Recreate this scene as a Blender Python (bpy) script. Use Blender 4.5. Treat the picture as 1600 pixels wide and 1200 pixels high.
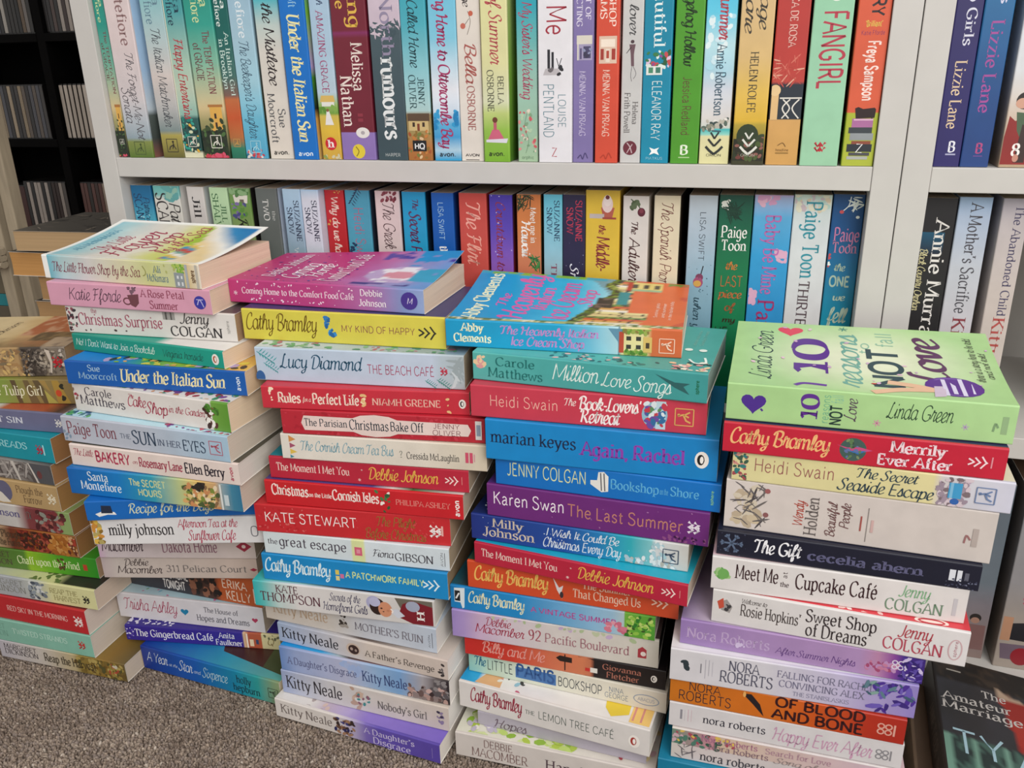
import bpy, math, random
from mathutils import Matrix, Vector

# ---------------------------------------------------------------- scene start
sc = bpy.context.scene
for _o in list(bpy.data.objects):
    bpy.data.objects.remove(_o)
COL = sc.collection

# camera
_cd = bpy.data.cameras.new('camera')
_cd.sensor_width = 36.0
_cd.lens = 30.094
_cd.clip_start = 0.02
cam = bpy.data.objects.new('camera', _cd)
COL.objects.link(cam)
cam.matrix_world = Matrix([(0.96684, -0.07113, 0.24528, 0.00000), (0.25450, 0.34810, -0.90225, 0.00000), (-0.02120, 0.93476, 0.35466, 0.65374), (0.00000, 0.00000, 0.00000, 1.00000)])
sc.camera = cam

# world: dim even room light
wd = bpy.data.worlds.new('room_light')
sc.world = wd
wd.use_nodes = True
wd.node_tree.nodes['Background'].inputs[0].default_value = (1.0, 0.97, 0.94, 1)
wd.node_tree.nodes['Background'].inputs[1].default_value = 0.54

def area(name, loc, target, size, size_y, power, col):
    l = bpy.data.lights.new(name, 'AREA')
    l.shape = 'RECTANGLE'; l.size = size; l.size_y = size_y
    l.energy = power; l.color = col
    o = bpy.data.objects.new(name, l); COL.objects.link(o)
    o.location = loc
    o.rotation_euler = (Vector(target) - Vector(loc)).to_track_quat('-Z', 'Y').to_euler()
    return o
area('window_daylight', (1.0, -1.1, 1.7), (-0.25, 0.75, 0.35), 1.5, 1.4, 42, (1.0, 0.985, 0.955))
area('ceiling_light', (0.1, 0.1, 2.35), (-0.1, 0.55, 0.2), 1.2, 1.2, 9, (1.0, 0.95, 0.88))

sc.view_settings.view_transform = 'Standard'
sc.view_settings.look = 'None'
sc.view_settings.exposure = 0.15
sc.view_settings.gamma = 1.0
sc.view_settings.use_curve_mapping = False

# ---------------------------------------------------------------- helpers
def lin(h):
    out = []
    for i in (0, 2, 4):
        c = int(h[i:i+2], 16) / 255.0
        out.append(c / 12.92 if c <= 0.04045 else ((c + 0.055) / 1.055) ** 2.4)
    return tuple(out)
_lc = {}
def L_(h):
    if not isinstance(h, str): return h
    if h[0] == '*': h = h[1:]
    if len(h) == 3: h = h[0]*2 + h[1]*2 + h[2]*2
    if h not in _lc: _lc[h] = lin(h)
    return _lc[h]
def mixc(a, b, t):
    return (a[0]+(b[0]-a[0])*t, a[1]+(b[1]-a[1])*t, a[2]+(b[2]-a[2])*t)
def ramp(stops, x):
    if x <= stops[0][0]: return L_(stops[0][1])
    for (a, ca), (b, cb) in zip(stops, stops[1:]):
        if x <= b:
            if b - a < 1e-6: return L_(cb)
            return mixc(L_(ca), L_(cb), (x-a)/(b-a))
    return L_(stops[-1][1])
def hsh(i, j, s=0):
    n = (i*374761393 + j*668265263 + s*1442695041) & 0xffffffff
    n = ((n ^ (n >> 13)) * 1274126177) & 0xffffffff
    return ((n ^ (n >> 16)) & 0xffff) / 65535.0
def vn(x, y, s=0):
    i, j = math.floor(x), math.floor(y); fx, fy = x-i, y-j
    fx = fx*fx*(3-2*fx); fy = fy*fy*(3-2*fy)
    a = hsh(i, j, s)*(1-fx)+hsh(i+1, j, s)*fx
    b = hsh(i, j+1, s)*(1-fx)+hsh(i+1, j+1, s)*fx
    return a*(1-fy)+b*fy
def fbm(x, y, s=0):
    return .55*vn(x, y, s)+.3*vn(2.1*x, 2.1*y, s+7)+.15*vn(4.3*x, 4.3*y, s+13)

# ---------------------------------------------------------------- materials
def new_mat(name):
    m = bpy.data.materials.new(name); m.use_nodes = True
    nt = m.node_tree; b = nt.nodes['Principled BSDF']
    return m, nt, b
def attr_mat(name, rough, metal=0.0, wear=0.06, scale=60, spec=.5):
    m, nt, b = new_mat(name)
    at = nt.nodes.new('ShaderNodeAttribute'); at.attribute_name = 'Col'
    tc = nt.nodes.new('ShaderNodeTexCoord')
    nz = nt.nodes.new('ShaderNodeTexNoise'); nz.inputs['Scale'].default_value = scale; nz.inputs['Detail'].default_value = 4
    nt.links.new(tc.outputs['Object'], nz.inputs['Vector'])
    mr = nt.nodes.new('ShaderNodeMapRange')
    mr.inputs[1].default_value = .3; mr.inputs[2].default_value = .7
    mr.inputs[3].default_value = 1-wear; mr.inputs[4].default_value = 1+wear*.5
    nt.links.new(nz.outputs[0], mr.inputs[0])
    mx = nt.nodes.new('ShaderNodeMix'); mx.data_type = 'RGBA'; mx.blend_type = 'MULTIPLY'; mx.inputs[0].default_value = 1
    nt.links.new(at.outputs['Color'], mx.inputs[6]); nt.links.new(mr.outputs[0], mx.inputs[7])
    nt.links.new(mx.outputs[2], b.inputs['Base Color'])
    b.inputs['Roughness'].default_value = rough; b.inputs['Metallic'].default_value = metal
    b.inputs['Specular IOR Level'].default_value = spec
    return m, nt, b, nz, tc
M_CARD = attr_mat('printed_card', .42)[0]
M_FOIL = attr_mat('foil_print', .38, .55, .1, 400)[0]
def paper_mat():
    m, nt, b, nz, tc = attr_mat('page_edges', .85, 0, .12, 1, .15)
    mp = nt.nodes.new('ShaderNodeMapping'); mp.inputs['Scale'].default_value = (5, 5, 1500)
    nt.links.new(tc.outputs['Object'], mp.inputs[0]); nt.links.new(mp.outputs[0], nz.inputs['Vector'])
    bp = nt.nodes.new('ShaderNodeBump'); bp.inputs['Strength'].default_value = .25; bp.inputs['Distance'].default_value = .0004
    nt.links.new(nz.outputs[0], bp.inputs['Height']); nt.links.new(bp.outputs[0], b.inputs['Normal'])
    return m
M_PAPER = paper_mat()
def plain_mat(name, col, rough, wear=.05, scale=25, bump=0., spec=.4, stretch=None):
    m, nt, b = new_mat(name)
    tc = nt.nodes.new('ShaderNodeTexCoord')
    nz = nt.nodes.new('ShaderNodeTexNoise'); nz.inputs['Scale'].default_value = scale; nz.inputs['Detail'].default_value = 5
    if stretch:
        mp = nt.nodes.new('ShaderNodeMapping'); mp.inputs['Scale'].default_value = stretch
        nt.links.new(tc.outputs['Object'], mp.inputs[0]); nt.links.new(mp.outputs[0], nz.inputs['Vector'])
    else:
        nt.links.new(tc.outputs['Object'], nz.inputs['Vector'])
    cr = nt.nodes.new('ShaderNodeValToRGB')
    c = L_(col)
    cr.color_ramp.elements[0].position = .3; cr.color_ramp.elements[1].position = .7
    cr.color_ramp.elements[0].color = tuple(x*(1-wear) for x in c)+(1,)
    cr.color_ramp.elements[1].color = tuple(min(1, x*(1+wear*.5)) for x in c)+(1,)
    nt.links.new(nz.outputs[0], cr.inputs[0]); nt.links.new(cr.outputs[0], b.inputs['Base Color'])
    b.inputs['Roughness'].default_value = rough; b.inputs['Specular IOR Level'].default_value = spec
    if bump:
        bp = nt.nodes.new('ShaderNodeBump'); bp.inputs['Strength'].default_value = bump; bp.inputs['Distance'].default_value = .001
        nt.links.new(nz.outputs[0], bp.inputs['Height']); nt.links.new(bp.outputs[0], b.inputs['Normal'])
    return m
M_WHITE = plain_mat('white_laminate', 'c3c0bc', .5, .03, 40)
M_BLACK = plain_mat('black_stained_wood', '080707', .8, .3, 30, .1, .08)
M_PALE = plain_mat('pale_wood', 'a89a84', .6, .2, 12, .15, .3, (8, 8, 1))
M_WALL = plain_mat('painted_wall', '6a625a', .9, .05, 6)

# ---------------------------------------------------------------- mesh makers
def mesh_obj(name, V, F, C, mats, parent=None, MI=None, smooth=False):
    """C: one colour per face, or a list of per-corner colours for a face."""
    me = bpy.data.meshes.new(name)
    me.from_pydata(V, [], F)
    for m in mats: me.materials.append(m)
    if C is not None:
        at = me.color_attributes.new('Col', 'FLOAT_COLOR', 'CORNER')
        buf = []
        for f, c in zip(F, C):
            if isinstance(c[0], (tuple, list)):
                for cc in c: buf += (cc[0], cc[1], cc[2], 1.0)
            else:
                buf += (c[0], c[1], c[2], 1.0)*len(f)
        at.data.foreach_set('color', buf)
    if MI is not None: me.polygons.foreach_set('material_index', MI)
    if smooth: me.polygons.foreach_set('use_smooth', [True]*len(F))
    me.update()
    o = bpy.data.objects.new(name, me); COL.objects.link(o)
    if parent is not None: o.parent = parent
    return o
def empty(name, loc, rz=0.0):
    o = bpy.data.objects.new(name, None); COL.objects.link(o)
    o.empty_display_size = .02
    o.location = loc; o.rotation_euler = (0, 0, rz)
    return o
def tag(o, label, cat, group=None):
    o['label'] = label; o['category'] = cat
    if group: o['group'] = group
    return o
def box(V, F, a, b, fr=None):
    """axis box from a to b, optionally through a frame function"""
    n = len(V)
    for z in (a[2], b[2]):
        for x, y in ((a[0], a[1]), (b[0], a[1]), (b[0], b[1]), (a[0], b[1])):
            p = (x, y, z); V.append(fr(*p) if fr else p)
    F += [(n, n+3, n+2, n+1), (n+4, n+5, n+6, n+7)] + [(n+i, n+(i+1) % 4, n+4+(i+1) % 4, n+4+i) for i in range(4)]
def bevel(o, w, seg=2):
    md = o.modifiers.new('edge', 'BEVEL'); md.width = w; md.segments = seg; md.limit_method = 'ANGLE'
    return o

# ---------------------------------------------------------------- a pen-stroke alphabet (cap height 10)
G = {}
def _g(txt):
    for ln in txt.strip().splitlines():
        ch, w, rest = ln.split(' ', 2)
        st = []
        for s in rest.split(';'):
            s = s.strip(); sm = s[0] == '~'
            if sm: s = s[1:]
            q = [float(v) for v in s.replace(',', ' ').split()]
            st.append((sm, [(q[i], q[i+1]) for i in range(0, len(q), 2)]))
        G[ch] = (float(w), st)
_g('''
A 8 0,0 4,10 8,0;1.5,3.6 6.5,3.6
B 7.2 1,0 1,10;~1,10 3.5,10 5.7,9.2 6,7.6 5.4,6 3.5,5.3 1,5.3;~1,5.3 4,5.2 6.3,4.3 6.7,2.6 6,.9 3.8,0 1,0
C 8.2 ~7.6,8 6.5,9.6 4.6,10.1 2.2,9.2 .8,7 .7,4 1.8,1.2 4.4,-.1 6.4,.4 7.7,1.9
D 8.3 1,0 1,10;~1,10 3.8,10 6.4,8.8 7.6,6.4 7.6,3.6 6.4,1.2 3.8,0 1,0
E 6.8 1,0 1,10;1,10 6,10;1,5.2 5,5.2;1,0 6.3,0
F 6.2 1,0 1,10;1,10 6,10;1,5.1 5,5.1
G 8.6 ~7.6,8.2 6.5,9.6 4.6,10.1 2.2,9.2 .8,7 .7,4 1.8,1.2 4.4,-.1 6.2,.2 7.6,1.2;7.6,1.2 7.6,4.2;7.6,4.2 5,4.2
H 8.2 1,0 1,10;7.2,0 7.2,10;1,5.2 7.2,5.2
I 2.8 1.4,0 1.4,10
J 5.2 ~4,10 4,5 3.9,2 2.8,.1 1.2,0 .2,1
K 7.6 1,0 1,10;6.8,10 1,4.4;2.8,6 7.2,0
L 6.2 1,0 1,10;1,0 5.8,0
M 10.2 1,0 1.2,10;1.2,10 5.1,1.5 9,10;9,10 9.2,0
N 8.6 1,0 1,10;1,10 7.6,0;7.6,0 7.6,10
O 9 ~4.5,10.1 2,9.2 .7,6.8 .7,3.2 2,.8 4.5,-.1 7,.8 8.3,3.2 8.3,6.8 7,9.2 4.5,10.1
P 7 1,0 1,10;~1,10 3.8,10 5.9,9.2 6.4,7.3 5.9,5.5 3.8,4.7 1,4.7
Q 9 ~4.5,10.1 2,9.2 .7,6.8 .7,3.2 2,.8 4.5,-.1 7,.8 8.3,3.2 8.3,6.8 7,9.2 4.5,10.1;5,2.4 8.2,-1.4
R 7.6 1,0 1,10;~1,10 3.8,10 5.9,9.2 6.4,7.3 5.9,5.5 3.8,4.7 1,4.7;3.8,4.7 7.3,0
S 6.8 ~5.9,8.3 4.8,9.8 3,10.1 1.2,9.3 .8,7.6 1.8,6.1 4.4,4.9 5.9,3.6 6,1.8 4.8,.2 2.8,-.1 1.2,.5 .4,1.9
T 7.6 3.8,0 3.8,10;.3,10 7.3,10
U 8.2 ~1,10 1,4 1.4,1.5 3,0 5,0 6.6,1.5 7.1,4 7.1,10
V 7.8 .2,10 3.9,0 7.6,10
W 11 .2,10 3,0 5.5,9 8,0 10.8,10
X 7.6 .5,10 7.1,0;7,10 .5,0
Y 7.4 .3,10 3.7,4.8 7.1,10;3.7,4.8 3.7,0
Z 7 .6,10 6.4,10 .5,0 6.6,0
a 6.1 ~.9,5.5 2.2,6.6 3.8,6.3 4.6,5 4.6,1 5.7,.1;~4.6,4 2.4,3.6 .8,2.4 .9,.7 2.2,-.1 3.6,.6 4.6,1.8
b 6.5 1,10 1,.2;~1,4.6 2.2,6.3 3.8,6.6 5.4,5.4 5.8,3.3 5.3,1.2 3.7,0 2.2,.2 1,1.6
c 5.5 ~4.9,5.2 3.9,6.4 2.5,6.5 1,5.2 .6,3.3 1,1.3 2.6,0 4,.2 5,1.4
d 6.6 5.4,10 5.4,0;~5.4,4.8 4.3,6.4 2.7,6.6 1.1,5.3 .6,3.2 1.1,1.1 2.6,0 4.2,.3 5.4,1.8
e 5.9 .8,3.5 5.2,3.5;~5.2,3.5 5,5.3 3.8,6.5 2.3,6.4 .9,5 .6,3.2 1.1,1.2 2.7,0 4.1,.2 5.2,1.3
f 3.9 ~4.2,9.5 3.2,10.1 2.1,9.3 1.9,7.5 1.9,4 1.9,0;.4,6.4 3.6,6.4
g 6.2 ~5.2,5 4.1,6.5 2.5,6.5 1,5.2 .6,3.3 1.1,1.3 2.5,.2 4.1,.5 5.2,2;~5.2,6.5 5.2,1 5,-1.6 3.8,-3 2,-3 .7,-2.2
h 6.4 1,0 1,10;~1,4.4 2.2,6.1 3.7,6.6 5,5.7 5.3,4 5.3,0
i 2.6 1.3,0 1.3,6.5;1.3,8.4 1.3,9.5
j 2.8 ~1.6,6.5 1.6,-.5 1.2,-2.4 -.2,-3;1.6,8.4 1.6,9.5
k 6 1,0 1,10;5.2,6.5 1,2.6;2.4,3.9 5.6,0
l 2.6 1.3,0 1.3,10
m 9.8 1,0 1,6.5;~1,4.4 2.1,6.1 3.4,6.6 4.6,5.8 4.9,4 4.9,0;~4.9,4.4 6,6.1 7.3,6.6 8.4,5.7 8.7,4 8.7,0
n 6.4 1,0 1,6.5;~1,4.4 2.2,6.1 3.7,6.6 5,5.7 5.3,4 5.3,0
o 6.3 ~3.1,6.6 1.4,5.8 .6,4.2 .6,2.4 1.4,.8 3.1,0 4.8,.8 5.6,2.4 5.6,4.2 4.8,5.8 3.1,6.6
p 6.5 1,6.5 1,-3;~1,4.6 2.2,6.3 3.8,6.6 5.4,5.4 5.8,3.3 5.3,1.2 3.7,0 2.2,.2 1,1.6
q 6.5 5.4,6.5 5.4,-3;~5.4,4.8 4.3,6.4 2.7,6.6 1.1,5.3 .6,3.2 1.1,1.1 2.6,0 4.2,.3 5.4,1.8
r 4.4 1,0 1,6.5;~1,4.2 2,5.9 3.2,6.6 4.2,6.2
s 5 ~4.3,5.4 3.2,6.5 1.8,6.5 .8,5.4 1.1,4.1 3.2,3.1 4.3,2.1 4,.7 2.6,-.1 1.2,.2 .4,1.3
t 4 ~1.8,8.6 1.8,5 1.8,1.4 2.5,.1 3.8,.6;.4,6.4 3.7,6.4
u 6.4 ~1,6.5 1,2.4 1.4,.8 2.8,0 4.2,.6 5.3,2.2;5.3,6.5 5.3,0
v 5.8 .3,6.5 2.9,0 5.5,6.5
w 8.6 .2,6.5 2.4,0 4.3,6 6.2,0 8.4,6.5
x 5.8 .4,6.5 5.4,0;5.2,6.5 .4,0
y 5.8 .3,6.5 3,0;~5.5,6.5 3,0 1.8,-2.4 .3,-3
z 5.2 .5,6.5 4.7,6.5 .5,0 4.9,0
0 6.8 ~3.4,10.1 1.6,9.2 .7,6.8 .7,3.2 1.6,.8 3.4,-.1 5.2,.8 6.1,3.2 6.1,6.8 5.2,9.2 3.4,10.1
1 4.4 .8,8.2 2.6,10 2.6,0
2 6.6 ~.8,7.6 1.8,9.6 3.6,10.1 5.6,9 5.8,7 4.4,4.4 .6,0;.6,0 6.2,0
3 6.4 ~.9,8.6 2.4,10 4.4,9.8 5.6,8 4.8,6 2.8,5.3;~2.8,5.3 5.2,4.6 6,2.6 4.8,.4 2.6,-.1 .6,1.2
8 6.6 ~3.3,5.3 1.4,6.4 1,8 1.8,9.6 3.3,10.1 4.8,9.6 5.6,8 5.2,6.4 3.3,5.3 1.2,4.2 .6,2.4 1.4,.6 3.3,-.1 5.2,.6 6,2.4 5.4,4.2 3.3,5.3
9 6.4 ~5.6,7 4.6,9.5 3,10.1 1,8.9 .7,6.8 1.7,4.8 3.4,4.4 5.2,5.6 5.7,7.4 5.2,3 3.8,.6 1.6,-.1
' 2 1.2,10 .9,7.6
, 2.4 ~1.4,.7 1.3,-.6 .5,-1.8
. 2.4 1.2,0 1.2,1.2
- 4 .5,3.6 3.5,3.6
! 2.8 1.4,10 1.4,3;1.4,0 1.4,1.2
? 5.4 ~.6,7.6 1.6,9.6 3.2,10 4.6,8.8 4.4,6.8 2.9,5 2.8,3;2.8,0 2.8,1.2
: 2.4 1.2,0 1.2,1.2;1.2,5 1.2,6.2
& 8 ~7.6,0 2.4,6.6 2.2,8.6 3.4,10 4.8,9 4.4,7 1.4,4 .8,2 2.4,-.1 5,.8 7,4.6
''')
G['é'] = (G['e'][0], G['e'][1]+[(False, [(2.4, 7.8), (4.2, 9.6)])])
G['É'] = (G['E'][0], G['E'][1]+[(False, [(2.6, 11), (4.4, 12.6)])])
G_ROMAN = dict(G); G_SCRIPT = dict(G); G = G_SCRIPT
_g('''
a 6.2 ~5.1,5.2 4,6.5 2.5,6.5 1,5.2 .6,3.2 1.1,1.1 2.5,0 4,.7 5.1,2.6;~5.1,6.5 5.1,1.6 5.6,.2 6.6,1.4
b 6 ~.4,1.2 2,4.5 3,8 2.4,9.9 1.4,9 1,6 1,1.6 2,.1 3.8,.2 4.8,1.8 4.9,4 4.4,5.4 6,5
d 6.4 ~5.1,5 4,6.5 2.5,6.5 1,5.2 .6,3.2 1.1,1.1 2.5,0 4,.7 5.1,2.8;~5.6,10.2 5.1,6 5.1,1.6 5.6,.2 6.7,1.4
f 4.6 ~.3,1.4 2.4,5.4 3.8,8.6 3.4,10.2 2.2,9.2 1.8,6 1.6,1 1.5,-2.6 2.4,-2.8 2.6,-.6 1.8,.6 4.8,2
g 5.8 ~5,5.2 3.8,6.5 2.4,6.4 1,5.2 .6,3.3 1.1,1.2 2.4,.1 3.9,.8 5,2.8;~5,6.5 4.9,1 4.4,-2.4 3,-3.6 1.6,-3 2,-1.8 4.4,-.4 6.2,1.4
h 6.2 ~.2,1.2 1.8,4.5 2.8,8 2.3,9.9 1.4,9 1,5 .9,0;~1,3.8 2.4,6.2 3.8,6.5 4.6,5.4 4.7,1.6 5.2,.2 6.4,1.4
i 3 ~.2,1.6 1.2,5 1.3,6.3;~1.3,6.3 1.2,1.6 1.8,.2 3.2,1.4;1.6,8.6 1.8,9.6
k 5.8 ~.2,1.2 1.8,4.5 2.8,8 2.3,9.9 1.4,9 1,5 .9,0;~.9,3 3,6.2 4.4,6.2 4.2,4.4 1.6,3.4;~1.6,3.4 3.4,1.4 4.6,.1 6.2,1.4
l 3.2 ~.2,1.2 1.8,4.5 2.8,8 2.3,9.9 1.4,9 1.1,5 1.1,1.6 1.8,.2 3.4,1.4
m 9.4 ~.3,5.4 1,6.4 1.2,5 1.1,0;~1.2,4 2.4,6.2 3.8,6.4 4.5,5 4.5,0;~4.5,4 5.8,6.2 7.2,6.4 7.9,5 7.9,1.6 8.4,.2 9.7,1.4
n 6.2 ~.3,5.4 1,6.4 1.2,5 1.1,0;~1.2,4 2.4,6.2 3.8,6.4 4.6,5 4.6,1.6 5.1,.2 6.5,1.4
r 4.6 ~.1,1.4 1,5 1.4,7.2 2.2,6 3.6,6 3.2,4 3.2,1.4 3.8,.2 4.9,1.4
s 4.6 ~.1,1.4 1.4,4.6 2.3,6.9 2.9,4.8 3.7,2.6 3.2,.4 1.8,0 .8,.8 1.6,.4 3.6,.4 4.9,1.6
t 3.8 ~.2,1.6 1.6,5 2,8.8;~2,8.8 1.7,4 1.7,1.4 2.3,.2 4,1.4;.2,6.4 3.8,6.8
u 6.2 ~.2,5.6 1,6.4 1,3 1.4,.8 2.6,0 4,.8 4.9,3;~4.9,6.5 4.8,1.6 5.3,.2 6.5,1.4
y 5.8 ~.2,5.6 1,6.4 1,3.4 1.6,1 2.8,.4 4.2,1.6 4.9,3.6;~4.9,6.5 4.8,1 4.2,-2.4 2.8,-3.6 1.5,-3 2,-1.8 4.2,-.4 6,1.4
e 5 ~.2,1.6 2.6,3 4.2,4.8 3.6,6.4 2.2,6.4 1,4.8 .8,2.4 1.6,.4 3,0 5.2,1.6
o 5.8 ~3,6.5 1.4,5.8 .6,4 .7,2 1.6,.4 3,0 4.4,.8 5,2.8 4.8,5 3,6.5 4,5.4 6,5.6
p 6 ~.3,5.2 1.2,6.6 1.2,2 1,-3;~1.2,4 2.4,6.3 3.8,6.5 5,5.2 5.2,3 4.5,.8 3,0 1.3,.8 3,.2 6.2,1.4
w 8 ~.2,5.6 .9,6.4 1,3 1.6,.6 2.8,0 3.8,1.6 4.2,5.8 4.2,2.4 5,.2 6.4,.4 7.2,3 6.8,6 8.2,5.4
v 5.4 ~.2,5.6 1,6.4 1.4,4 2.4,.2 3.6,2.4 4.2,6.2 5.6,5.4
B 7 ~1.6,9.6 1.4,5 1,0;~-.6,7.4 .4,9.6 3,10.5 5.4,9.6 5.6,7.4 4.4,5.6 2.6,5.2 5,4.8 6.4,3 5.6,.8 3.4,-.2 1.4,.6
C 7 ~5.8,8 6,9.6 4.6,10.4 2.4,9 1,6 .8,3 1.8,.6 3.8,-.1 5.6,.6 7.2,2.4
D 7.6 ~2.2,9 1.8,4 1.4,.6;~-.2,7.8 1,9.8 3.8,10.2 6.4,8.6 7.2,5.4 6,1.8 3.4,0 .8,.4
S 6.6 ~5.4,8 5.6,9.6 4,10.4 2.2,9.4 1.8,7.4 3.4,5.4 4.8,3.4 4.4,1 2.4,-.3 .4,.4 -.4,2
L 6.2 ~3.4,9.4 2.8,10.4 2.2,8 1.6,3 .9,.4 -.2,.3 .2,1.2 2.2,.4 4.4,-.2 6,1
T 7 ~-.6,8 .4,9.8 3.6,9.4 6.8,10.2;~3.8,9.4 3.2,4 2.6,.8 1,.2
R 7.4 ~1.8,9.4 1.5,5 1,0;~-.4,7.6 .6,9.8 3.4,10.4 5.6,9.2 5.4,6.8 3.4,5.2 2,5;~2.8,5 4.6,2.4 6,.2 7.8,1.2
H 8.2 ~-.4,8 .8,10 1.6,7.6 1.4,3 .6,.2;~7.4,10.2 6.4,6 5.8,2 6.4,.1 7.8,1;~1.3,4.8 4,5.6 6.2,5.4
F 6.6 ~.2,8.6 1.2,10 3.4,9.5 6.6,10.2;~2.6,9.6 2.2,5 1.6,1 .2,.2;~.6,4.8 3,5 5.4,5.6
''')
G = G_ROMAN

def crom(P, n=5):
    out = []
    m = len(P)
    if m < 3: return P
    cl = (abs(P[0][0]-P[-1][0])+abs(P[0][1]-P[-1][1])) < 1e-6
    for i in range(m-1):
        p1, p2 = P[i], P[i+1]
        p0 = P[i-1] if i > 0 else (P[m-2] if cl else p1)
        p3 = P[i+2] if i+2 < m else (P[1] if cl else p2)
        for k in range(n):
            t = k/n; t2 = t*t; t3 = t2*t
            out.append(tuple(.5*(2*p1[a]+(p2[a]-p0[a])*t+(2*p0[a]-5*p1[a]+4*p2[a]-p3[a])*t2+(3*p1[a]-p0[a]-3*p2[a]+p3[a])*t3) for a in (0, 1)))
    out.append(P[-1])
    return out
def strip(P, tk, tn, phi):
    """quads of a pen stroke along P, pen thick tk / thin tn, nib angle phi"""
    n = len(P); Lf = []; Rt = []
    for i in range(n):
        a = P[max(i-1, 0)]; b = P[min(i+1, n-1)]
        dx, dy = b[0]-a[0], b[1]-a[1]; d = math.hypot(dx, dy) or 1e-9
        w = .5*(tn+(tk-tn)*abs(math.sin(math.atan2(dy, dx)-phi)))
        k = 1.0
        if 0 < i < n-1:
            e1 = math.hypot(P[i][0]-a[0], P[i][1]-a[1]) or 1e-9; e2 = math.hypot(b[0]-P[i][0], b[1]-P[i][1]) or 1e-9
            cs = ((P[i][0]-a[0])*(b[0]-P[i][0])+(P[i][1]-a[1])*(b[1]-P[i][1]))/(e1*e2)
            if cs < -.2:  # sharp corner: keep the pen level
                Lf.append((P[i][0]-w, P[i][1])); Rt.append((P[i][0]+w, P[i][1])); continue
            k = min(1.6, 1/max(.5, math.sqrt((1+cs)/2)))
        nx, ny = -dy/d*w*k, dx/d*w*k
        Lf.append((P[i][0]+nx, P[i][1]+ny)); Rt.append((P[i][0]-nx, P[i][1]-ny))
    return [[Lf[i], Rt[i], Rt[i+1], Lf[i+1]] for i in range(n-1)]
# style: thick, thin, nib angle, slant, serif, script alphabet, width factor
STY = {'r': (1.6, .5, .35, 0, 1, 0, 1), 'b': (2.2, .8, .3, 0, 1, 0, 1), 'i': (1.9, .6, .4, .2, 1, 0, .9),
       's': (1.0, .95, 0, 0, 0, 0, 1), 'l': (.75, .7, 0, 0, 0, 0, 1), 'k': (2.0, 1.9, 0, 0, 0, 0, 1), 'm': (1.5, 1.4, 0, 0, 0, 0, 1),
       'c': (1.2, .5, .5, .22, 0, 1, 1), 'd': (1.65, .65, .5, .15, 0, 1, 1), 'h': (.8, .6, .5, .25, 0, 1, 1)}
_gc = {}
def glyph(ch, sty):
    key = (ch, sty)
    if key in _gc: return _gc[key]
    tk, tn, phi, sl, sf, scr, wf = STY[sty]
    tb = G_SCRIPT if scr else G_ROMAN
    w, st = tb.get(ch) or tb.get(ch.upper()) or G_ROMAN['o']
    Q = []
    for sm, P in st:
        Q += strip(crom(P) if sm else P, tk, tn, phi)
        if sf and not (sm and len(P) > 4 and P[0] == P[-1]):
            for end, nb in ((P[0], P[1]), (P[-1], P[-2])):
                dx, dy = end[0]-nb[0], end[1]-nb[1]
                touch = sum(1 for s2, P2 in st for p in P2 if abs(p[0]-end[0])+abs(p[1]-end[1]) < .05)
                if touch > 1: continue
                if abs(dy) > abs(dx)*.8 and (abs(end[1]) < .05 or abs(end[1]-10) < .05 or abs(end[1]-6.5) < .05 or end[1] < -2.8):
                    if ch in 'a' and not scr: continue
                    h = tn*1.0; e = tk*.5+.95
                    y0, y1 = (end[1]-h, end[1]) if end[1] > 3 else (end[1], end[1]+h)
                    xl, xr = end[0]-e, end[0]+e
                    if ch.islower() and end[1] > 3 and ch not in 'vwxy': xr = end[0]+tk*.4
                    Q.append([(xl, y0), (xr, y0), (xr, y1), (xl, y1)])
                elif abs(dx) > abs(dy)*2 and ch in 'EFTLZ' and not sm:
                    h = .55*tk; s = -1 if end[1] > 7 else 1
                    x0 = end[0]-h if dx > 0 else end[0]
                    if 3 < end[1] < 7: ya, yb = end[1]-.9, end[1]+.9
                    else: ya, yb = sorted((end[1], end[1]+s*1.9))
                    Q.append([(x0, ya), (x0+h, ya), (x0+h, yb), (x0, yb)])
    if sl: Q = [[(x+y*sl, y) for x, y in q] for q in Q]
    _gc[key] = (w*wf, Q)
    return _gc[key]
def text_quads(s, sty):
    x = 0; out = []
    sp = .35 if sty in 'chd' else 1.0 if sty in 'rbi' else 1.2
    if sty in 'chd': sp = -.15
    for ch in s:
        if ch == ' ': x += 3.6; continue
        w, Q = glyph(ch, sty)
        out += [[(px+x, py) for px, py in q] for q in Q]
        x += w+sp
    return out, max(x-sp, 1)

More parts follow.
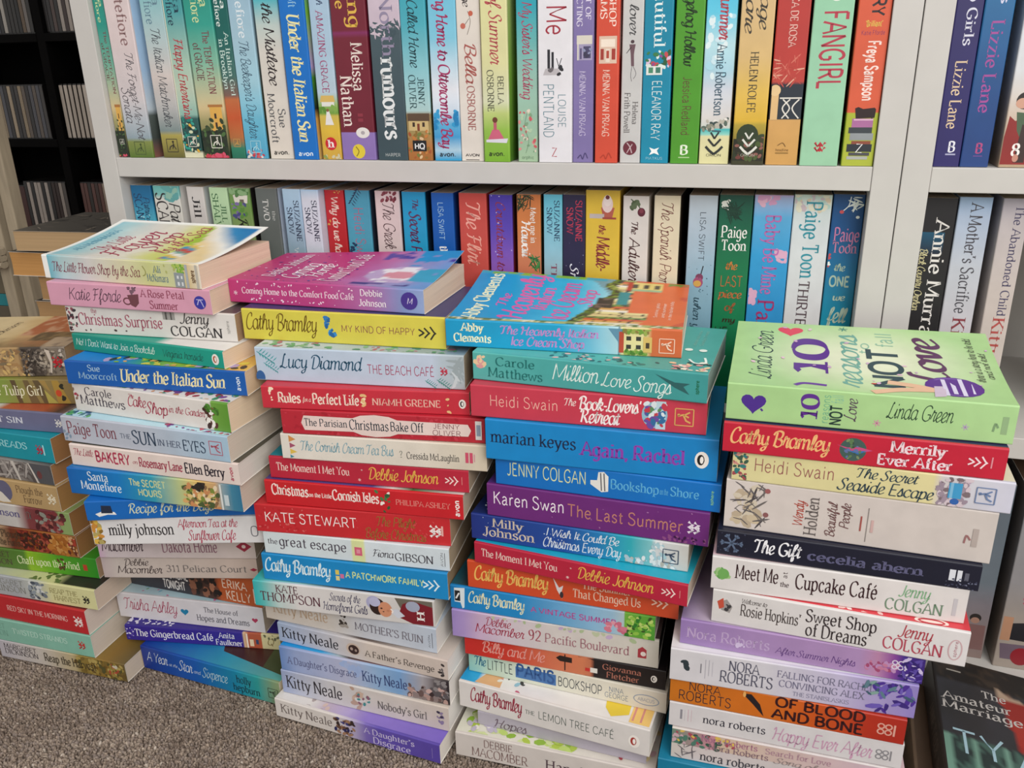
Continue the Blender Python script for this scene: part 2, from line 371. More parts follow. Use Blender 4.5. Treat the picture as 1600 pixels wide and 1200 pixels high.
# ---------------------------------------------------------------- printed artwork
class Art:
    """flat printed shapes laid on a surface; fn(u,v,k) gives the point, k counts the ink layers"""
    def __init__(s, L, H, fn, unit):
        s.L, s.H, s.fn, s.unit = L, H, fn, unit
        s.V = []; s.F = []; s.C = []; s.MI = []; s.k = 1
    def poly(s, pts, c, foil=0):
        n = len(s.V)
        s.V += [s.fn(u, v, s.k) for u, v in pts]
        s.F.append(tuple(range(n, n+len(pts)))); s.C.append(c); s.MI.append(foil)
    def add(s, it):
        k = it[0]; L, H, un = s.L, s.H, s.unit
        cl = lambda v: min(max(v, .03), .97)*H
        if k == 'r':
            u0, v0, u1, v1, c = it[1:6]; c0 = L_(c); c1 = L_(it[6]) if len(it) > 6 else c0
            n = 6 if c0 != c1 else 1
            vert = len(it) > 7
            for i in range(n):
                a, b = i/n, (i+1)/n; ca, cb = mixc(c0, c1, a), mixc(c0, c1, b)
                if vert: s.poly([(u0*L, cl(v0+(v1-v0)*a)), (u1*L, cl(v0+(v1-v0)*a)), (u1*L, cl(v0+(v1-v0)*b)), (u0*L, cl(v0+(v1-v0)*b))], [ca, ca, cb, cb])
                else: s.poly([((u0+(u1-u0)*a)*L, cl(v0)), ((u0+(u1-u0)*b)*L, cl(v0)), ((u0+(u1-u0)*b)*L, cl(v1)), ((u0+(u1-u0)*a)*L, cl(v1))], [ca, cb, cb, ca])
        elif k == 'e':
            u, v, ru, rv, c = it[1:6]; n = 18
            s.poly([(u*L+ru*un*math.cos(6.2832*i/n), cl(v+rv*un/H*math.sin(6.2832*i/n))) for i in range(n)], L_(c))
        elif k == 'o':  # outline ellipse
            u, v, ru, rv, c, w = it[1:7]; n = 24
            for i in range(n):
                a, b = 6.2832*i/n, 6.2832*(i+1)/n
                s.poly([(u*L+(ru+d)*un*math.cos(t), v*H+(rv+d)*un*math.sin(t)) for t, d in ((a, 0), (a, -w), (b, -w), (b, 0))], L_(c))
        elif k == 'p':
            s.poly([(u*L, cl(v)) for u, v in it[1]], L_(it[2]))
        elif k == 'l':
            P = [(u*L, v*H) for u, v in it[1]]
            for q in strip(crom(P) if len(P) > 2 else P, it[2]*un, it[2]*un, 0): s.poly(q, L_(it[3]))
        elif k == 't':
            txt, u0, u1, vb, vt, c, sty = it[1:8]; rot = len(it) > 8 and it[8]
            Q, w = text_quads(txt, sty); foil = 1 if c[0] == '*' else 0; cc = L_(c)
            for q in Q:
                if not rot: pts = [((u0+(u1-u0)*x/w)*L, (vb+(vt-vb)*y/10)*H) for x, y in q]
                elif rot == 1: pts = [((max(u0, u1)-abs(u0-u1)*y/10)*L, (vb+(vt-vb)*x/w)*H) for x, y in q]
                else: pts = [((u0+(u1-u0)*y/10)*L, (vt+(vb-vt)*x/w)*H) for x, y in q]
                s.poly(pts, cc, foil)
        elif k == 'x':
            seed, n, u0, u1, v0, v1, cs, sz = it[1:9]; rr = random.Random(seed)
            asp = it[9] if len(it) > 9 else 1.25
            if sz > .09: n = int(n*1.7); sz *= .7
            for i in range(n):
                u, v = rr.uniform(u0, u1)*L, rr.uniform(v0, v1)*H
                r = sz*un*rr.uniform(.5, 1.25); an = rr.uniform(0, 3.14); ca, sa = math.cos(an), math.sin(an); c = L_(rr.choice(cs))
                pts = []
                for q in range(7):
                    x, y = r*asp*math.cos(.8976*q), r/asp*math.sin(.8976*q)
                    pts.append((min(max(u+x*ca-y*sa, .002*L), .998*L), min(max(v+x*sa+y*ca, .03*H), .97*H)))
                s.k += .35; s.poly(pts, c)
        elif k == 'y':
            s.logo(*it[1:])
        s.k += 1
    def logo(s, nm, u, v, h, c):
        L, H = s.L, s.H; q = h*H; cu = u*L; cv = v*H; C = L_(c)
        def line(P, w): 
            for z in strip([(cu+x*q, cv+y*q) for x, y in P], w*q, w*q, 0): s.poly(z, C)
        if nm == 'chev':
            q *= .76
            for i, d in enumerate((-.62, -.15, .35)):
                r = .28+.13*i
                line([(d-.28, r), (d+.02, .1), (d+.14, 0), (d+.02, -.1), (d-.28, -r)], .13)
        elif nm == 'bird':  # three gulls, one above another
            for i, d in enumerate((-.5, -.1, .34)):
                r = .22+.12*i
                for sg in (-1, 1): line([(d-.2-.04*i, sg*r), (d-.06, sg*r*.55), (d+.14, 0)], .09+.02*i)
        elif nm == 'pan':
            for d in (-.2, .22):
                line([(d-.18, .45), (d+.16, .25), (d-.14, 0), (d+.16, -.2), (d-.18, -.45)], .22)
                s.poly([(cu+(d+.1+.12*math.cos(t*.8))*q, cv+(.0+.16*math.sin(t*.8))*q) for t in range(8)], C)
        elif nm == 'peng':
            s.poly([(cu+.5*q*.75*math.cos(t*.35), cv+.5*q*1.0*math.sin(t*.35)) for t in range(18)], L_('efe9e2')); s.k += 1
            s.poly([(cu+.2*q*math.cos(t*.5)-.05*q, cv+.32*q*math.sin(t*.5)) for t in range(13)], C); s.k += 1
            s.poly([(cu+.1*q*math.cos(t*.6), cv+.22*q*math.sin(t*.6)) for t in range(10)], L_('f4f0ea'))
        elif nm == 'sower':
            for P in ([(-.5, -.5), (.5, -.5)], [(.5, -.5), (.5, .5)], [(.5, .5), (-.5, .5)], [(-.5, .5), (-.5, -.5)]): line(P, .06)
            line([(-.35, .05), (-.05, .15), (.25, .0)], .1); line([(-.05, .12), (.1, -.2), (.35, -.32)], .1); line([(-.02, .12), (.3, .32)], .09)
            s.poly([(cu+(-.3+.09*math.cos(t))*q, cv+(.12+.09*math.sin(t))*q) for t in range(6)], C)
        elif nm == 'heart':
            s.poly([(cu+q*.5*math.sin(t)**3*1.0, cv+q*.03*(13*math.cos(t)-5*math.cos(2*t)-2*math.cos(3*t)-math.cos(4*t))) for t in [i*6.2832/24 for i in range(24)]], C)
        elif nm == 'star':
            for i in range(3):
                a = i*1.047+.3; line([(-.5*math.cos(a), -.5*math.sin(a)), (.5*math.cos(a), .5*math.sin(a))], .13)
        elif nm == 'flake':
            for i in range(3):
                a = i*1.047; ca, sa = math.cos(a), math.sin(a)
                line([(-.5*ca, -.5*sa), (.5*ca, .5*sa)], .09)
                for sg in (-1, 1):
                    bx, by = sg*.32*ca, sg*.32*sa
                    for d in (-.7, .7):
                        line([(bx, by), (bx+sg*.18*math.cos(a+d), by+sg*.18*math.sin(a+d))], .07)
        elif nm == 'eight':
            for d in (-.25, .2):
                for e in (-.22, .22):
                    for i in range(10):
                        a, b = .6283*i, .6283*(i+1)
                        s.poly([(cu+(d+r*math.cos(t))*q, cv+(e+r*math.sin(t))*q) for t, r in ((a, .24), (a, .14), (b, .14), (b, .24))], C)
            line([(.55, -.45), (.55, .45)], .12)
        elif nm == 'leaf':
            line([(-.5, .3), (0, 0), (.5, -.4)], .05)
            for i in range(6):
                t = -.4+.16*i; x, y = t, .25-.62*(t+.4)
                for sg in (-1, 1):
                    s.poly([(cu+x*q, cv+y*q), (cu+(x+.1+.08*sg)*q, cv+(y+sg*.12+.05)*q), (cu+(x+.22+.1*sg)*q, cv+(y+sg*.26)*q), (cu+(x+.16+.02*sg)*q, cv+(y+sg*.1-.02)*q)], C)
        elif nm == 'lips':
            line([(-.5, 0), (-.15, .25), (.2, .1), (.5, .0), (.15, -.25), (-.2, -.1), (-.5, 0)], .14)

# ---------------------------------------------------------------- a paperback
TH = .0004
def paperback(pos, yaw, L, W, T, bg, items, opt, label, group, upright=None):
    """lying: x along the spine (head at left), y from spine to fore-edge, z up through the thickness"""
    root = empty('paperback_book', pos, yaw)
    if upright is not None: root.matrix_world = upright
    tag(root, label, 'book', group)
    r = min(.0011, T*.12)
    lift = opt.get('lift'); WH = L_(opt.get('rim', 'e4e0d8'))
    fb = opt.get('front') or bg
    # --- spine
    prof = [(r*2.5, 0.0), (r, 0.0)]
    for i in range(1, 3): prof.append((r-r*math.sin(i*.5236), r-r*math.cos(i*.5236)))
    prof += [(0, r), (0, T-r)]
    for i in range(1, 3): prof.append((r-r*math.cos(i*.5236), T-r+r*math.sin(i*.5236)))
    prof += [(r, T), (r*2.5, T)]
    inn = [(max(y, TH) if y < r else y, min(max(z, TH), T-TH)) for y, z in prof]
    us = sorted(set([0.0, 1.0]+[min(max(u, 0), 1) for u, c in bg]))
    segs = []
    for a, b in zip(us, us[1:]):
        segs.append((a, b, ramp(bg, a+1e-5), ramp(bg, b-1e-5)))
    V = []; F = []; C = []; MI = []
    np_ = len(prof)
    for a, b, ca, cb in segs:
        n = len(V)
        for u in (a, b):
            V += [(u*L, y, z) for y, z in prof]
        for j in range(np_-1):
            F.append((n+j, n+j+1, n+np_+j+1, n+np_+j)); C.append([ca, ca, cb, cb]); MI.append(0)
    n = len(V)
    for u in (0, 1):
        V += [(u*L, y, z) for y, z in prof]+[(u*L, y, z) for y, z in inn]
    for j in range(np_-1):
        for e, fl in ((0, 0), (2*np_, 1)):
            f = (n+e+j, n+e+np_+j, n+e+np_+j+1, n+e+j+1); F.append(f if not fl else f[::-1]); C.append(WH); MI.append(0)
        F.append((n+np_+j, n+3*np_+j, n+3*np_+j+1, n+np_+j+1)); C.append(WH); MI.append(0)
    A = Art(L, T, lambda u, v, k: (u, -.00001-.000012*k, v), T)
    for it in items: A.add(it)
    n = len(V); V += A.V; F += [tuple(i+n for i in f) for f in A.F]; C += A.C; MI += A.MI
    mesh_obj('spine', V, F, C, [M_CARD, M_FOIL], root, MI)
    # --- front and back cover boards
    y0 = r*2.5
    paint = PAINT.get(opt.get('paint'))
    def zt(x, y):
        if not lift: return 0.0
        t = (y-y0)/(W-y0); s = x/L
        return max(0, lift[0]*(1-s)+lift[1]*s)*max(0, t)**1.7
    for nm in ('back_cover', 'front_cover'):
        top = nm[0] == 'f'
        if top and (paint or lift): nx, ny = (opt.get('grid') or (48, 30))
        else: nx, ny = 1, 1
        V = []; F = []; C = []; MI = []
        xs = [i/nx for i in range(nx+1)] if nx > 1 else sorted(set([0.0, 1.0]+[min(max(u, 0), 1) for u, c in (fb if top else bg)]))
        ys = [y0+(W-y0)*j/ny for j in range(ny+1)]
        nx = len(xs)-1
        zo = (lambda x, y: T+zt(x, y)) if top else (lambda x, y: 0.0)
        zi = (lambda x, y: T-TH+zt(x, y)) if top else (lambda x, y: TH)
        for zf in (zo, zi):
            V += [(x*L, y, zf(x*L, y)) for y in ys for x in xs]
        N = (nx+1)*(ny+1)
        st = fb if top else bg
        for j in range(ny):
            for i in range(nx):
                a = j*(nx+1)+i; f = (a, a+1, a+nx+2, a+nx+1)
                if top and paint:
                    vj = (ys[j]-y0)/(W-y0); vk = (ys[j+1]-y0)/(W-y0)
                    c = [L_(paint(xs[i], vj)), L_(paint(xs[i+1], vj)), L_(paint(xs[i+1], vk)), L_(paint(xs[i], vk))]
                else:
                    ca, cb = ramp(st, xs[i]+1e-5), ramp(st, xs[i+1]-1e-5); c = [ca, cb, cb, ca]
                F.append(f if top else f[::-1]); C.append(c if top else c[::-1])
                g = tuple(q+N for q in f); F.append(g[::-1] if top else g); C.append(WH)
        def rim(a, b):
            F.append((a, b, b+N, a+N) if top else (b, a, a+N, b+N)); C.append(WH)
        for i in range(nx):
            rim(i+1, i); rim(ny*(nx+1)+i, ny*(nx+1)+i+1)
        for j in range(ny):
            rim(j*(nx+1), (j+1)*(nx+1)); rim((j+1)*(nx+1)+nx, j*(nx+1)+nx)
        MI = [0]*len(F)
        fi = opt.get('fitems')
        if top and fi:
            A = Art(L, W, lambda u, v, k: (u, v, T+zt(u, v)+.00003+.000015*k), .025)
            for it in fi: A.add(it)
            n = len(V); V += A.V; F += [tuple(i+n for i in f) for f in A.F]; C += A.C; MI += A.MI
        mesh_obj(nm, V, F, C, [M_CARD, M_FOIL], root, MI)
    # --- page block, a little uneven
    pc = L_(opt.get('pages', 'd8c8b4')); V = []; F = []; C = []
    rr = random.Random(int(L*1e6) ^ int(T*1e6))
    e = .0006; xa, xb, ya, yb, za, zb = e, L-e, TH+.0001, W-.0008, TH, T-TH
    ny, nz = 10, 6
    ring = []
    bow = rr.uniform(.0, .0012)
    for k in range(nz+1):
        t = k/nz; z = za+(zb-za)*t; sk = bow*math.sin(3.14159*t)
        row = [(xa, ya, z)]+[(xb, ya+(yb-ya)*j/ny, z) for j in range(ny+1)]
        row = [(xa, ya, z), (xb, ya, z), (xb-rr.uniform(0, .0003), yb-sk, z), (xa+rr.uniform(0, .0003), yb-sk, z)]
        V += row
    for k in range(nz):
        for j in range(4):
            F.append((4*k+j, 4*k+(j+1) % 4, 4*k+4+(j+1) % 4, 4*k+4+j)); C.append(pc)
    F.append((3, 2, 1, 0)); C.append(pc); F.append((4*nz, 4*nz+1, 4*nz+2, 4*nz+3)); C.append(pc)
    mesh_obj('page_block', V, F, C, [M_PAPER], root)
    return root

# ---------------------------------------------------------------- cover paintings (u along the spine, v away from it)
def p_flower(u, v):
    m = .022
    if u < m or u > 1-m or v > .965: return 'f3f2ee'
    if v < .03: return 'eceae4'
    n = fbm(u*6, v*6, 3)
    c = ramp([(0, '7fbccb'), (.14, 'a9cdd2'), (.3, 'd9d4cc'), (.5, 'dcd6c4'), (.62, 'd0d07c'), (.78, 'bcc84a')], u+.1*(n-.5))
    if u > .66 and v > .45: c = L_('9dbb30') if n > .36 else L_('c4d070')
    if u > .78-.1*v+.04*(n-.5): c = ramp([(.0, 'e6d9c0'), (.35, 'e3c890'), (.55, 'e9e6e0'), (.72, '1a7fb8'), (1, '0f6cb0')], v*.75+(u-.8)*1.6+.12*(n-.5))
    if .7 < u < .8 and .08 < v < .5:
        c = L_(('c0392f', '2f8fb4', 'd9b84a', 'e8e4dc', '6f9a8a')[int(v*17+u*13) % 5])
    return c
def p_comfort(u, v):
    n = fbm(u*7, v*7, 5)
    c = ramp([(0, 'b62e70'), (.5, 'b83a7c'), (.66, 'b46aa6'), (.8, '9a8cc0'), (1, '6f94cc')], u+.12*(n-.5)-.1*(v-.5))
    if v < .03: return c
    if u > .62 and v > .05:
        d = (u-.8)**2*5+(v-.36)**2*3
        if d < .12+.06*n: c = L_('e4e0e8') if n > .42 else L_('b9a0c8')
        if d < .03: c = L_('d08a9a')
        if .62 < u < .9 and v < .12 and n > .42: c = L_('3a2f7a')
        if u > .86 and .2 < v < .55 and n > .35: c = L_('3f9cc0')
        if v > .72 and n > .5: c = L_('4a3a98')
        if v > .6 and u > .8 and n < .42: c = L_('2f8cc8')
    return c
def p_icecream(u, v):
    n = fbm(u*9, v*9, 9); n2 = fbm(u*26, v*26, 17)
    c = ramp([(0, '0c92cc'), (.35, '12a2d4'), (.55, '4fbade'), (.7, 'a4d6e2')], u+.06*(n-.5))
    if v < .05:
        return 'a9b070' if n2 > .55 else ('d9d8c0' if n2 > .42 else '5f7a4a')
    if v > .95 and u < .62: return '7fae3c' if n2 > .5 else '2fa0c0'
    hill = .50+.3*v if v > .6 else .72-.1*v
    if u > .46+.3*(v-.6) and v > .66 and u < .7 and False or (v > .6 and u > .68-.35*(v-.6)): c = L_('6f9cae') if n > .45 else L_('8ab0b8')
    edge = .66-.16*(1-v)**1.6 if v < .6 else .64+.02*math.sin(v*20)
    if u > edge:
        d = u-edge
        if d < .05: c = L_(('5f7a34', '4a5a3a', '8a9a50', '3a3a34')[int(n2*7.9) % 4])
        elif d < .3 and u < .84-.08*(v > .3):
            k = int(u*34) * 7 + int(v*26)*3
            c = L_(('e2d79a', 'd9c890', 'c9603f', 'e8e2d4', 'b9a47a', '6f8a4a', 'd0a060')[k % 7])
            if hsh(int(u*60), int(v*48), 3) > .82: c = L_('3f3a36')
        else: c = L_('d86a3c') if n > .3 else L_('c9583a')
    if .60 < u < .68 and .38 < v < .6: c = L_('2f2f38') if n2 > .42 else L_('6a5a58')
    if .69 < u < .75 and .46 < v < .74: c = L_('2f8a90')
    if .72 < u < .88 and .78 < v < .96:
        c = L_('dcc878')
        if v < .82: c = L_('9ab890')
        if int(u*60) % 3 == 0 and .85 < v < .92: c = L_('4a4438')
        if u < .745: c = L_('b8442c')
    if u > .9 and .92 < v: c = L_('c9603a') if n2 > .5 else L_('6f8a3c')
    return c
def p_ten(u, v):
    d = math.hypot((u-.52)*1.0, (v-.5)*.85)
    return mixc(L_('dde3c6'), L_('a8ce8e'), min(1, max(0, (d-.12)/.36)))
def p_landscape(u, v):
    n = fbm(u*9, v*5, 21); n2 = fbm(u*30, v*14, 4)
    c = ramp([(0, 'd6c49a'), (.45, 'd4bf94'), (.62, 'c9ab78'), (.8, 'b07850'), (1, 'a0603c')], u+.2*(n-.5))
    if v < .3: c = mixc(c, L_('6f5a3c'), min(1, (.3-v)*2.2+.5*(n2-.3)))
    if u > .62 and v > .35: c = L_('a8623f') if n2 > .45 else L_('c09070')
    if u > .72 and .2 < v < .45: c = L_('5a4a34') if n2 > .5 else L_('7a6444')
    if u > .86 and v < .3: c = L_('b09a80') if n2 > .4 else L_('8a7868')
    return c
def p_amateur(u, v):
    n = fbm(u*7, v*7, 31); n2 = fbm(u*24, v*24, 8)
    c = mixc(L_('33333a'), L_('24221f'), n)
    if u < .16: c = L_('1a1613') if n2 > .4 else L_('2f261e')
    if .12 < u < .34 and .42 < v < .8 and abs(u-(.08+.3*v)) < .055: c = L_('a8907c') if n2 > .35 else L_('7a5f50')
    if u > .22 and v > .42+.22*(u-.2) and v < .92: c = L_('8a231c') if n > .4 else L_('9a2c22')
    if v > .9 and u > .2: c = L_('1c1814')
    if u > .56 and v < .62:
        c = L_('3f5a52') if n2 > .5 else L_('23302f')
        if int(v*26) % 5 == 0: c = L_('6a8f80')
    return c
PAINT = {'flower': p_flower, 'comfort': p_comfort, 'icecream': p_icecream, 'ten': p_ten, 'landscape': p_landscape, 'amateur': p_amateur}

# ---------------------------------------------------------------- the bookcase line (s along it, d behind its front, z up)
O = (-0.67142, 0.82600)
UD = (0.99940, -0.03474)
IW = 0.77723
ZT = 0.56159
ZBT = 0.54109
ZL = 0.32489
ZLB = 0.31181
Z0 = 0.06372
S2 = 0.82303
ND = (-UD[1], UD[0])
def SF(s, d, z):
    return (O[0]+UD[0]*s+ND[0]*d, O[1]+UD[1]*s+ND[1]*d, z)
AZ = math.atan2(UD[1], UD[0])

# ---------------------------------------------------------------- setting
def carpet_back():
    m, nt, b = new_mat('carpet_backing')
    tc = nt.nodes.new('ShaderNodeTexCoord')
    vo = nt.nodes.new('ShaderNodeTexVoronoi'); vo.inputs['Scale'].default_value = 330
    nt.links.new(tc.outputs['Object'], vo.inputs['Vector'])
    cr = nt.nodes.new('ShaderNodeValToRGB')
    for e, c in zip(cr.color_ramp.elements, ('6a5c52', 'a2958a')): e.color = L_(c)+(1,)
    nt.links.new(vo.outputs['Color'], cr.inputs[0]); nt.links.new(cr.outputs[0], b.inputs['Base Color'])
    bp = nt.nodes.new('ShaderNodeBump'); bp.inputs['Strength'].default_value = .8; bp.inputs['Distance'].default_value = .003; bp.invert = True
    nt.links.new(vo.outputs['Distance'], bp.inputs['Height']); nt.links.new(bp.outputs[0], b.inputs['Normal'])
    b.inputs['Roughness'].default_value = .95; b.inputs['Specular IOR Level'].default_value = .1
    return m
fl = mesh_obj('floor', [(-3.2, -1.6, -.006), (2.2, -1.6, -.006), (2.2, 2.3, -.006), (-3.2, 2.3, -.006)], [(0, 1, 2, 3)], None, [carpet_back()])
fl['kind'] = 'structure'
V = []; F = []
box(V, F, (-3.2, 2.2, -.006), (2.2, 2.3, 2.4))
wl = mesh_obj('wall_back', V, F, None, [M_WALL]); wl['kind'] = 'structure'

def carpet():
    import numpy as np
    rng = np.random.default_rng(5)
    x0, x1, y0, y1, st = -1.3, .2, .14, .84, .0027
    nx, ny = int((x1-x0)/st), int((y1-y0)/st)
    gx, gy = np.meshgrid(np.arange(nx), np.arange(ny))
    px = x0+(gx.ravel()+rng.uniform(-.5, .5, nx*ny))*st; py = y0+(gy.ravel()+rng.uniform(-.5, .5, nx*ny))*st
    n = len(px)
    h = rng.uniform(.0035, .0056, n); r = rng.uniform(.0011, .0021, n); a = rng.uniform(0, 6.28, n)
    lx, ly = rng.normal(0, .0014, n), rng.normal(0, .0014, n)
    K = 4; V = np.zeros((n, 2*K+1, 3))
    for k in range(K):
        t = a+k*2*np.pi/K
        V[:, k] = np.stack([px+r*np.cos(t), py+r*np.sin(t), np.full(n, -.006)], 1)
        V[:, K+k] = np.stack([px+lx*.6+r*.95*np.cos(t+.3), py+ly*.6+r*.95*np.sin(t+.3), -.006+h*.72], 1)
    V[:, 2*K] = np.stack([px+lx, py+ly, -.006+h], 1)
    base = (np.arange(n)*(2*K+1))[:, None]
    q = []; tr = []
    for k in range(K):
        m = (k+1) % K
        q.append(np.stack([base[:, 0]+k, base[:, 0]+m, base[:, 0]+K+m, base[:, 0]+K+k], 1))
        tr.append(np.stack([base[:, 0]+K+k, base[:, 0]+K+m, base[:, 0]+2*K], 1))
    Q = np.concatenate(q); TT = np.concatenate(tr)
    pal = np.array([L_(c) for c in ('94867a', '9c8c7e', '86776b', 'a89a8c', '76685e', '98897c', '8a7d75', 'b6aa9e', '7e7066')])
    big = np.array([fbm(px[i]*38, py[i]*38, 2) for i in range(n)])
    idx = np.clip((rng.normal(0, 1.9, n)+3.4+(big-.5)*5).astype(int), 0, 8)
    order = np.array([4, 8, 2, 6, 0, 5, 1, 3, 7])
    col = pal[order[idx]]*rng.uniform(.92, 1.2, (n, 1))
    me = bpy.data.meshes.new('carpet_pile')
    nv, nq, nt = n*(2*K+1), len(Q), len(TT)
    me.vertices.add(nv); me.vertices.foreach_set('co', V.reshape(-1))
    me.loops.add(nq*4+nt*3); me.loops.foreach_set('vertex_index', np.concatenate([Q.reshape(-1), TT.reshape(-1)]).astype(np.int32))
    me.polygons.add(nq+nt)
    me.polygons.foreach_set('loop_start', np.concatenate([np.arange(nq)*4, nq*4+np.arange(nt)*3]).astype(np.int32))
    me.polygons.foreach_set('use_smooth', np.ones(nq+nt, dtype=bool))
    me.update(calc_edges=True)
    at = me.color_attributes.new('Col', 'FLOAT_COLOR', 'CORNER')
    li = np.concatenate([Q.reshape(-1), TT.reshape(-1)])//(2*K+1)
    c4 = np.ones((len(li), 4)); c4[:, :3] = col[li]
    at.data.foreach_set('color', c4.reshape(-1))
    m = attr_mat('carpet_yarn', .95, 0, .15, 900, .1)[0]
    me.materials.append(m)
    o = bpy.data.objects.new('carpet_pile', me); COL.objects.link(o)
    o['kind'] = 'stuff'; o['label'] = 'speckled grey-brown loop carpet on the floor'; o['category'] = 'carpet'
carpet()

# ---------------------------------------------------------------- white bookcases
BD = .25
def bookcase(s0, s1, label):
    """side panels outside the inner span s0..s1, shelves between"""
    c = SF((s0+s1)/2, BD/2, 0)
    root = empty('white_bookcase', c, AZ); tag(root, label, 'bookcase', 'white bookcases side by side')
    w = (s1-s0)/2; t = .0225; hb = BD/2
    def part(nm, a, b, bw=.0007):
        V = []; F = []; box(V, F, a, b); return bevel(mesh_obj(nm, V, F, None, [M_WHITE], root), bw)
    part('side_panel', (-w-t, -hb, 0), (-w, hb, 1.25)); part('side_panel', (w, -hb, 0), (w+t, hb, 1.25))
    e = .0002
    for zt in (ZT, ZL, Z0, ZT+.27, ZT+.54):
        part('shelf_board', (-w+e, -hb+.0008, zt-.0205), (w-e, hb-.006, zt))
    part('plinth', (-w+e, -hb+.03, 0), (w-e, -hb+.045, Z0-.021))
    part('back_panel', (-w+e, hb-.006, .0), (w-e, hb, 1.25), .0003)
    return root
bookcase(0, IW, 'large white bookcase standing behind the five floor stacks')
bookcase(S2, S2+IW, 'second white bookcase adjoining the large one, cut off by the frame')

# ---------------------------------------------------------------- books
def stacked(pos, yaw, L, W, T, bg, items, opt, label):
    return paperback(pos, yaw, L, W, T, bg, items, opt, label, 'paperbacks stacked on the carpet')
def shelved(s, d, z, L, W, T, bg, items, opt, label, group):
    p = SF(s, d, z)
    m = Matrix(((0, ND[0], UD[0], p[0]), (0, ND[1], UD[1], p[1]), (-1, 0, 0, p[2]), (0, 0, 0, 1)))
    r = paperback((0, 0, 0), 0, L, W, T, bg, items, opt, label, group, m)
    for ch in r.children: ch.location = (-L, 0, 0)
    return r
stacked((-0.8978,0.6853,0.3365),0.2460,0.1978,0.1250,0.0336,[(0,'b59a70'),(.731,'a8885c'),(.753,'4a4038'),(.861,'453c36'),(.875,'857868'),(.965,'7d7266'),(1,'9a8e80')],[('x',201,150,.406,.781,.03,.97,['b8986a','a07c50','c9a86a','8a6a48','7a6a50'],.07,1.5),('x',202,90,.753,.882,.05,.97,['2f2824','5a5048','3a322c','6a6058','8a8074'],.05,1.5),('x',203,50,.861,.991,.05,.97,['8f8478','5a5048','a89c8c','6a5f54'],.06,1.4),('p',[(.89,.95),(.915,.9),(.922,.5),(.908,.1),(.9,.15),(.908,.5)],'c9bcae'),('y','pan',.951,.5,.38,'c0202c'),('x',24,10,.969,.983,.2,.9,['c9bfb4','4a4440'],.05)],{'paint':'landscape','pages':'c9ab88','grid':(60,30),'fitems':[('t','Dickinson',.5,.455,.3,.8,'7a6a54','c',1)]},'old painted-landscape paperback with cracked stone-wall spine, top of its stack')
stacked((-0.8914,0.6891,0.3074),0.1738,0.1981,0.1250,0.0287,[(0,'6f8a3c'),(.6,'7f9040'),(.75,'8a7a48'),(1,'8a7448')],[('p',[(.64,.97),(.67,.97),(.693,.03),(.667,.03)],'5a4a30'),('p',[(.716,.97),(.746,.97),(.792,.03),(.739,.03)],'6a5838'),('p',[(.773,.97),(.807,.97),(.875,.03),(.815,.03)],'5f5034'),('p',[(.883,.97),(.921,.97),(.974,.03),(.898,.03)],'a8883c'),('p',[(.807,.97),(.845,.97),(.868,.5),(.849,.6)],'a08448'),('p',[(.83,.6),(.891,.1),(.898,.03),(.841,.03)],'a9a050'),('t','The Tulip Girl',.481,.818,.35,.75,'e2dfc0','r'),('e',.913,.45,.12,.14,'c84a28'),('x',25,4,.932,.94,.2,.8,['2a2a20'],.08)],{'pages':'c9ab88'},'olive green paperback striped like tulip leaves, second down under the painted-landscape book')
stacked((-0.8890,0.6886,0.2841),0.0390,0.1982,0.1250,0.0231,[(0,'6a6a88'),(1,'6a6a88')],[('t','WITHOUT SIN',.301,.731,.36,.66,'d8d8e0','r'),('y','pan',.96,.5,.4,'e0dcd8')],{'pages':'c9ab88','front':[(0,'c9c4c0'),(.55,'c9c4c0'),(.6,'b0553a'),(.85,'a8502f'),(.95,'3a2a2a'),(1,'6a5a5a')]},'slate purple paperback with small pale capitals, third down under the painted-landscape book')
stacked((-0.8975,0.6906,0.2536),-0.0469,0.1979,0.1250,0.0302,[(0,'0a8596'),(1,'10909f')],[('t','TWISTED THREADS',.257,.822,.45,.7,'a5dce0','r'),('y','pan',.909,.5,.36,'b0304a'),('r',.933,.3,.942,.7,'a5dce0')],{'pages':'a5794f'},'bright teal paperback with pale capitals, fourth down under the painted-landscape book')
stacked((-0.9016,0.6886,0.2287),-0.0555,0.1978,0.1250,0.0245,[(0,'7d7470'),(.7,'86807c'),(1,'5a5654')],[('x',26,40,.566,.943,.05,.95,['8f8884','6a625e','a9a29c','544c4a'],.2,3),('p',[(.717,.97),(.741,.97),(.769,.03),(.755,.03)],'c3bcb4'),('p',[(.84,.97),(.854,.97),(.896,.03),(.882,.03)],'c9c2ba'),('p',[(.849,.97),(.986,.97),(1.004,.03),(.901,.03)],'4f5054'),('e',.91,.45,.14,.2,'6a3a3a')],{'pages':'a87c54'},'grey-brown photo-spined paperback, fifth down under the painted-landscape book')
stacked((-0.8977,0.6842,0.1977),-0.0471,0.1979,0.1250,0.0307,[(0,'b49668'),(1,'b49668')],[('e',.615,.55,.36,.42,'62607a'),('p',[(.549,.6),(.596,.45),(.647,.1),(.587,.06),(.549,.1)],'d9d2c6'),('t','Plough the',.704,.891,.55,.84,'6a5238','r'),('t','Furrow',.746,.872,.18,.48,'6a5238','r'),('y','pan',.947,.48,.42,'e8dcc0')],{'pages':'a8804f'},'tan paperback with a grey bonneted figure on its spine, sixth down under the painted-landscape book')
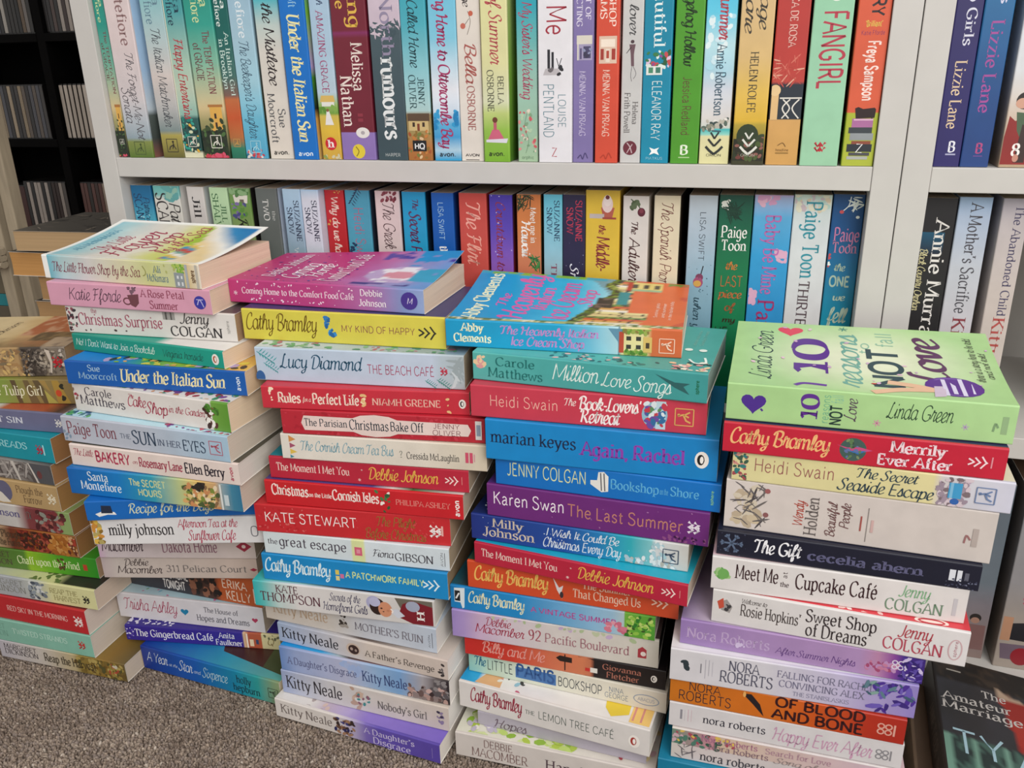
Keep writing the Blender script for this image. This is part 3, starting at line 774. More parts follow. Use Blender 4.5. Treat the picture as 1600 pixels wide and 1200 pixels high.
stacked((-0.8898,0.6795,0.1688),-0.0226,0.1981,0.1250,0.0287,[(0,'6d6894'),(.44,'6d6894'),(.45,'b9b4b0'),(.62,'c5c0bc'),(.7,'7a3a3c'),(.9,'6a2a30'),(.93,'8aa064'),(1,'8aa064')],[('x',27,40,.758,.95,.05,.95,['7a2f34','4a1c20','a05a50','8a8a80','5a2a2a'],.18),('t','Dickinson',.355,.648,.5,.8,'5a5584','r'),('t','Di',.694,.73,.5,.8,'6a6460','c')],{'pages':'9f7448'},'lavender-spined paperback with maroon picture and green end, seventh down under the painted-landscape book')
stacked((-0.8877,0.6752,0.1402),0.0003,0.1977,0.1250,0.0283,[(0,'c9b48a'),(.4,'c9b088'),(.55,'6a2f1c'),(.7,'8a4a1c'),(.9,'a86a2a'),(1,'8a5a30')],[('x',28,90,.606,.831,.05,.95,['6a2018','3a1810','8a3020','a04a38','4a2a18'],.14),('x',29,30,.813,.957,.1,.9,['b0702c','9a5a20','c08a4a'],.2),('x',30,16,.939,1.002,.1,.9,['c99a70','d9b48c','5a2a20','a03a2a'],.12),('t','Plough',.484,.615,.56,.9,'4a3a2a','r'),('t','the Furrow',.457,.624,.18,.5,'4a3a2a','r')],{'pages':'9f7448'},'sand-coloured paperback with red poppy field, eighth down under the painted-landscape book')
stacked((-0.8706,0.6706,0.1140),0.0390,0.1981,0.1250,0.0259,[(0,'b9b080'),(.25,'a8a070'),(.3,'4f6a2a'),(.52,'4f7a2a'),(.55,'86b020'),(.75,'4f9a20'),(1,'2f8a24')],[('t','MARGARET',.165,.421,.58,.86,'4a4030','r'),('t','DICKINSON',.143,.425,.2,.48,'4a4030','r'),('t','Chaff upon the Wind',.468,.881,.34,.72,'dfe6b8','r'),('x',31,9,.746,.789,.2,.9,['5a3a1c','3f2a18'],.1),('r',.907,.35,.933,.65,'b8402c')],{'pages':'c0a080'},'vivid green paperback with cream and olive left part, ninth down under the painted-landscape book')
stacked((-0.8616,0.6594,0.0874),-0.0103,0.1980,0.1000,0.0263,[(0,'a9aaa8'),(.45,'a5a8ac'),(.6,'b9bcb0'),(.7,'d0cd98'),(1,'d3d09a')],[('t','MARGARET',.234,.504,.6,.86,'84857f','r'),('t','DICKINSON',.203,.513,.24,.54,'84857f','r'),('x',32,24,.545,.666,.1,.9,['6f7882','8f98a0','d0d2d0','4a525c'],.16),('t','REAP THE',.689,.878,.54,.78,'a09868','r'),('t','HARVEST',.711,.891,.2,.45,'a09868','r'),('y','pan',.932,.45,.38,'2a2a24')],{'pages':'d9c4b0','front':[(0,'9fb4ae'),(.4,'b9bc98'),(.7,'c9c890'),(.78,'2a2622'),(1,'2a2622')],'fitems':[('x',33,14,.55,.75,0,.3,['5a6a3a'],.2)]},'pale yellow and grey paperback, tenth down under the painted-landscape book')
stacked((-0.8766,0.6594,0.0551),-0.0344,0.1980,0.1130,0.0320,[(0,'b8252b'),(1,'b8252b')],[('t','RED SKY IN THE MORNING',.432,.866,.42,.63,'e9b8b0','r'),('y','pan',.94,.5,.42,'f0e0dc'),('r',.963,.3,.967,.7,'e9c8c0')],{'pages':'d9c9bc','front':[(0,'6a1c22'),(1,'6a1c22')]},'scarlet paperback with small pale capitals, eleventh down under the painted-landscape book')
stacked((-0.8749,0.6559,0.0247),-0.0226,0.1977,0.1110,0.0301,[(0,'7fae9c'),(1,'84baa6')],[('t','MARGARET',.173,.379,.6,.82,'6f9c8c','r'),('t','DICKINSON',.16,.389,.26,.5,'6f9c8c','r'),('t','TWISTED STRANDS',.43,.823,.44,.68,'bcdccc','r'),('y','pan',.924,.5,.36,'c0403c')],{'pages':'d6cabc'},'mint green paperback with pale capitals, twelfth down under the painted-landscape book')
stacked((-0.8160,0.6544,0.0000),-0.0265,0.1789,0.1250,0.0244,[(0,'b5b0b8'),(.35,'c3bab0'),(.6,'b9a880'),(.65,'8f7a3c'),(.85,'8a6a2c'),(1,'6a5a34')],[('t','MARGARET',.04,.304,.6,.86,'3a3338','r'),('t','DICKINSON',.04,.309,.28,.56,'3a3338','r'),('x',34,60,.618,.979,.05,.95,['9a8440','7a6430','b09a58','6a5428','55502c'],.16),('t','Reap the Harvest',.364,.77,.3,.76,'3d3528','r'),('x',35,6,.872,.943,.2,.9,['c9c0a8','b04a38'],.12)],{'pages':'d6c6b2'},'grey and wheat-gold paperback lying on the carpet, thirteenth down under the painted-landscape book')
stacked((-0.6691,0.6918,0.4588),-0.0773,0.1879,0.1150,0.0239,[(0,'f2f2ee'),(.035,'f2f2ee'),(.035,'6fb3c4'),(.12,'a9c9cc'),(.3,'cdcbc8'),(.5,'d6d0b0'),(.7,'c9cc8a'),(.88,'c8cba0'),(.92,'d9c08a'),(1,'e6dcc8')],[('t','The Little Flower Shop by the Sea',.06,.63,.33,.74,'7d2f45','c'),('t','Ali',.72,.765,.56,.84,'4d6f86','r'),('t','McNamara',.675,.805,.2,.5,'4d6f86','r'),('x',1,14,.85,.91,.62,.95,['7fae3c','5f9a3a','a9c25a'],.12),('r',.845,0,.905,.62,'8f979b'),('r',.86,.1,.872,.25,'d9dee0'),('r',.885,.1,.895,.25,'d9dee0'),('r',.86,.38,.872,.5,'d9dee0'),('r',.885,.38,.895,.5,'d9dee0'),('r',.915,0,.93,1,'a9adb0'),('r',.975,0,.99,1,'b9b4a8'),('t','sphere',.945,.968,.25,.75,'6a4a2a','k',1),('l',[(.655,.8),(.67,.6),(.665,.45),(.65,.4)],.03,'8a8a3a'),('x',3,5,.7,.85,.6,.9,['b0b36a'],.05)],{'lift':(.015,.014),'paint':'flower','rim':'f4f3ef','pages':'e2c8b0','fitems':[('t','The Little',.3,.19,.22,.62,'a04058','c',1),('t','Flower',.45,.3,.1,.75,'a0344e','c',1),('t','Shop',.57,.45,.3,.75,'a0344e','c',1),('t','by the Sea',.68,.58,.25,.9,'a0344e','c',1),('t','ALI McNAMARA',.13,.08,.2,.75,'3f8fae','r',1)]},'white-edged watercolour paperback, top of its stack')
stacked((-0.6586,0.6800,0.4346),-0.0144,0.1846,0.1150,0.0240,[(0,'d49ab0'),(1,'d49ab0')],[('t','Katie Fforde',.125,.455,.3,.8,'4a2f42','h'),('p',[(.5,.62),(.57,.68),(.565,.3),(.54,.12),(.515,.2)],'6f4048'),('o',.495,.36,.2,.16,'6f4048',.06),('x',2,10,.49,.56,.66,.96,['5a3a4a','7a5a68'],.08),('t','A Rose Petal',.585,.845,.58,.88,'8d3f55','r'),('t','Summer',.63,.8,.12,.44,'8d3f55','r'),('e',.935,.48,.27,.27,'35359a'),('l',[(.918,.38),(.935,.6),(.955,.3)],.04,'b9b4dc'),('l',[(.915,.6),(.955,.6)],.03,'b9b4dc')],{'pages':'e0c6ae'},'dusty pink paperback with a brown cup, second down under the watercolour seaside book')
stacked((-0.6442,0.6818,0.4065),0.0152,0.1882,0.1150,0.0278,[(0,'d6d2cd'),(1,'d6d2cd')],[('x',4,26,0,.06,.1,.95,['5a2f38','3a3236','8a4a55','6a7a6a'],.07),('t','the',.155,.19,.78,.95,'a5586a','r'),('t','Christmas Surprise',.07,.575,.34,.76,'a5586a','r'),('r',.585,.68,.655,.95,'9a9894'),('r',.6,.68,.61,.95,'55524f'),('r',.63,.68,.638,.95,'55524f'),('t','Jenny',.68,.845,.58,.95,'3a3638','c'),('t','COLGAN',.62,.915,.12,.46,'2f2d2e','r'),('t','sphere',.945,.962,.3,.75,'8a8884','s',1),('x',5,4,.1,.4,.1,.2,['4a3a3a'],.05)],{'pages':'a88a6c','front':[(0,'3a3438'),(1,'55484c')]},'off-white paperback with dark red title and big grey name')
stacked((-0.6414,0.6798,0.3887),-0.1194,0.1865,0.1150,0.0175,[(0,'128a78'),(1,'169a86')],[('t',"No! I Don't Want to Join a Bookclub",.02,.56,.35,.75,'dff0e6','h'),('t','Virginia Ironside',.61,.87,.3,.72,'14463f','h'),('y','peng',.95,.5,.62,'b5522a')],{'pages':'e6cdb4','front':[(0,'169a86'),(.55,'1a9c88'),(.62,'e0dcd8'),(1,'e8e4e0')]},'thin jade green paperback with handwritten white title, fourth down under the watercolour seaside book')
stacked((-0.6287,0.6494,0.3644),0.0281,0.1947,0.1240,0.0241,[(0,'0d57a8'),(1,'0d57a8')],[('t','Sue',.13,.2,.62,.88,'a9c8dc','r'),('t','Moorcroft',.07,.29,.28,.56,'8fb4d0','r'),('t','Under the Italian Sun',.31,.88,.27,.8,'e8dfae','i'),('t','avon',.945,.968,.22,.78,'d9e6f0','k',1)],{'pages':'d9bd9c','front':[(0,'1f7fd0'),(.3,'1a78c8'),(.45,'3f9a5a'),(.6,'9fb83c'),(.75,'4f9a3a'),(.9,'d9a84c'),(1,'e0b860')],'fitems':[('x',6,40,.2,.98,0,.25,['7fae3c','d9c84a','b09ac8','2f2a2a','e0a85a'],.25)]},'bright blue paperback with cream lettering, fifth down under the watercolour seaside book')
stacked((-0.6290,0.6533,0.3346),-0.0985,0.1864,0.1240,0.0295,[(0,'d9d2cc'),(.89,'dcd6d0'),(.9,'6fa040'),(1,'5d9430')],[('t','Carole',.08,.26,.62,.9,'4c4650','r'),('t','Matthews',.04,.34,.28,.6,'4c4650','r'),('t','The',.375,.41,.72,.88,'a8374f','c'),('t','Cake',.36,.48,.45,.82,'a8374f','c'),('t','Shop',.475,.615,.28,.68,'a8374f','c'),('t','in the Garden',.625,.85,.42,.66,'a8374f','c'),('x',8,12,.855,.915,.15,.75,['5a3328','3f2420','7a4a38','f0ece4'],.14),('x',9,9,.86,.94,.6,.95,['4f8a2f','3f6a24'],.1),('x',10,6,0,.03,.2,.8,['a8374f','8a6a5a'],.06)],{'pages':'e2cbae','front':[(0,'e0dad2'),(1,'e0dad2')],'fitems':[('x',11,50,.3,1,0,.3,['a03a40','4fa0a8','d08a4a','7a4a8a','3f8a5a','c9a070'],.2)]},'off-white paperback with green end and chocolate art, sixth down under the watercolour seaside book')
stacked((-0.6362,0.6376,0.3074),-0.0527,0.1928,0.1240,0.0269,[(0,'b4b8c4'),(.5,'b6bcc9'),(1,'a3c0d4')],[('t','Paige Toon',.03,.335,.34,.82,'7d4450','r'),('t','THE',.36,.425,.42,.6,'5a6478','r'),('t','SUN',.435,.575,.28,.78,'2f4258','r'),('t','IN HER',.585,.72,.32,.56,'4f5a70','r'),('t','EYES',.735,.865,.26,.66,'2f4258','r'),('y','sower',.925,.5,.5,'b05a6a'),('x',12,6,0,.04,.05,.4,['7f93a8'],.07)],{'pages':'cfc3b4','front':[(0,'a9cfe0'),(1,'b9dae4')],'fitems':[('x',13,14,0,.15,0,.12,['2f6f7a','4fa05a','1f4f7a'],.15),('x',14,24,.6,1,0,.12,['a03a60','7a3a8a','c95a70'],.12)]},'pale grey-blue paperback with brick red author name, seventh down under the watercolour seaside book')
stacked((-0.6284,0.6326,0.2841),-0.0265,0.1917,0.1240,0.0230,[(0,'e0d0c8'),(1,'e0d0c8')],[('t','The Little',.02,.14,.5,.82,'a33a50','c'),('t','BAKERY',.155,.365,.32,.8,'b23c56','k'),('t','on',.38,.41,.42,.6,'a33a50','c'),('t','Rosemary Lane',.42,.675,.33,.74,'a33a50','b'),('t','Ellen Berry',.69,.915,.3,.76,'2f2a35','b'),('t','avon',.945,.965,.2,.8,'b23c56','k',1)],{'pages':'d9d4cc','front':[(0,'4a463a'),(1,'4a463a')]},'cream paperback with pink capitals and slim red lettering, eighth down under the watercolour seaside book')
stacked((-0.6313,0.6261,0.2550),0.0141,0.1924,0.1240,0.0288,[(0,'0c60ac'),(.3,'0c78bf'),(.5,'2f98b0'),(.66,'b9c48a'),(.76,'d9b56a'),(.86,'c9a070'),(.9,'8aa0a8'),(.95,'3f7f9a'),(1,'2c6f90')],[('t','Santa',.12,.24,.6,.92,'e5eef2','r'),('t','Montefiore',.07,.31,.24,.56,'e5eef2','r'),('t','The SECRET',.365,.575,.58,.82,'c8d2a0','k'),('t','HOURS',.41,.545,.22,.46,'c8d2a0','k'),('x',15,60,.68,.87,.02,.8,['d9a86a','c98a5a','7a8a3a','4a5a34','e0c080','8a6a4a','e6d2b0'],.13),('x',16,10,.74,.8,.7,.98,['2a2420','3a3028'],.13),('r',.905,.2,.93,.6,'c3d0d4'),('r',.885,0,.895,1,'d9dcd8')],{'pages':'cabfb0','front':[(0,'1a6fb0'),(1,'1a6fb0')]},'blue paperback with village picture on its spine, ninth down under the watercolour seaside book')
stacked((-0.6071,0.6135,0.2331),0.2981,0.1732,0.1170,0.0215,[(0,'0d62b2'),(1,'0d62b2')],[('p',[(.05,.35),(.07,.2),(.12,.3),(.17,.28),(.16,.42),(.1,.5)],'e6e4e0'),('p',[(.085,.38),(.15,.36),(.145,.75),(.09,.78)],'1f2a40'),('t','Recipe for the Days',.24,.72,.32,.8,'cfd6b6','c')],{'pages':'cbb9a2'},'mid-blue paperback with white scroll and yellowish script, tenth down under the watercolour seaside book')
stacked((-0.6104,0.6191,0.2022),0.2434,0.1742,0.1170,0.0306,[(0,'dad8d8'),(1,'dad8d8')],[('x',17,16,0,.055,.05,.9,['d9b04a','c98a3a','8a6a2a','b0a060'],.14),('t','milly johnson',.1,.475,.36,.78,'2c2a2c','r'),('t','Afternoon Tea at the',.505,.85,.62,.92,'b5425a','c'),('t','Sunflower Cafe',.555,.83,.14,.5,'b5425a','c'),('l',[(.93,.3),(.96,.3),(.96,.6),(.93,.6),(.93,.3)],.03,'6a6a70')],{'pages':'c9b8a0'},'white paperback with black lower-case author name and flowers, eleventh down under the watercolour seaside book')
stacked((-0.6448,0.6571,0.1587),0.2099,0.1720,0.1100,0.0433,[(0,'c9a8c0'),(.06,'cfc3c6'),(1,'cdbfb8')],[('t','Debbie',.1,.245,.52,.78,'3a2530','c'),('t','Macomber',.02,.285,.2,.52,'3a2530','c'),('t','Dakota Home',.41,.76,.18,.5,'8a6070','r'),('p',[(.88,.35),(.93,.5),(.98,.35),(.93,.2)],'9a2a40'),('e',.93,.35,.05,.05,'e0c8c0')],{'pages':'c3b4a0'},'pinkish grey paperback with plum lettering, twelfth down under the watercolour seaside book')
stacked((-0.6478,0.6605,0.1309),0.2104,0.1720,0.1100,0.0275,[(0,'b8a8a8'),(.1,'c5bab3'),(1,'c3b0a4')],[('t','Debbie',.145,.3,.58,.88,'4a3f3f','c'),('t','Macomber',.09,.38,.22,.56,'4a3f3f','c'),('t','311 Pelican Court',.41,.93,.3,.6,'77706d','r'),('p',[(.95,.42),(.975,.5),(1,.42),(.975,.34)],'9a2a40')],{'pages':'c3b4a0'},'beige paperback with grey numerals and flowing black name, thirteenth down under the watercolour seaside book')
stacked((-0.6630,0.7134,0.0862),-0.0518,0.1780,0.1000,0.0444,[(0,'3c3b42'),(.45,'35333a'),(.5,'3a2a26'),(.66,'4a2c22'),(.7,'b5572a'),(1,'b5572a')],[('t','TAKE ME HOME',.17,.46,.42,.64,'e6e2de','k'),('t','TONIGHT',.26,.43,.1,.34,'e6e2de','k'),('x',18,40,.49,.68,.02,.98,['6a4030','2a1c18','a06a50','1c1614','8a5a44'],.14),('t','ERIKA',.72,.9,.44,.68,'e8cdb8','m'),('t','KELLY',.74,.92,.1,.36,'e8cdb8','m'),('r',.945,.12,.985,.55,'d9c9b8')],{'pages':'c9b8a0','front':[(0,'5a3020'),(1,'5a3020')]},'black and burnt-orange paperback with white capitals, fourteenth down under the watercolour seaside book')
stacked((-0.6708,0.6948,0.0523),0.0543,0.1842,0.1100,0.0336,[(0,'d6d2d6'),(1,'d6d2d6')],[('t','Trisha Ashley',.04,.41,.36,.82,'a83a5a','h'),('y','heart',.465,.5,.3,'1f7fa8'),('t','The House of',.6,.83,.58,.78,'55525c','r'),('t','Hopes and Dreams',.545,.9,.22,.46,'55525c','r'),('y','heart',.94,.48,.22,'b03a5a')],{'pages':'cbb9a4','front':[(0,'c3dbe4'),(1,'a9d0dc')],'fitems':[('x',19,20,.1,.7,0,.35,['8fc0d4','d0709a','7fb08a'],.1)]},'white paperback with pink handwriting and a small blue heart')
stacked((-0.6561,0.6817,0.0315),0.1271,0.1875,0.1100,0.0206,[(0,'34258a'),(.76,'34258a'),(.77,'d9b890'),(.8,'b0553a'),(.88,'b85a3c'),(.885,'d6cc9c'),(1,'d6cc9c')],[('t','The Gingerbread Café',.06,.57,.32,.78,'f0eef4','r'),('t','Anita',.61,.71,.56,.92,'f0eef4','r'),('t','Faulkner',.585,.755,.1,.46,'f0eef4','r'),('r',.805,.15,.83,.6,'e6d2b0'),('r',.845,.3,.862,.6,'3a4a6a'),('r',.785,0,.795,1,'f0e0d0'),('x',20,14,0,.05,.1,.95,['d9d4f0','6a5ab8'],.06),('x',21,8,.89,.99,.7,.95,['6a6a50'],.08),('t','Q',.915,.955,.3,.7,'8a7a50','c')],{'pages':'d9ccb0','front':[(0,'34258a'),(1,'34258a')],'fitems':[('x',22,40,0,.3,0,.2,['e6e2f4'],.1)]},'thin violet paperback with a little house on its end')
stacked((-0.6350,0.6761,0.0000),-0.1077,0.1900,0.1100,0.0312,[(0,'14308a'),(.4,'0f58b0'),(.7,'0f86a8'),(.85,'2c9c9a'),(.95,'7a9a78'),(1,'8a9a70')],[('t','A Year',.035,.19,.4,.82,'dfe8ee','h'),('t','at the',.2,.265,.42,.55,'c9d8e6','h'),('t','Star',.275,.375,.36,.8,'dfe8ee','h'),('t','and',.385,.435,.4,.55,'c9d8e6','h'),('t','Sixpence',.45,.63,.34,.76,'b9d8e0','h'),('t','holly',.7,.8,.52,.84,'10303c','r'),('t','hepburn',.67,.855,.16,.46,'10303c','r'),('y','sower',.95,.45,.4,'3a4a3a')],{'pages':'d9ccb0','front':[(0,'14389a'),(.3,'1f6fb4'),(.6,'2f98b4'),(1,'5fa9a0')],'lift':(0,.001),'fitems':[('p',[(.42,.5),(.5,.6),(.99,.6),(.99,.1),(.52,.22)],'3f1f1c'),('p',[(.78,.6),(.99,.6),(.99,.1),(.83,.15)],'3f4a2c'),('t','holly',.58,.7,.75,.95,'14303c','r'),('x',23,30,.1,.6,.6,1,['2f90c0','4fb0c8'],.2)]},'deep blue to teal paperback with white handwriting, lowest and flat on the carpet')
stacked((-0.4735,0.7082,0.4394),-0.0394,0.2029,0.1090,0.0229,[(0,'b83674'),(.5,'b84080'),(.75,'a86aa4'),(.9,'8090c4'),(1,'8fa3cf')],[('t','Coming Home to the Comfort Food Café',.07,.655,.42,.68,'f2dfe8','r'),('x',36,22,.05,.66,.76,.9,['f0d4e4'],.035),('x',37,22,.08,.66,.14,.26,['f0d4e4'],.04),('y','star',.035,.42,.2,'f0d4e4'),('t','Debbie',.69,.8,.62,.88,'f4eaf0','r'),('t','Johnson',.68,.815,.2,.48,'f4eaf0','r'),('e',.93,.52,.36,.36,'44308a'),('t','M',.918,.944,.4,.64,'d9d4ec','c')],{'paint':'comfort','grid':(56,32),'lift':(.002,.013),'pages':'e0c9b4','fitems':[('x',38,70,0,.55,.02,.95,['8a3a90','e0a0c8','5a3a8a'],.06),('t','Debbie Johnson',.2,.13,.15,.9,'f0d4e4','r',1),('t','Coming',.33,.23,.12,.6,'f4e4ee','c',1),('t','Home',.42,.34,.2,.6,'f4e4ee','c',1),('t','Comfort Food Café',.54,.45,.1,.9,'f0d4e4','r',1)]},'magenta paperback fading to lilac with white dots, top of its stack')
stacked((-0.4512,0.6895,0.4090),0.0263,0.2015,0.1120,0.0300,[(0,'d2c64a'),(1,'d4c84e')],[('t','Cathy Bramley',.012,.375,.34,.86,'*8a6f2a','c'),('x',39,7,.415,.445,.55,.85,['2f78b8','1f5f9a'],.1),('x',40,6,.44,.465,.28,.48,['2f88c8','1f5f9a'],.08),('t','MY KIND OF HAPPY',.5,.855,.41,.62,'8a4a4a','s'),('y','chev',.925,.5,.5,'2a2a24')],{'pages':'e0cfa8','front':[(0,'3a3a6a'),(1,'3a3a6a')]},'bright yellow paperback with blue flowers, second down under the magenta book')
stacked((-0.4296,0.6691,0.3761),0.0670,0.2007,0.1220,0.0326,[(0,'b4c6d8'),(.85,'bcc8da'),(.9,'b0bec8'),(1,'a9b4b8')],[('y','leaf',.05,.72,.5,'3f9aa0'),('y','leaf',.07,.42,.4,'3f9aa0'),('e',.015,.1,.14,.2,'2f5f9a'),('t','Lucy Diamond',.12,.515,.42,.82,'1f4f6a','c'),('t','THE BEACH CAFÉ',.545,.86,.36,.62,'a5405e','s'),('y','pan',.905,.52,.24,'c03a50'),('y','leaf',.84,.14,.3,'2f9088'),('y','leaf',.9,.16,.36,'3f8a80'),('x',41,10,.95,.99,.1,.9,['98a4a8','c3ccd0'],.14,2.5)],{'pages':'b9a890','front':[(0,'c9d4dc'),(1,'7f98a8')],'fitems':[('x',42,40,.02,.95,0,.15,['5fa078','7fb08a','b06a80','3f8a70'],.16)]},'ice blue paperback with teal script and green leaves, third down under the magenta book')
stacked((-0.4196,0.6555,0.3537),0.1122,0.1967,0.1170,0.0221,[(0,'c22c3c'),(1,'c22c3c')],[('x',43,6,.04,.055,.05,.95,['f0dcc0'],.08),('t','Rules',.08,.19,.3,.74,'f0d8c8','b'),('t','for a',.2,.24,.36,.56,'f0d8c8','c'),('t','Perfect Life',.25,.475,.28,.74,'f0d8c8','b'),('x',44,10,.49,.51,.08,.95,['f0d8b0','e0b880'],.08),('t','NIAMH GREENE',.54,.865,.32,.62,'e8b9a8','r'),('x',45,4,.895,.91,.05,.8,['e0b880'],.07),('y','peng',.967,.5,.4,'2a2a2a')],{'pages':'c9b098'},'red paperback with cream dots and cream title, fourth down under the magenta book')
stacked((-0.4026,0.6562,0.3291),0.0892,0.1941,0.1220,0.0244,[(0,'b42434'),(1,'b42434')],[('x',46,50,.01,.99,.05,.95,['a81e2e','c03444'],.1),('p',[(.1,.5),(.115,.8),(.36,.78),(.4,.9),(.47,.95),(.54,.9),(.58,.78),(.92,.74),(.935,.5),(.92,.26),(.58,.22),(.54,.1),(.47,.05),(.4,.1),(.36,.22),(.115,.2)],'e0cbc4'),('t','The Parisian',.115,.33,.38,.68,'2f3a44','r'),('t','Christmas',.342,.535,.32,.72,'2f3a44','r'),('t','Bake Off',.545,.705,.34,.7,'2f3a44','r'),('t','JENNY',.755,.88,.53,.72,'7a4a50','s'),('t','OLIVER',.75,.885,.26,.46,'7a4a50','s'),('r',.955,.15,.985,.9,'d9d4d0'),('r',.96,.3,.98,.75,'8a96a8')],{'pages':'a5907a'},'red patterned paperback with a long cream title label, fifth down under the magenta book')
stacked((-0.4061,0.6562,0.3027),0.0687,0.1992,0.1220,0.0260,[(0,'dcd6cc'),(.7,'d9d0c2'),(1,'cfc2ac')],[('p',[(.04,.95),(.075,.8),(.04,.68)],'c98a4a'),('p',[(.042,.66),(.072,.55),(.042,.44)],'a0506a'),('p',[(.042,.42),(.078,.3),(.042,.2)],'d9b850'),('p',[(.04,.18),(.06,.1),(.04,.04)],'3f8a9a'),('t','The Cornish Cream Tea Bus',.095,.555,.38,.76,'7aa3b0','c'),('t','?',.585,.6,.35,.6,'8a8a80','r'),('t','Cressida McLaughlin',.62,.87,.32,.58,'4a4644','r'),('r',.9,.3,.915,.7,'c9506a'),('r',.92,.3,.935,.7,'c9506a'),('r',.94,.35,.945,.65,'c9909a')],{'pages':'c9b8a0'},'cream paperback with pale blue script and bunting, sixth down under the magenta book')
stacked((-0.4229,0.6580,0.2796),0.0532,0.1983,0.1220,0.0228,[(0,'b4243a'),(1,'b4243a')],[('t','The Moment I Met You',.035,.41,.38,.74,'ecd0c6','r'),('y','star',.46,.22,.14,'f0d8d0'),('y','star',.475,.68,.08,'f0d8d0'),('t','Debbie Johnson',.505,.85,.3,.82,'e2b450','c'),('y','chev',.925,.5,.5,'f0d8d0'),('r',.965,.35,.968,.7,'d98a84')],{'pages':'b5a08a','front':[(0,'1c7f90'),(1,'2a8a98')]},'crimson paperback with gold script, under the cream book, seventh down under the magenta book')
stacked((-0.4277,0.6524,0.2541),0.0485,0.1988,0.1220,0.0252,[(0,'c41f28'),(1,'c41f28')],[('t','Christmas',.035,.225,.42,.86,'f2e0d8','b'),('t','on the Little',.228,.345,.44,.62,'f0dcd4','b'),('t','Cornish Isles',.35,.585,.4,.82,'f2e0d8','b'),('x',47,8,.575,.64,.05,.95,['3f7a4a','2f5a34','f0e8e0'],.1),('t','PHILLIPA ASHLEY',.67,.935,.42,.64,'e08a80','r'),('t','avon',.955,.98,.15,.8,'f4ece8','k',1)],{'pages':'c9b8a4','front':[(0,'4a3a7a'),(.55,'5a4a8a'),(.65,'d9d4d0'),(.75,'3f6a3a'),(1,'d0ccc8')]},'scarlet paperback with white title and holly, eighth down under the magenta book')
stacked((-0.4402,0.6487,0.2232),0.0751,0.1971,0.1220,0.0306,[(0,'c2282f'),(1,'c2282f')],[('x',48,40,0,.3,.05,.95,['cf4a4c','d0605c','b82028'],.05),('t','KATE STEWART',.05,.53,.4,.74,'f6eae6','s'),('t','The Plight',.63,.825,.55,.88,'*c08a4a','c'),('t','Before Christmas',.57,.875,.1,.44,'*c08a4a','c'),('y','pan',.925,.5,.42,'f0e4e0'),('r',.955,.35,.965,.7,'e0a8a0'),('x',49,20,.5,.99,.05,.95,['cc4446'],.04)],{'pages':'b59a80'},'tomato red paperback with bold white capitals, ninth down under the magenta book')
stacked((-0.4356,0.6504,0.1983),0.0449,0.1912,0.1220,0.0247,[(0,'cfdadd'),(.48,'cfd9dd'),(.49,'d6dca0'),(.55,'d6dca0'),(.56,'d2dbe0'),(1,'ccd6dc')],[('t','the',.02,.075,.45,.7,'55505a','r'),('t','great escape',.085,.455,.4,.84,'55505a','r'),('r',.5,.3,.54,.68,'d0607a'),('r',.51,.4,.53,.58,'e090a0'),('t','Fiona',.595,.705,.34,.66,'4a4850','c'),('t','GIBSON',.715,.915,.26,.6,'4a4850','r'),('t','AVON',.955,.968,.2,.8,'5a5a60','s',1),('r',.975,.2,.978,.8,'5a5a60')],{'pages':'b5a48c'},'pale ice-grey paperback with narrow grey title, tenth down under the magenta book')
stacked((-0.4401,0.6489,0.1678),0.0335,0.1940,0.1220,0.0301,[(0,'1585c2'),(1,'1585c2')],[('t','Cathy Bramley',.01,.375,.36,.84,'d6ecf4','d'),('r',.405,.5,.425,.68,'d9c45a'),('r',.43,.38,.45,.54,'d0709a'),('r',.405,.28,.425,.45,'e0d08a'),('t','A PATCHWORK FAMILY',.46,.875,.43,.66,'c9dfa0','k'),('y','chev',.925,.5,.5,'dff0f4')],{'pages':'9a8468','front':[(0,'1f6a90'),(.4,'3a5a4a'),(1,'2f6f9a')]},'azure paperback with white script and four small patches, eleventh down under the magenta book')
stacked((-0.4517,0.6444,0.1373),0.0359,0.1920,0.1220,0.0302,[(0,'30aeb0'),(.05,'5ab8b6'),(.14,'b9ccc8'),(.25,'d6d2d0'),(1,'cac6c2')],[('t','KATE',.13,.255,.64,.92,'5f3a44','r'),('t','THOMPSON',.035,.375,.26,.6,'5f3a44','r'),('t','Secrets of the',.43,.6,.58,.86,'3d3a5a','c'),('t','Homefront Girls',.39,.635,.18,.5,'3d3a5a','c'),('p',[(.79,.96),(.99,.96),(.99,.04),(.9,.04),(.84,.3)],'6a6458'),('p',[(.83,.75),(.88,.92),(.99,.75),(.99,.04),(.88,.04),(.8,.25)],'7a1c28'),('e',.885,.7,.24,.2,'9fa4b8'),('p',[(.76,.45),(.8,.55),(.84,.3),(.8,.18)],'c9ccd6'),('e',.675,.68,.26,.26,'a9a8c8'),('e',.695,.55,.28,.32,'2f1f1c'),('e',.735,.47,.24,.29,'c98a6a'),('e',.715,.5,.04,.03,'3a2420'),('e',.725,.38,.03,.02,'3a2420'),('e',.75,.43,.05,.04,'b87a5c'),('l',[(.765,.52),(.775,.44),(.77,.36)],.05,'f0e4dc'),('e',.68,.72,.2,.18,'b4b4d0'),('t','H',.905,.945,.22,.52,'f0ece8','b',1)],{'pages':'dcd6cc','front':[(0,'2fb8b8'),(.25,'8fc8c4'),(.45,'6a6468'),(.6,'2a2a34'),(1,'1c2030')]},'white paperback with smiling woman in a cap printed on the spine')
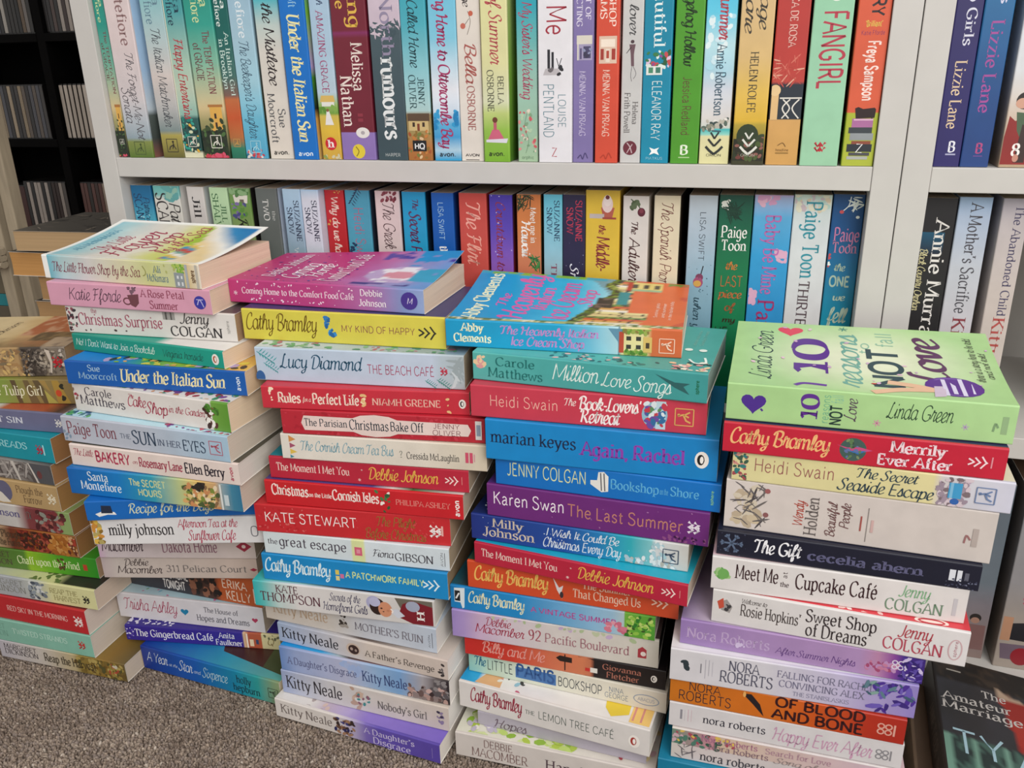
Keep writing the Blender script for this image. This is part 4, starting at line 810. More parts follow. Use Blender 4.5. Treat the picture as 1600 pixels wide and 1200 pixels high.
stacked((-0.4542,0.6635,0.1078),-0.0726,0.1958,0.1220,0.0292,[(0,'cfc4b8'),(.4,'cbc4bc'),(.6,'c3c6ce'),(1,'b8c2d0')],[('t','Kitty Neale',.05,.38,.34,.8,'b8a088','r'),('x',50,8,.455,.49,.3,.9,['2a2624','3a3430','a09890'],.1),('t',"MOTHER'S RUIN",.54,.925,.32,.62,'77737c','r'),('t','AVON',.955,.965,.2,.7,'4a4a50','s',1),('r',.975,.2,.978,.8,'5a5a60')],{'pages':'e0dcd8'},'beige-to-grey paperback with tan author name, a tiny black figure between')
stacked((-0.4403,0.6598,0.0838),-0.0944,0.1953,0.1220,0.0237,[(0,'9fb0cc'),(.15,'b0b8cc'),(.4,'c6c2c4'),(.55,'cfc2b8'),(1,'cbbcb2')],[('t','Kitty Neale',.025,.37,.28,.8,'2f3038','r'),('e',.46,.5,.34,.3,'c9b4a4'),('e',.462,.48,.26,.24,'3a2826'),('e',.45,.5,.07,.08,'b09a90'),('e',.475,.46,.06,.07,'a08a80'),('t',"A Father's Revenge",.53,.925,.3,.6,'5d544e','r'),('x',51,5,.95,.975,.2,.75,['3a3434','6a6464'],.1)],{'pages':'e4e0dc','front':[(0,'9fb0c8'),(.35,'c3bfc0'),(.5,'5a4a44'),(1,'cbbfb6')]},'bluish to beige paperback with black author name, dark oval in the middle')
stacked((-0.4372,0.6520,0.0538),-0.0567,0.1921,0.1220,0.0297,[(0,'6a8ac2'),(.1,'98a8d0'),(.4,'b3b6cf'),(.6,'8fb0d4'),(.72,'78a0cc'),(.85,'a9a4a8'),(.93,'5a5050'),(1,'2a2428')],[('x',54,8,.38,.5,.5,.95,['9db2da','a4b4d8'],.16),('t',"A Daughter's Disgrace",.045,.465,.34,.64,'5f6488','r'),('t','Kitty Neale',.5,.76,.28,.7,'3a4a78','r'),('x',52,30,.77,.98,.05,.6,['3a2c2c','6a5450','b09088','8a7a78','c9a8a0'],.16),('x',53,12,.9,.99,.3,.95,['8a8484','5a5456'],.16)],{'pages':'e4e0dc','front':[(0,'0f8fd8'),(.25,'2fa0d8'),(.35,'a9b8c0'),(.42,'5a4a4a'),(.7,'8a5a5c'),(1,'4a3a3c')],'lift':(0,.001)},'cornflower blue paperback with two lines of slate lettering, fifteenth down under the magenta book')
stacked((-0.4388,0.6517,0.0240),-0.0738,0.1930,0.1220,0.0296,[(0,'9aa8cc'),(.1,'b0b6cc'),(.3,'c6c4c8'),(.5,'cfc8c2'),(1,'cdc0b4')],[('t','Kitty Neale',.03,.375,.28,.8,'2d2a30','r'),('x',55,12,.44,.5,.05,.95,['c9ae9a','b89a88'],.16),('x',56,10,.46,.54,.3,.7,['3f8a88','8a5a6a','d9d4d0'],.1),('t',"Nobody's Girl",.59,.875,.3,.62,'66615c','r'),('x',57,5,.935,.965,.25,.75,['3a3444','8a7a98'],.1)],{'pages':'e6e2de'},'lavender-to-beige paperback with bold black author name, teal and tan shapes in the middle')
stacked((-0.4441,0.6411,0.0000),-0.1181,0.1951,0.1220,0.0237,[(0,'dbd4ce'),(.38,'d6cec8'),(.5,'b0a4c4'),(.57,'7a68b4'),(.65,'5f4eaa'),(1,'56449e')],[('t','Kitty Neale',.035,.36,.32,.78,'7a706c','r'),('x',58,26,.38,.5,.1,.9,['3a2a28','6a4a3a','a07a60','2a2a5a','3a3a7a'],.14),('t',"A Daughter's",.56,.855,.54,.84,'cfc4e6','r'),('t','Disgrace',.61,.83,.1,.44,'cfc4e6','r'),('r',.955,.2,.957,.75,'a090cc')],{'pages':'e6e0d8','front':[(0,'e0dcd8'),(.22,'dad4d0'),(.3,'b9a8b8'),(.45,'a898c8'),(.55,'8a74c4'),(1,'7560bc')],'fitems':[('x',59,12,.18,.32,0,.25,['c9b0a8','a89a98'],.15)]},'white and violet paperback, lowest in its stack on the carpet')
stacked((-0.2467,0.6875,0.4155),0.0253,0.2063,0.1300,0.0248,[(0,'0f96c6'),(.5,'1ba0cc'),(.62,'6ab8d4'),(.74,'a9cfd8'),(.745,'4f7f94'),(.755,'d9cf9a'),(.86,'d9c88a'),(.88,'cf6a3c'),(1,'cc6438')],[('t','Abby',.07,.165,.6,.9,'eef0cc','b'),('t','Clements',.035,.2,.2,.5,'eef0cc','b'),('t','The Heavenly Italian',.24,.66,.56,.86,'c08ac8','d'),('t','Ice Cream Shop',.285,.6,.16,.48,'c08ac8','d'),('p',[(.7,.95),(.74,.5),(.755,.05),(.76,.95)],'5f8fa8'),('r',.745,.1,.765,.85,'b84a34'),('r',.765,.15,.845,.8,'e2d79a'),('r',.775,.55,.795,.7,'3a3a34'),('r',.815,.55,.835,.7,'3a3a34'),('r',.775,.25,.795,.4,'3a3a34'),('r',.815,.25,.835,.4,'3a3a34'),('x',60,22,.76,.86,.02,.18,['6f9a3c','4f7a2c','98a850'],.1),('x',61,22,.76,.88,.82,.97,['6f9a3c','8a7a40','98a850'],.1),('r',.845,.15,.88,.7,'d9b868'),('r',.855,.3,.87,.5,'4a3a2a'),('y','sower',.94,.42,.5,'f0c8b0')],{'paint':'icecream','grid':(80,48),'lift':(.014,.006),'rim':'d9d4cc','pages':'d9c8b0','fitems':[('t','Abby Clements',.05,.12,.06,.95,'e6ecca','b',1),('t','The',.165,.212,.34,.58,'d060a8','d',1),('t','Heavenly',.212,.325,.08,.97,'d060a8','d',1),('t','Italian',.33,.4,.28,.74,'d060a8','d',1),('t','Ice Cream',.405,.51,.1,.86,'d060a8','d',1),('t','Shop',.525,.59,.42,.74,'d060a8','d',1),('t','Sunshine, gelato',.885,.87,.25,.55,'f4e4d8','s',1),('t','and summer',.915,.9,.25,.55,'f4e4d8','s',1),('t','in the Italian hills',.945,.93,.2,.6,'f4e4d8','s',1)]},'turquoise paperback with hillside-village picture and pink script, top of its stack')
stacked((-0.2193,0.6772,0.3896),-0.0896,0.2037,0.1260,0.0257,[(0,'58b0aa'),(.3,'4aa6a2'),(1,'3c9694')],[('x',62,9,.015,.05,.5,.85,['e6b8b0','e8c8a0','d99a9a'],.14),('t','Carole',.105,.28,.58,.88,'1c6f6c','r'),('t','Matthews',.07,.315,.16,.5,'1c6f6c','r'),('t','Million',.355,.555,.3,.86,'e2f2ec','h'),('t','Love',.57,.69,.26,.72,'e2f2ec','h'),('t','Songs',.705,.855,.2,.7,'e2f2ec','h'),('p',[(.79,.85),(.87,.62),(.93,.62),(.905,.5),(.93,.25),(.87,.45)],'2a5f60'),('t','sphere',.952,.966,.3,.75,'1c6f50','k',1)],{'pages':'8aa098','front':[(0,'5fb8b0'),(.7,'4fa8a0'),(1,'4aa09a')],'fitems':[('x',63,26,.3,.8,0,.15,['2a5f60','e6b8b0','3a7a78'],.14),('x',64,18,.84,.99,.02,.2,['e6c8a0','d99a9a','f0e4d0','2a4a4a'],.16),('e',.88,.45,.14,.14,'e6efe8'),('e',.94,.45,.14,.14,'e6efe8'),('l',[(.9,.25),(.93,.18),(.97,.2),(.96,.3)],.08,'e6efe8'),('t','ebook out now',.9,.885,.55,.9,'8ac0b4','s',1),('t','Sunday Times',.93,.915,.55,.9,'8ac0b4','s',1)]},'sea-green paperback with white brush lettering and a little tower')
stacked((-0.2185,0.6646,0.3594),-0.0015,0.2029,0.1260,0.0298,[(0,'c43a4e'),(1,'c43a4e')],[('t','Heidi Swain',.085,.385,.38,.72,'efb9a8','l'),('t','The',.41,.46,.58,.8,'f4e4dc','c'),('t',"Book-Lovers'",.475,.73,.5,.88,'f6ece8','d'),('t','Retreat',.48,.645,.1,.5,'f6ece8','d'),('e',.79,.5,.36,.4,'8ab8c8'),('r',.795,.08,.835,.92,'b9d4dc'),('x',65,22,.75,.83,.1,.85,['2f6a9a','d9e2e6','5a8a5a','c03a4a','6a4a9a'],.13),('y','sower',.91,.5,.5,'*d9a860')],{'pages':'b9a08c'},'raspberry red paperback with peach and white lettering, third down under the turquoise village book')
stacked((-0.2051,0.6614,0.3206),-0.0185,0.2007,0.1260,0.0385,[(0,'0f84c6'),(1,'0e7ec0')],[('t','marian keyes',.025,.405,.44,.74,'12284a','r'),('t','Again, Rachel',.43,.865,.34,.68,'8a3fa8','b'),('y','peng',.935,.5,.4,'1a1a1a')],{'pages':'4a6a80','front':[(0,'1080bc'),(1,'1080bc')]},'thick cobalt blue paperback with navy and purple title, fourth down under the turquoise village book')
stacked((-0.1980,0.6661,0.2939),-0.0580,0.1983,0.1260,0.0264,[(0,'0c6cbc'),(1,'0b70c0')],[('t','JENNY COLGAN',.055,.42,.4,.86,'d9dfa8','s'),('p',[(.44,.6),(.47,.62),(.475,.92),(.5,.95),(.52,.8),(.52,.25),(.49,.2),(.44,.45)],'e6e4de'),('l',[(.485,.9),(.49,.25)],.04,'5a5a60'),('l',[(.5,.9),(.505,.25)],.04,'5a5a60'),('t','Bookshop',.53,.74,.38,.72,'5fb0dc','r'),('t','on the',.745,.78,.4,.62,'5fb0dc','r'),('t','Shore',.79,.91,.4,.72,'5fb0dc','r'),('t','sphere',.958,.97,.25,.75,'7fc09a','k',1)],{'pages':'8a9aa8','front':[(0,'0f5fa8'),(1,'0f5fa8')]},'blue paperback with yellowish hand-drawn capitals, fifth down under the turquoise village book')
stacked((-0.2069,0.6653,0.2610),-0.0640,0.1997,0.1260,0.0326,[(0,'6a2874'),(1,'6a2874')],[('t','Karen Swan',.03,.365,.4,.78,'f0e6ee','s'),('t','The Last Summer',.38,.89,.34,.7,'c0806c','s'),('y','pan',.935,.52,.36,'e6dce8'),('x',66,30,.8,.99,.03,.2,['3a1040','8a4a80'],.04),('x',67,14,.05,.95,.1,.95,['8a5090','a06aa0'],.025)],{'pages':'a08c98','front':[(0,'4a2a70'),(.45,'6a3a6a'),(.5,'c08a60'),(.6,'5a2a6a'),(1,'6a2a74')]},'plum purple paperback with thin white and rose lettering, sixth down under the turquoise village book')
stacked((-0.2232,0.6656,0.2341),-0.0666,0.2001,0.1260,0.0266,[(0,'1c2f7c'),(.45,'1f4a98'),(.6,'1f78b4'),(.75,'2fa8b4'),(.84,'7fc0c4'),(.86,'cfd3d4'),(1,'c6c4be')],[('t','Milly',.105,.25,.58,.92,'cdbfae','r'),('t','Johnson',.055,.305,.2,.56,'cdbfae','r'),('t','I Wish It Could Be',.36,.695,.58,.88,'dfe6ee','c'),('t','Christmas Every Day',.345,.705,.14,.5,'dfe6ee','c'),('x',68,26,.05,.85,.05,.95,['c9d6e6'],.02),('x',69,20,.72,.95,.03,.3,['e0e4e4','a9c0c8','b9b4a8'],.12),('x',70,14,.84,.9,.3,.95,['dfe4e4','a8c8d0'],.12),('y','sower',.925,.5,.5,'3a4a60')],{'pages':'cbbfae','front':[(0,'1a2a60'),(1,'1a2a60')],'fitems':[('x',71,20,0,.3,0,.3,['c9d6e6'],.05)]},'navy paperback turning teal and snowy at its end, seventh down under the turquoise village book')
stacked((-0.2195,0.6601,0.2119),-0.1380,0.2001,0.1260,0.0219,[(0,'b5223c'),(1,'b5223c')],[('t','The Moment I Met You',.035,.41,.38,.74,'ecd0c6','r'),('y','star',.46,.22,.14,'f0d8d0'),('y','star',.475,.68,.08,'f0d8d0'),('t','Debbie Johnson',.505,.85,.3,.82,'e2b450','c'),('y','chev',.925,.5,.5,'f0d8d0'),('r',.965,.35,.968,.7,'d98a84')],{'pages':'c9b8a8','front':[(0,'1598b8'),(1,'22a4bc')]},'crimson paperback with gold script, atop the orange book, eighth down under the turquoise village book')
stacked((-0.2278,0.6619,0.1821),-0.0379,0.1988,0.1260,0.0295,[(0,'cc4a26'),(1,'cf4f2c')],[('t','Cathy Bramley',.03,.395,.34,.84,'e8b860','d'),('p',[(.42,.85),(.45,.5),(.47,.6),(.46,.3),(.465,.1),(.44,.4)],'dcd8d8'),('e',.462,.25,.06,.12,'3a3034'),('t','The Summer',.56,.785,.6,.88,'ecc8b0','r'),('t','That Changed Us',.515,.83,.24,.54,'ecc8b0','r'),('y','chev',.925,.5,.45,'f0c8b4')],{'pages':'c09a80','front':[(0,'2a4a3a'),(.1,'2a3030'),(1,'6a3a2a')]},'orange-red paperback with yellow script and white bird, ninth down under the turquoise village book')
stacked((-0.2463,0.6616,0.1557),-0.0370,0.1974,0.1240,0.0261,[(0,'127cbc'),(.35,'1f86c4'),(.6,'6fa8d0'),(.8,'98bcd4'),(.855,'b0c4c8'),(.86,'6fae3c'),(1,'4f9a34')],[('p',[(.02,.9),(.075,.95),(.07,.1),(.06,.05),(.05,.3),(.02,.3)],'d9e2e6'),('r',.022,.35,.05,.8,'1c2024'),('l',[(.028,.45),(.045,.7)],.06,'e6e6e6'),('t','Cathy Bramley',.09,.375,.38,.84,'e0e2c0','d'),('t','A VINTAGE SUMMER',.41,.82,.4,.62,'b05a9a','k'),('x',72,10,.78,.88,.1,.5,['d0788a','c86a80','e09aa8'],.16),('x',73,24,.87,.99,.05,.95,['2f7a2c','8fc04a','3a5a24','b9d070'],.13)],{'pages':'b9b0a4','front':[(0,'1f5a6a'),(.1,'2a2420'),(1,'1f7ab0')]},'sky blue paperback with pink capitals and green patch, tenth down under the turquoise village book')
stacked((-0.2454,0.6597,0.1241),-0.0164,0.2005,0.1260,0.0313,[(0,'9a84c0'),(.06,'a890c4'),(.14,'c4a8c4'),(.3,'cdc0c8'),(.5,'d0c8c4'),(1,'cdc8bc')],[('t','Debbie',.17,.295,.6,.9,'a03a50','c'),('t','Macomber',.115,.36,.3,.62,'a03a50','c'),('t','92',.385,.445,.32,.68,'a04a58','r'),('t','Pacific Boulevard',.465,.865,.32,.64,'a07078','r'),('p',[(.905,.3),(.945,.3),(.945,.6),(.925,.7),(.905,.6)],'a83a44'),('e',.93,.45,.08,.08,'e6d8d0'),('x',74,20,.2,.98,.85,.97,['a9b890','c0a8c8','b9c0a0'],.08)],{'pages':'2a2420','front':[(0,'4a3c3a'),(1,'4a3c3a')]},'lilac-to-cream paperback with brick red lettering, eleventh down under the turquoise village book')
stacked((-0.2347,0.6633,0.1019),-0.0428,0.1977,0.1260,0.0219,[(0,'c02420'),(.25,'c63a2c'),(.45,'cf7050'),(.6,'cf7a54'),(.64,'c07050'),(.66,'1f181a'),(1,'1c1618')],[('t','Billy and Me',.09,.41,.3,.86,'e09a90','c'),('p',[(.47,.7),(.49,.85),(.55,.82),(.55,.55),(.49,.55)],'241a18'),('r',.512,.1,.518,.95,'241a18'),('p',[(.58,.95),(.62,.98),(.66,.9),(.66,.97),(.58,.97)],'241a18'),('r',.615,.28,.64,.45,'c8302c'),('r',.64,.25,.675,.5,'e0dcd4'),('t','Giovanna',.7,.885,.54,.82,'a86a5a','r'),('t','Fletcher',.72,.875,.14,.44,'a86a5a','r'),('y','peng',.945,.5,.36,'2a2424')],{'pages':'2a2422'},'red-to-black paperback with signpost silhouettes, twelfth down under the turquoise village book')
stacked((-0.2328,0.6677,0.0781),-0.0832,0.1981,0.1260,0.0236,[(0,'8fc0b4'),(.08,'aacfc0'),(.3,'cfd4c2'),(.6,'d9d4c4'),(1,'d2cabc')],[('t','The',.03,.09,.4,.85,'2f6f8a','d'),('t','LITTLE',.1,.235,.3,.78,'2a3640','s'),('r',.25,.2,.46,.75,'3f6fa8'),('t','PARIS',.255,.45,.3,.88,'24518c','k'),('t','BOOKSHOP',.47,.69,.26,.7,'2a3640','s'),('t','NINA',.725,.795,.52,.76,'6a7a90','s'),('t','GEORGE',.705,.82,.22,.46,'6a7a90','s'),('o',.905,.48,.52,.26,'8a96a8',.04),('t','ABACUS',.865,.945,.4,.56,'7a88a0','s')],{'pages':'d6d0c4'},'pale mint-to-cream paperback with hand-lettered capitals, thirteenth down under the turquoise village book')
stacked((-0.2389,0.6519,0.0464),-0.1287,0.1933,0.1260,0.0314,[(0,'d9d4d0'),(1,'d9d4d0')],[('t','Cathy Bramley',.06,.345,.34,.84,'9a3348','d'),('t','THE',.365,.415,.4,.55,'55605a','r'),('t','LEMON TREE CAFÉ',.435,.825,.34,.62,'55605a','s'),('y','peng',.925,.45,.46,'a83a34')],{'pages':'e6e2dc','lift':(0,.001),'front':[(0,'1f98d0'),(.09,'2fa0d4'),(.11,'e2dfdc'),(1,'e0dcda')],'fitems':[('p',[(.08,.02),(.13,.2),(.2,.3),(.22,.03)],'d9a878'),('x',75,16,.2,.34,.02,.35,['c0607a','a9c8d4','e0dcd4','3a3a3a','8fb8c8'],.14),('p',[(.74,.32),(.79,.4),(.87,.36),(.88,.1),(.8,.04),(.76,.12)],'e0c43a'),('r',.89,.03,.99,.36,'e8c070'),('r',.9,.05,.91,.34,'d08a80'),('r',.94,.05,.95,.34,'d08a80'),('o',.6,.4,.5,.3,'b85a68',.1),('x',76,6,.48,.56,.3,.5,['b85a68'],.06)]},'white paperback with maroon script and green capitals, fourteenth down under the turquoise village book')
stacked((-0.2197,0.6493,0.0294),-0.0804,0.1700,0.1260,0.0167,[(0,'aca6b2'),(1,'aca6b2')],[('t','Hopes',.1,.3,.1,.7,'6a5a68','c')],{'pages':'d0c8c0'},'thin greyish lilac paperback, mostly hidden, fifteenth down under the turquoise village book')
stacked((-0.2392,0.6341,0.0000),-0.0321,0.1980,0.1240,0.0291,[(0,'cec6c0'),(1,'cec6c0')],[('t','DEBBIE',.15,.3,.58,.88,'8a7470','r'),('t','MACOMBER',.085,.375,.14,.5,'8a7470','r'),('t','Happiness',.47,.8,.2,.6,'5a4a50','r')],{'pages':'d6ccc4','lift':(0,.001),'front':[(0,'d6d4c4'),(1,'dcd4cc')],'fitems':[('x',77,60,.04,.6,.02,.5,['a9c04a','b9d070','8aae3c','c9d49a'],.3),('x',78,20,.02,.2,.05,.5,['e0dcd0','b8b0c0'],.2),('x',79,20,.4,.7,.1,.6,['7f9a4a','8a5a6a','c07a80'],.12),('o',.6,.3,.5,.4,'5a3038',.1),('o',.68,.28,.4,.34,'5a3038',.1),('x',80,20,.68,.98,.05,.5,['a03a44','d9c08a','c9a8b0','e6d2a0'],.2),('r',.14,.15,.2,.5,'8a5a68')]},'white paperback with green watercolour cover, lowest of its stack on the carpet')
stacked((-0.0009,0.6455,0.3841),-0.0379,0.2029,0.1340,0.0305,[(0,'a4cc8a'),(1,'a9d090')],[('y','heart',.1,.5,.62,'4a2a8a'),('l',[(.128,.36),(.136,.3)],.05,'4a2a8a'),('t','10',.275,.335,.18,.85,'5a2a8a','b',1),('t','reasons',.345,.375,.12,.88,'6fae8a','s',1),('t','NOT',.38,.42,.1,.62,'1f3a34','k',1),('t','fall',.38,.42,.68,.9,'8ac0a0','s',1),('t','Love',.43,.47,.25,.82,'5a4a5a','c',1),('t','Linda Green',.575,.795,.42,.82,'22402c','h'),('y','star',.545,.25,.18,'d08aa8'),('y','star',.84,.35,.16,'b09ac0'),('r',.955,.25,.975,.7,'8fae80'),('l',[(.93,.3),(.935,.5),(.945,.4)],.05,'7a9a70')],{'paint':'ten','grid':(40,24),'lift':(.011,.013),'pages':'e0d4c0','fitems':[('t','Linda Green',.155,.075,.12,.86,'2a3a34','h',1),('y','heart',.225,.88,.16,'d8405a'),('e',.2,.93,.1,.08,'e07a8a'),('t','10',.37,.24,.24,.76,'5a2a8a','b',1),('l',[(.245,.05),(.28,.09),(.36,.08)],.16,'6a3a9a'),('t','reasons',.49,.395,.08,.86,'6fa89a','c',1),('y','star',.44,.95,.06,'4f8a7a'),('t','to',.535,.49,.6,.76,'8ab8a0','s',1),('t','NOT',.64,.53,.12,.68,'1f3f48','k',1),('t','fall',.63,.565,.72,.92,'8ab8a0','s',1),('t','in',.735,.7,.12,.2,'6fa89a','c',1),('t','Love',.8,.67,.22,.86,'5a3058','d',1),('e',.81,.2,.82,.74,'5a2a8a'),('o',.81,.2,.74,.66,'8a6ab8',.04),('r',.74,.1,.76,.24,'d9d4ec'),('r',.77,.07,.785,.3,'d9d4ec'),('r',.8,.1,.815,.28,'d9d4ec'),('r',.83,.08,.845,.32,'d9d4ec'),('r',.86,.12,.875,.26,'d9d4ec'),('l',[(.52,.03),(.62,.1),(.74,.13)],.3,'e2b898'),('l',[(.58,.2),(.68,.17),(.76,.12)],.3,'e2b898'),('e',.53,.16,.08,.05,'c03a30'),('p',[(.73,.03),(.77,.05),(.78,.2),(.74,.19)],'cdbcd0'),('t','there is a story here to be told',.93,.9,.3,.9,'3a3a34','h',1),('t','and not told',.965,.94,.35,.7,'3a3a34','h',1),('x',81,12,.05,.98,.05,.95,['c9a8c8','e0c0d0'],.1)]},'lime green paperback with purple heart and flower logo lettering, top of its stack')
stacked((-0.0016,0.6397,0.3583),-0.0448,0.2004,0.1300,0.0254,[(0,'bf1c36'),(1,'bf1c36')],[('t','Cathy Bramley',.025,.395,.34,.84,'ecb478','d'),('e',.48,.5,.38,.38,'3f5a54'),('p',[(.42,.62),(.46,.55),(.5,.6),(.55,.52),(.52,.45),(.47,.46)],'c04a7a'),('p',[(.44,.5),(.48,.45),(.53,.5),(.5,.36)],'2f6fb0'),('x',82,20,.455,.505,.2,.8,['5a7a50','3a4a3a','7a8a60','5f6fa0'],.05),('t','Merrily',.61,.795,.55,.9,'eed6dc','b'),('t','Ever After',.57,.825,.12,.46,'eed6dc','b'),('y','chev',.915,.5,.46,'f0d8dc'),('r',.95,.35,.955,.7,'d98a94')],{'pages':'cbb8a0','front':[(0,'24244e'),(1,'24244e')]},'cherry red paperback with peach script and round ornament, second down under the lime green book')
stacked((0.0071,0.6427,0.3325),-0.0702,0.2002,0.1300,0.0255,[(0,'d9d09a'),(.5,'d8cf98'),(.73,'d9cf9a'),(.76,'d0c8c8'),(.85,'cdccd4'),(1,'c9c9d8')],[('x',83,22,0,.055,.05,.95,['a04a50','2f7a7a','c98a80','3a5a4a'],.1),('t','Heidi Swain',.085,.385,.4,.84,'9a5a5a','l'),('t','The Secret',.46,.675,.6,.92,'2f4450','c'),('t','Seaside Escape',.4,.735,.14,.52,'2f4450','c'),('x',84,40,.75,.85,.05,.95,['b8a0b8','9a8a98','d0c0c8','7a6a70'],.12),('r',.785,.3,.83,.8,'3f98c8'),('r',.79,.3,.8,.8,'7fb8d8'),('e',.81,.2,.12,.1,'3060a8'),('y','sower',.91,.5,.5,'6a80a8')],{'pages':'c9b9a0','front':[(0,'d9d09a'),(.85,'d6ce9c'),(1,'dcd6c0')]},'pale yellow and white paperback with navy script, third down under the lime green book')
stacked((0.0037,0.6439,0.2883),-0.0738,0.1969,0.1300,0.0439,[(0,'d4cac4'),(.4,'cfc5bf'),(1,'cbc2bc')],[('x',85,26,.03,.14,.1,.9,['b9a890','c9b89c','d0c4b0'],.09),('x',86,22,.05,.17,.15,.97,['4a4548','5f5a5c','6a6462'],.05,3),('l',[(.03,.55),(.08,.62),(.12,.5)],.012,'4a4548'),('l',[(.04,.4),(.07,.5),(.13,.3),(.15,.1)],.012,'5f5a5c'),('e',.165,.85,.05,.05,'9a5a5a'),('e',.165,.36,.05,.05,'8a5a5a'),('t','Wendy',.272,.31,.22,.74,'b0402f','c',1),('t','Holden',.318,.365,.08,.84,'6a6260','r',1),('t','Beautiful',.4,.435,.1,.78,'6a4444','c',1),('t','People',.45,.485,.3,.8,'6a4444','c',1),('r',.525,.3,.531,.6,'a0504a'),('r',.55,.1,.553,.78,'8a8480'),('r',.565,.3,.575,.55,'c9a8a4'),('r',.925,.3,.945,.65,'b0a49e'),('l',[(.9,.35),(.905,.5),(.92,.42)],.03,'9a6a6a')],{'pages':'d6c8b8'},'thick off-white paperback with lettering printed across its spine, fourth down under the lime green book')
stacked((-0.0004,0.6375,0.2652),-0.0577,0.1960,0.1300,0.0228,[(0,'14172a'),(1,'14172a')],[('y','flake',.06,.52,.8,'5a6a84'),('t','The Gift',.15,.335,.3,.82,'f2f2f6','d'),('t','cecelia ahern',.365,.795,.3,.66,'5c5c7c','b'),('r',.89,.3,.912,.72,'d9dce4'),('r',.918,.3,.935,.72,'d9dce4'),('r',.945,.35,.96,.65,'5a5c6a'),('x',87,30,.88,.99,.03,.4,['6a6e84','3a3e54'],.03),('x',88,14,0,.12,.05,.95,['3a3e54'],.03)],{'pages':'b9aca0','front':[(0,'1a1c30'),(1,'1a1c30')]},'black paperback with icy snowflake and white script, fifth down under the lime green book')
stacked((-0.0030,0.6337,0.2337),-0.0302,0.1933,0.1300,0.0312,[(0,'d9d4d2'),(1,'d9d4d2')],[('x',89,9,.025,.065,.35,.65,['7fb06a','5f9a50','9ac080'],.12),('e',.05,.5,.15,.16,'6fa85a'),('t','Meet Me',.1,.275,.42,.84,'3a2226','r'),('t','at',.29,.31,.62,.8,'3a2226','s',1),('t','the',.285,.32,.35,.5,'3a2226','r'),('t','Cupcake Café',.345,.665,.36,.8,'3a2226','r'),('t','Jenny',.745,.86,.56,.9,'7fae84','c'),('t','COLGAN',.7,.915,.14,.46,'6f8a72','r'),('r',.95,.2,.965,.7,'c0bcc0')],{'pages':'d9ccc0','front':[(0,'d8b8c0'),(1,'d8b8c0')]},'white paperback with green teapot and plum title, sixth down under the lime green book')
stacked((-0.0005,0.6331,0.2013),-0.0818,0.1949,0.1300,0.0321,[(0,'d6d2d0'),(1,'dad6d6')],[('p',[(.02,.62),(.06,.75),(.085,.55),(.075,.35),(.04,.4)],'9a9492'),('p',[(.02,.65),(.045,.78),(.05,.5),(.03,.42)],'c0503c'),('x',90,5,.055,.075,.42,.62,['3a3a3c'],.05),('t','Welcome to',.12,.225,.72,.86,'4a4240','c'),('t',"Rosie Hopkins'",.12,.365,.34,.68,'4a4240','r'),('t','Sweet Shop',.385,.66,.52,.88,'3a3234','r'),('t','of Dreams',.39,.63,.1,.48,'3a3234','r'),('t','Jenny',.74,.865,.56,.92,'b0404c','c'),('t','COLGAN',.69,.91,.16,.5,'b0485a','r'),('o',.955,.45,.16,.3,'c9a8ac',.03),('t','sphere',.95,.962,.25,.7,'b06a78','s',1)],{'pages':'e0d8d0','front':[(0,'d2404a'),(1,'d2404a')],'fitems':[('x',91,26,.5,.78,0,.25,['f0dcd8','e8c0bc'],.09),('e',.86,.05,.5,.2,'f0d8d0'),('o',.86,.05,.4,.15,'c03a44',.08)]},'white paperback with two-line black title and red-topped bottle, seventh down under the lime green book')
stacked((-0.0256,0.6309,0.1759),-0.0491,0.1928,0.1300,0.0250,[(0,'9478b0'),(.3,'a284b4'),(.75,'a888b4'),(.82,'b884a8'),(.88,'8a4a98'),(.92,'45298a'),(1,'3a2478')],[('t','Nora Roberts',.03,.385,.3,.72,'b8a0c6','r'),('t','After Summer Nights',.41,.735,.26,.52,'6a4a86','c'),('x',92,20,.78,.9,.3,.6,['a04a70','c07a9a','b88ab8'],.12),('y','eight',.9,.6,.4,'d6cce0'),('x',93,20,.92,.99,.1,.9,['2f1f6a','5a48a0','c9bce0'],.12,1.7),('x',94,5,.24,.28,.3,.5,['c9b8d8'],.08)],{'pages':'cfc4c8','front':[(0,'8a7aa0'),(.1,'b9a8c0'),(.3,'c9c0c4'),(1,'9a8aa8')]},'lilac paperback with violet clouds at its end, eighth down under the lime green book')
stacked((-0.0323,0.6225,0.1426),-0.0150,0.1975,0.1300,0.0331,[(0,'d2cfd2'),(.4,'cecbd2'),(.7,'bcb4d0'),(.82,'a99cc8'),(1,'8f80c0')],[('x',95,4,.045,.075,.45,.7,['2f3a40'],.08),('r',.13,.35,.135,.65,'7a7880'),('r',.15,.2,.153,.8,'a9a6ae'),('r',.165,.3,.168,.8,'a9a6ae'),('r',.18,.3,.183,.75,'b9b6be'),('t','NORA',.25,.375,.58,.88,'5a5a6a','r'),('t','ROBERTS',.215,.435,.2,.54,'5a5a6a','r'),('t','FALLING FOR RACHEL',.45,.835,.62,.82,'77748c','r'),('t','CONVINCING ALEX',.46,.8,.34,.54,'77748c','r'),('t','THE STANISLASKIS',.52,.745,.12,.24,'8a88a0','r'),('x',96,16,.84,.99,.1,.9,['4a2f90','6a58b0','3a2878'],.16,1.7),('x',97,8,.8,.99,.55,.95,['3f5a70','5a7a88','7fa098'],.13,1.7)],{'pages':'d9d4d4','front':[(0,'e0dee0'),(.6,'dad6de'),(1,'b8c8c8')]},'white-to-lavender paperback with two-line grey title and purple blots, ninth down under the lime green book')
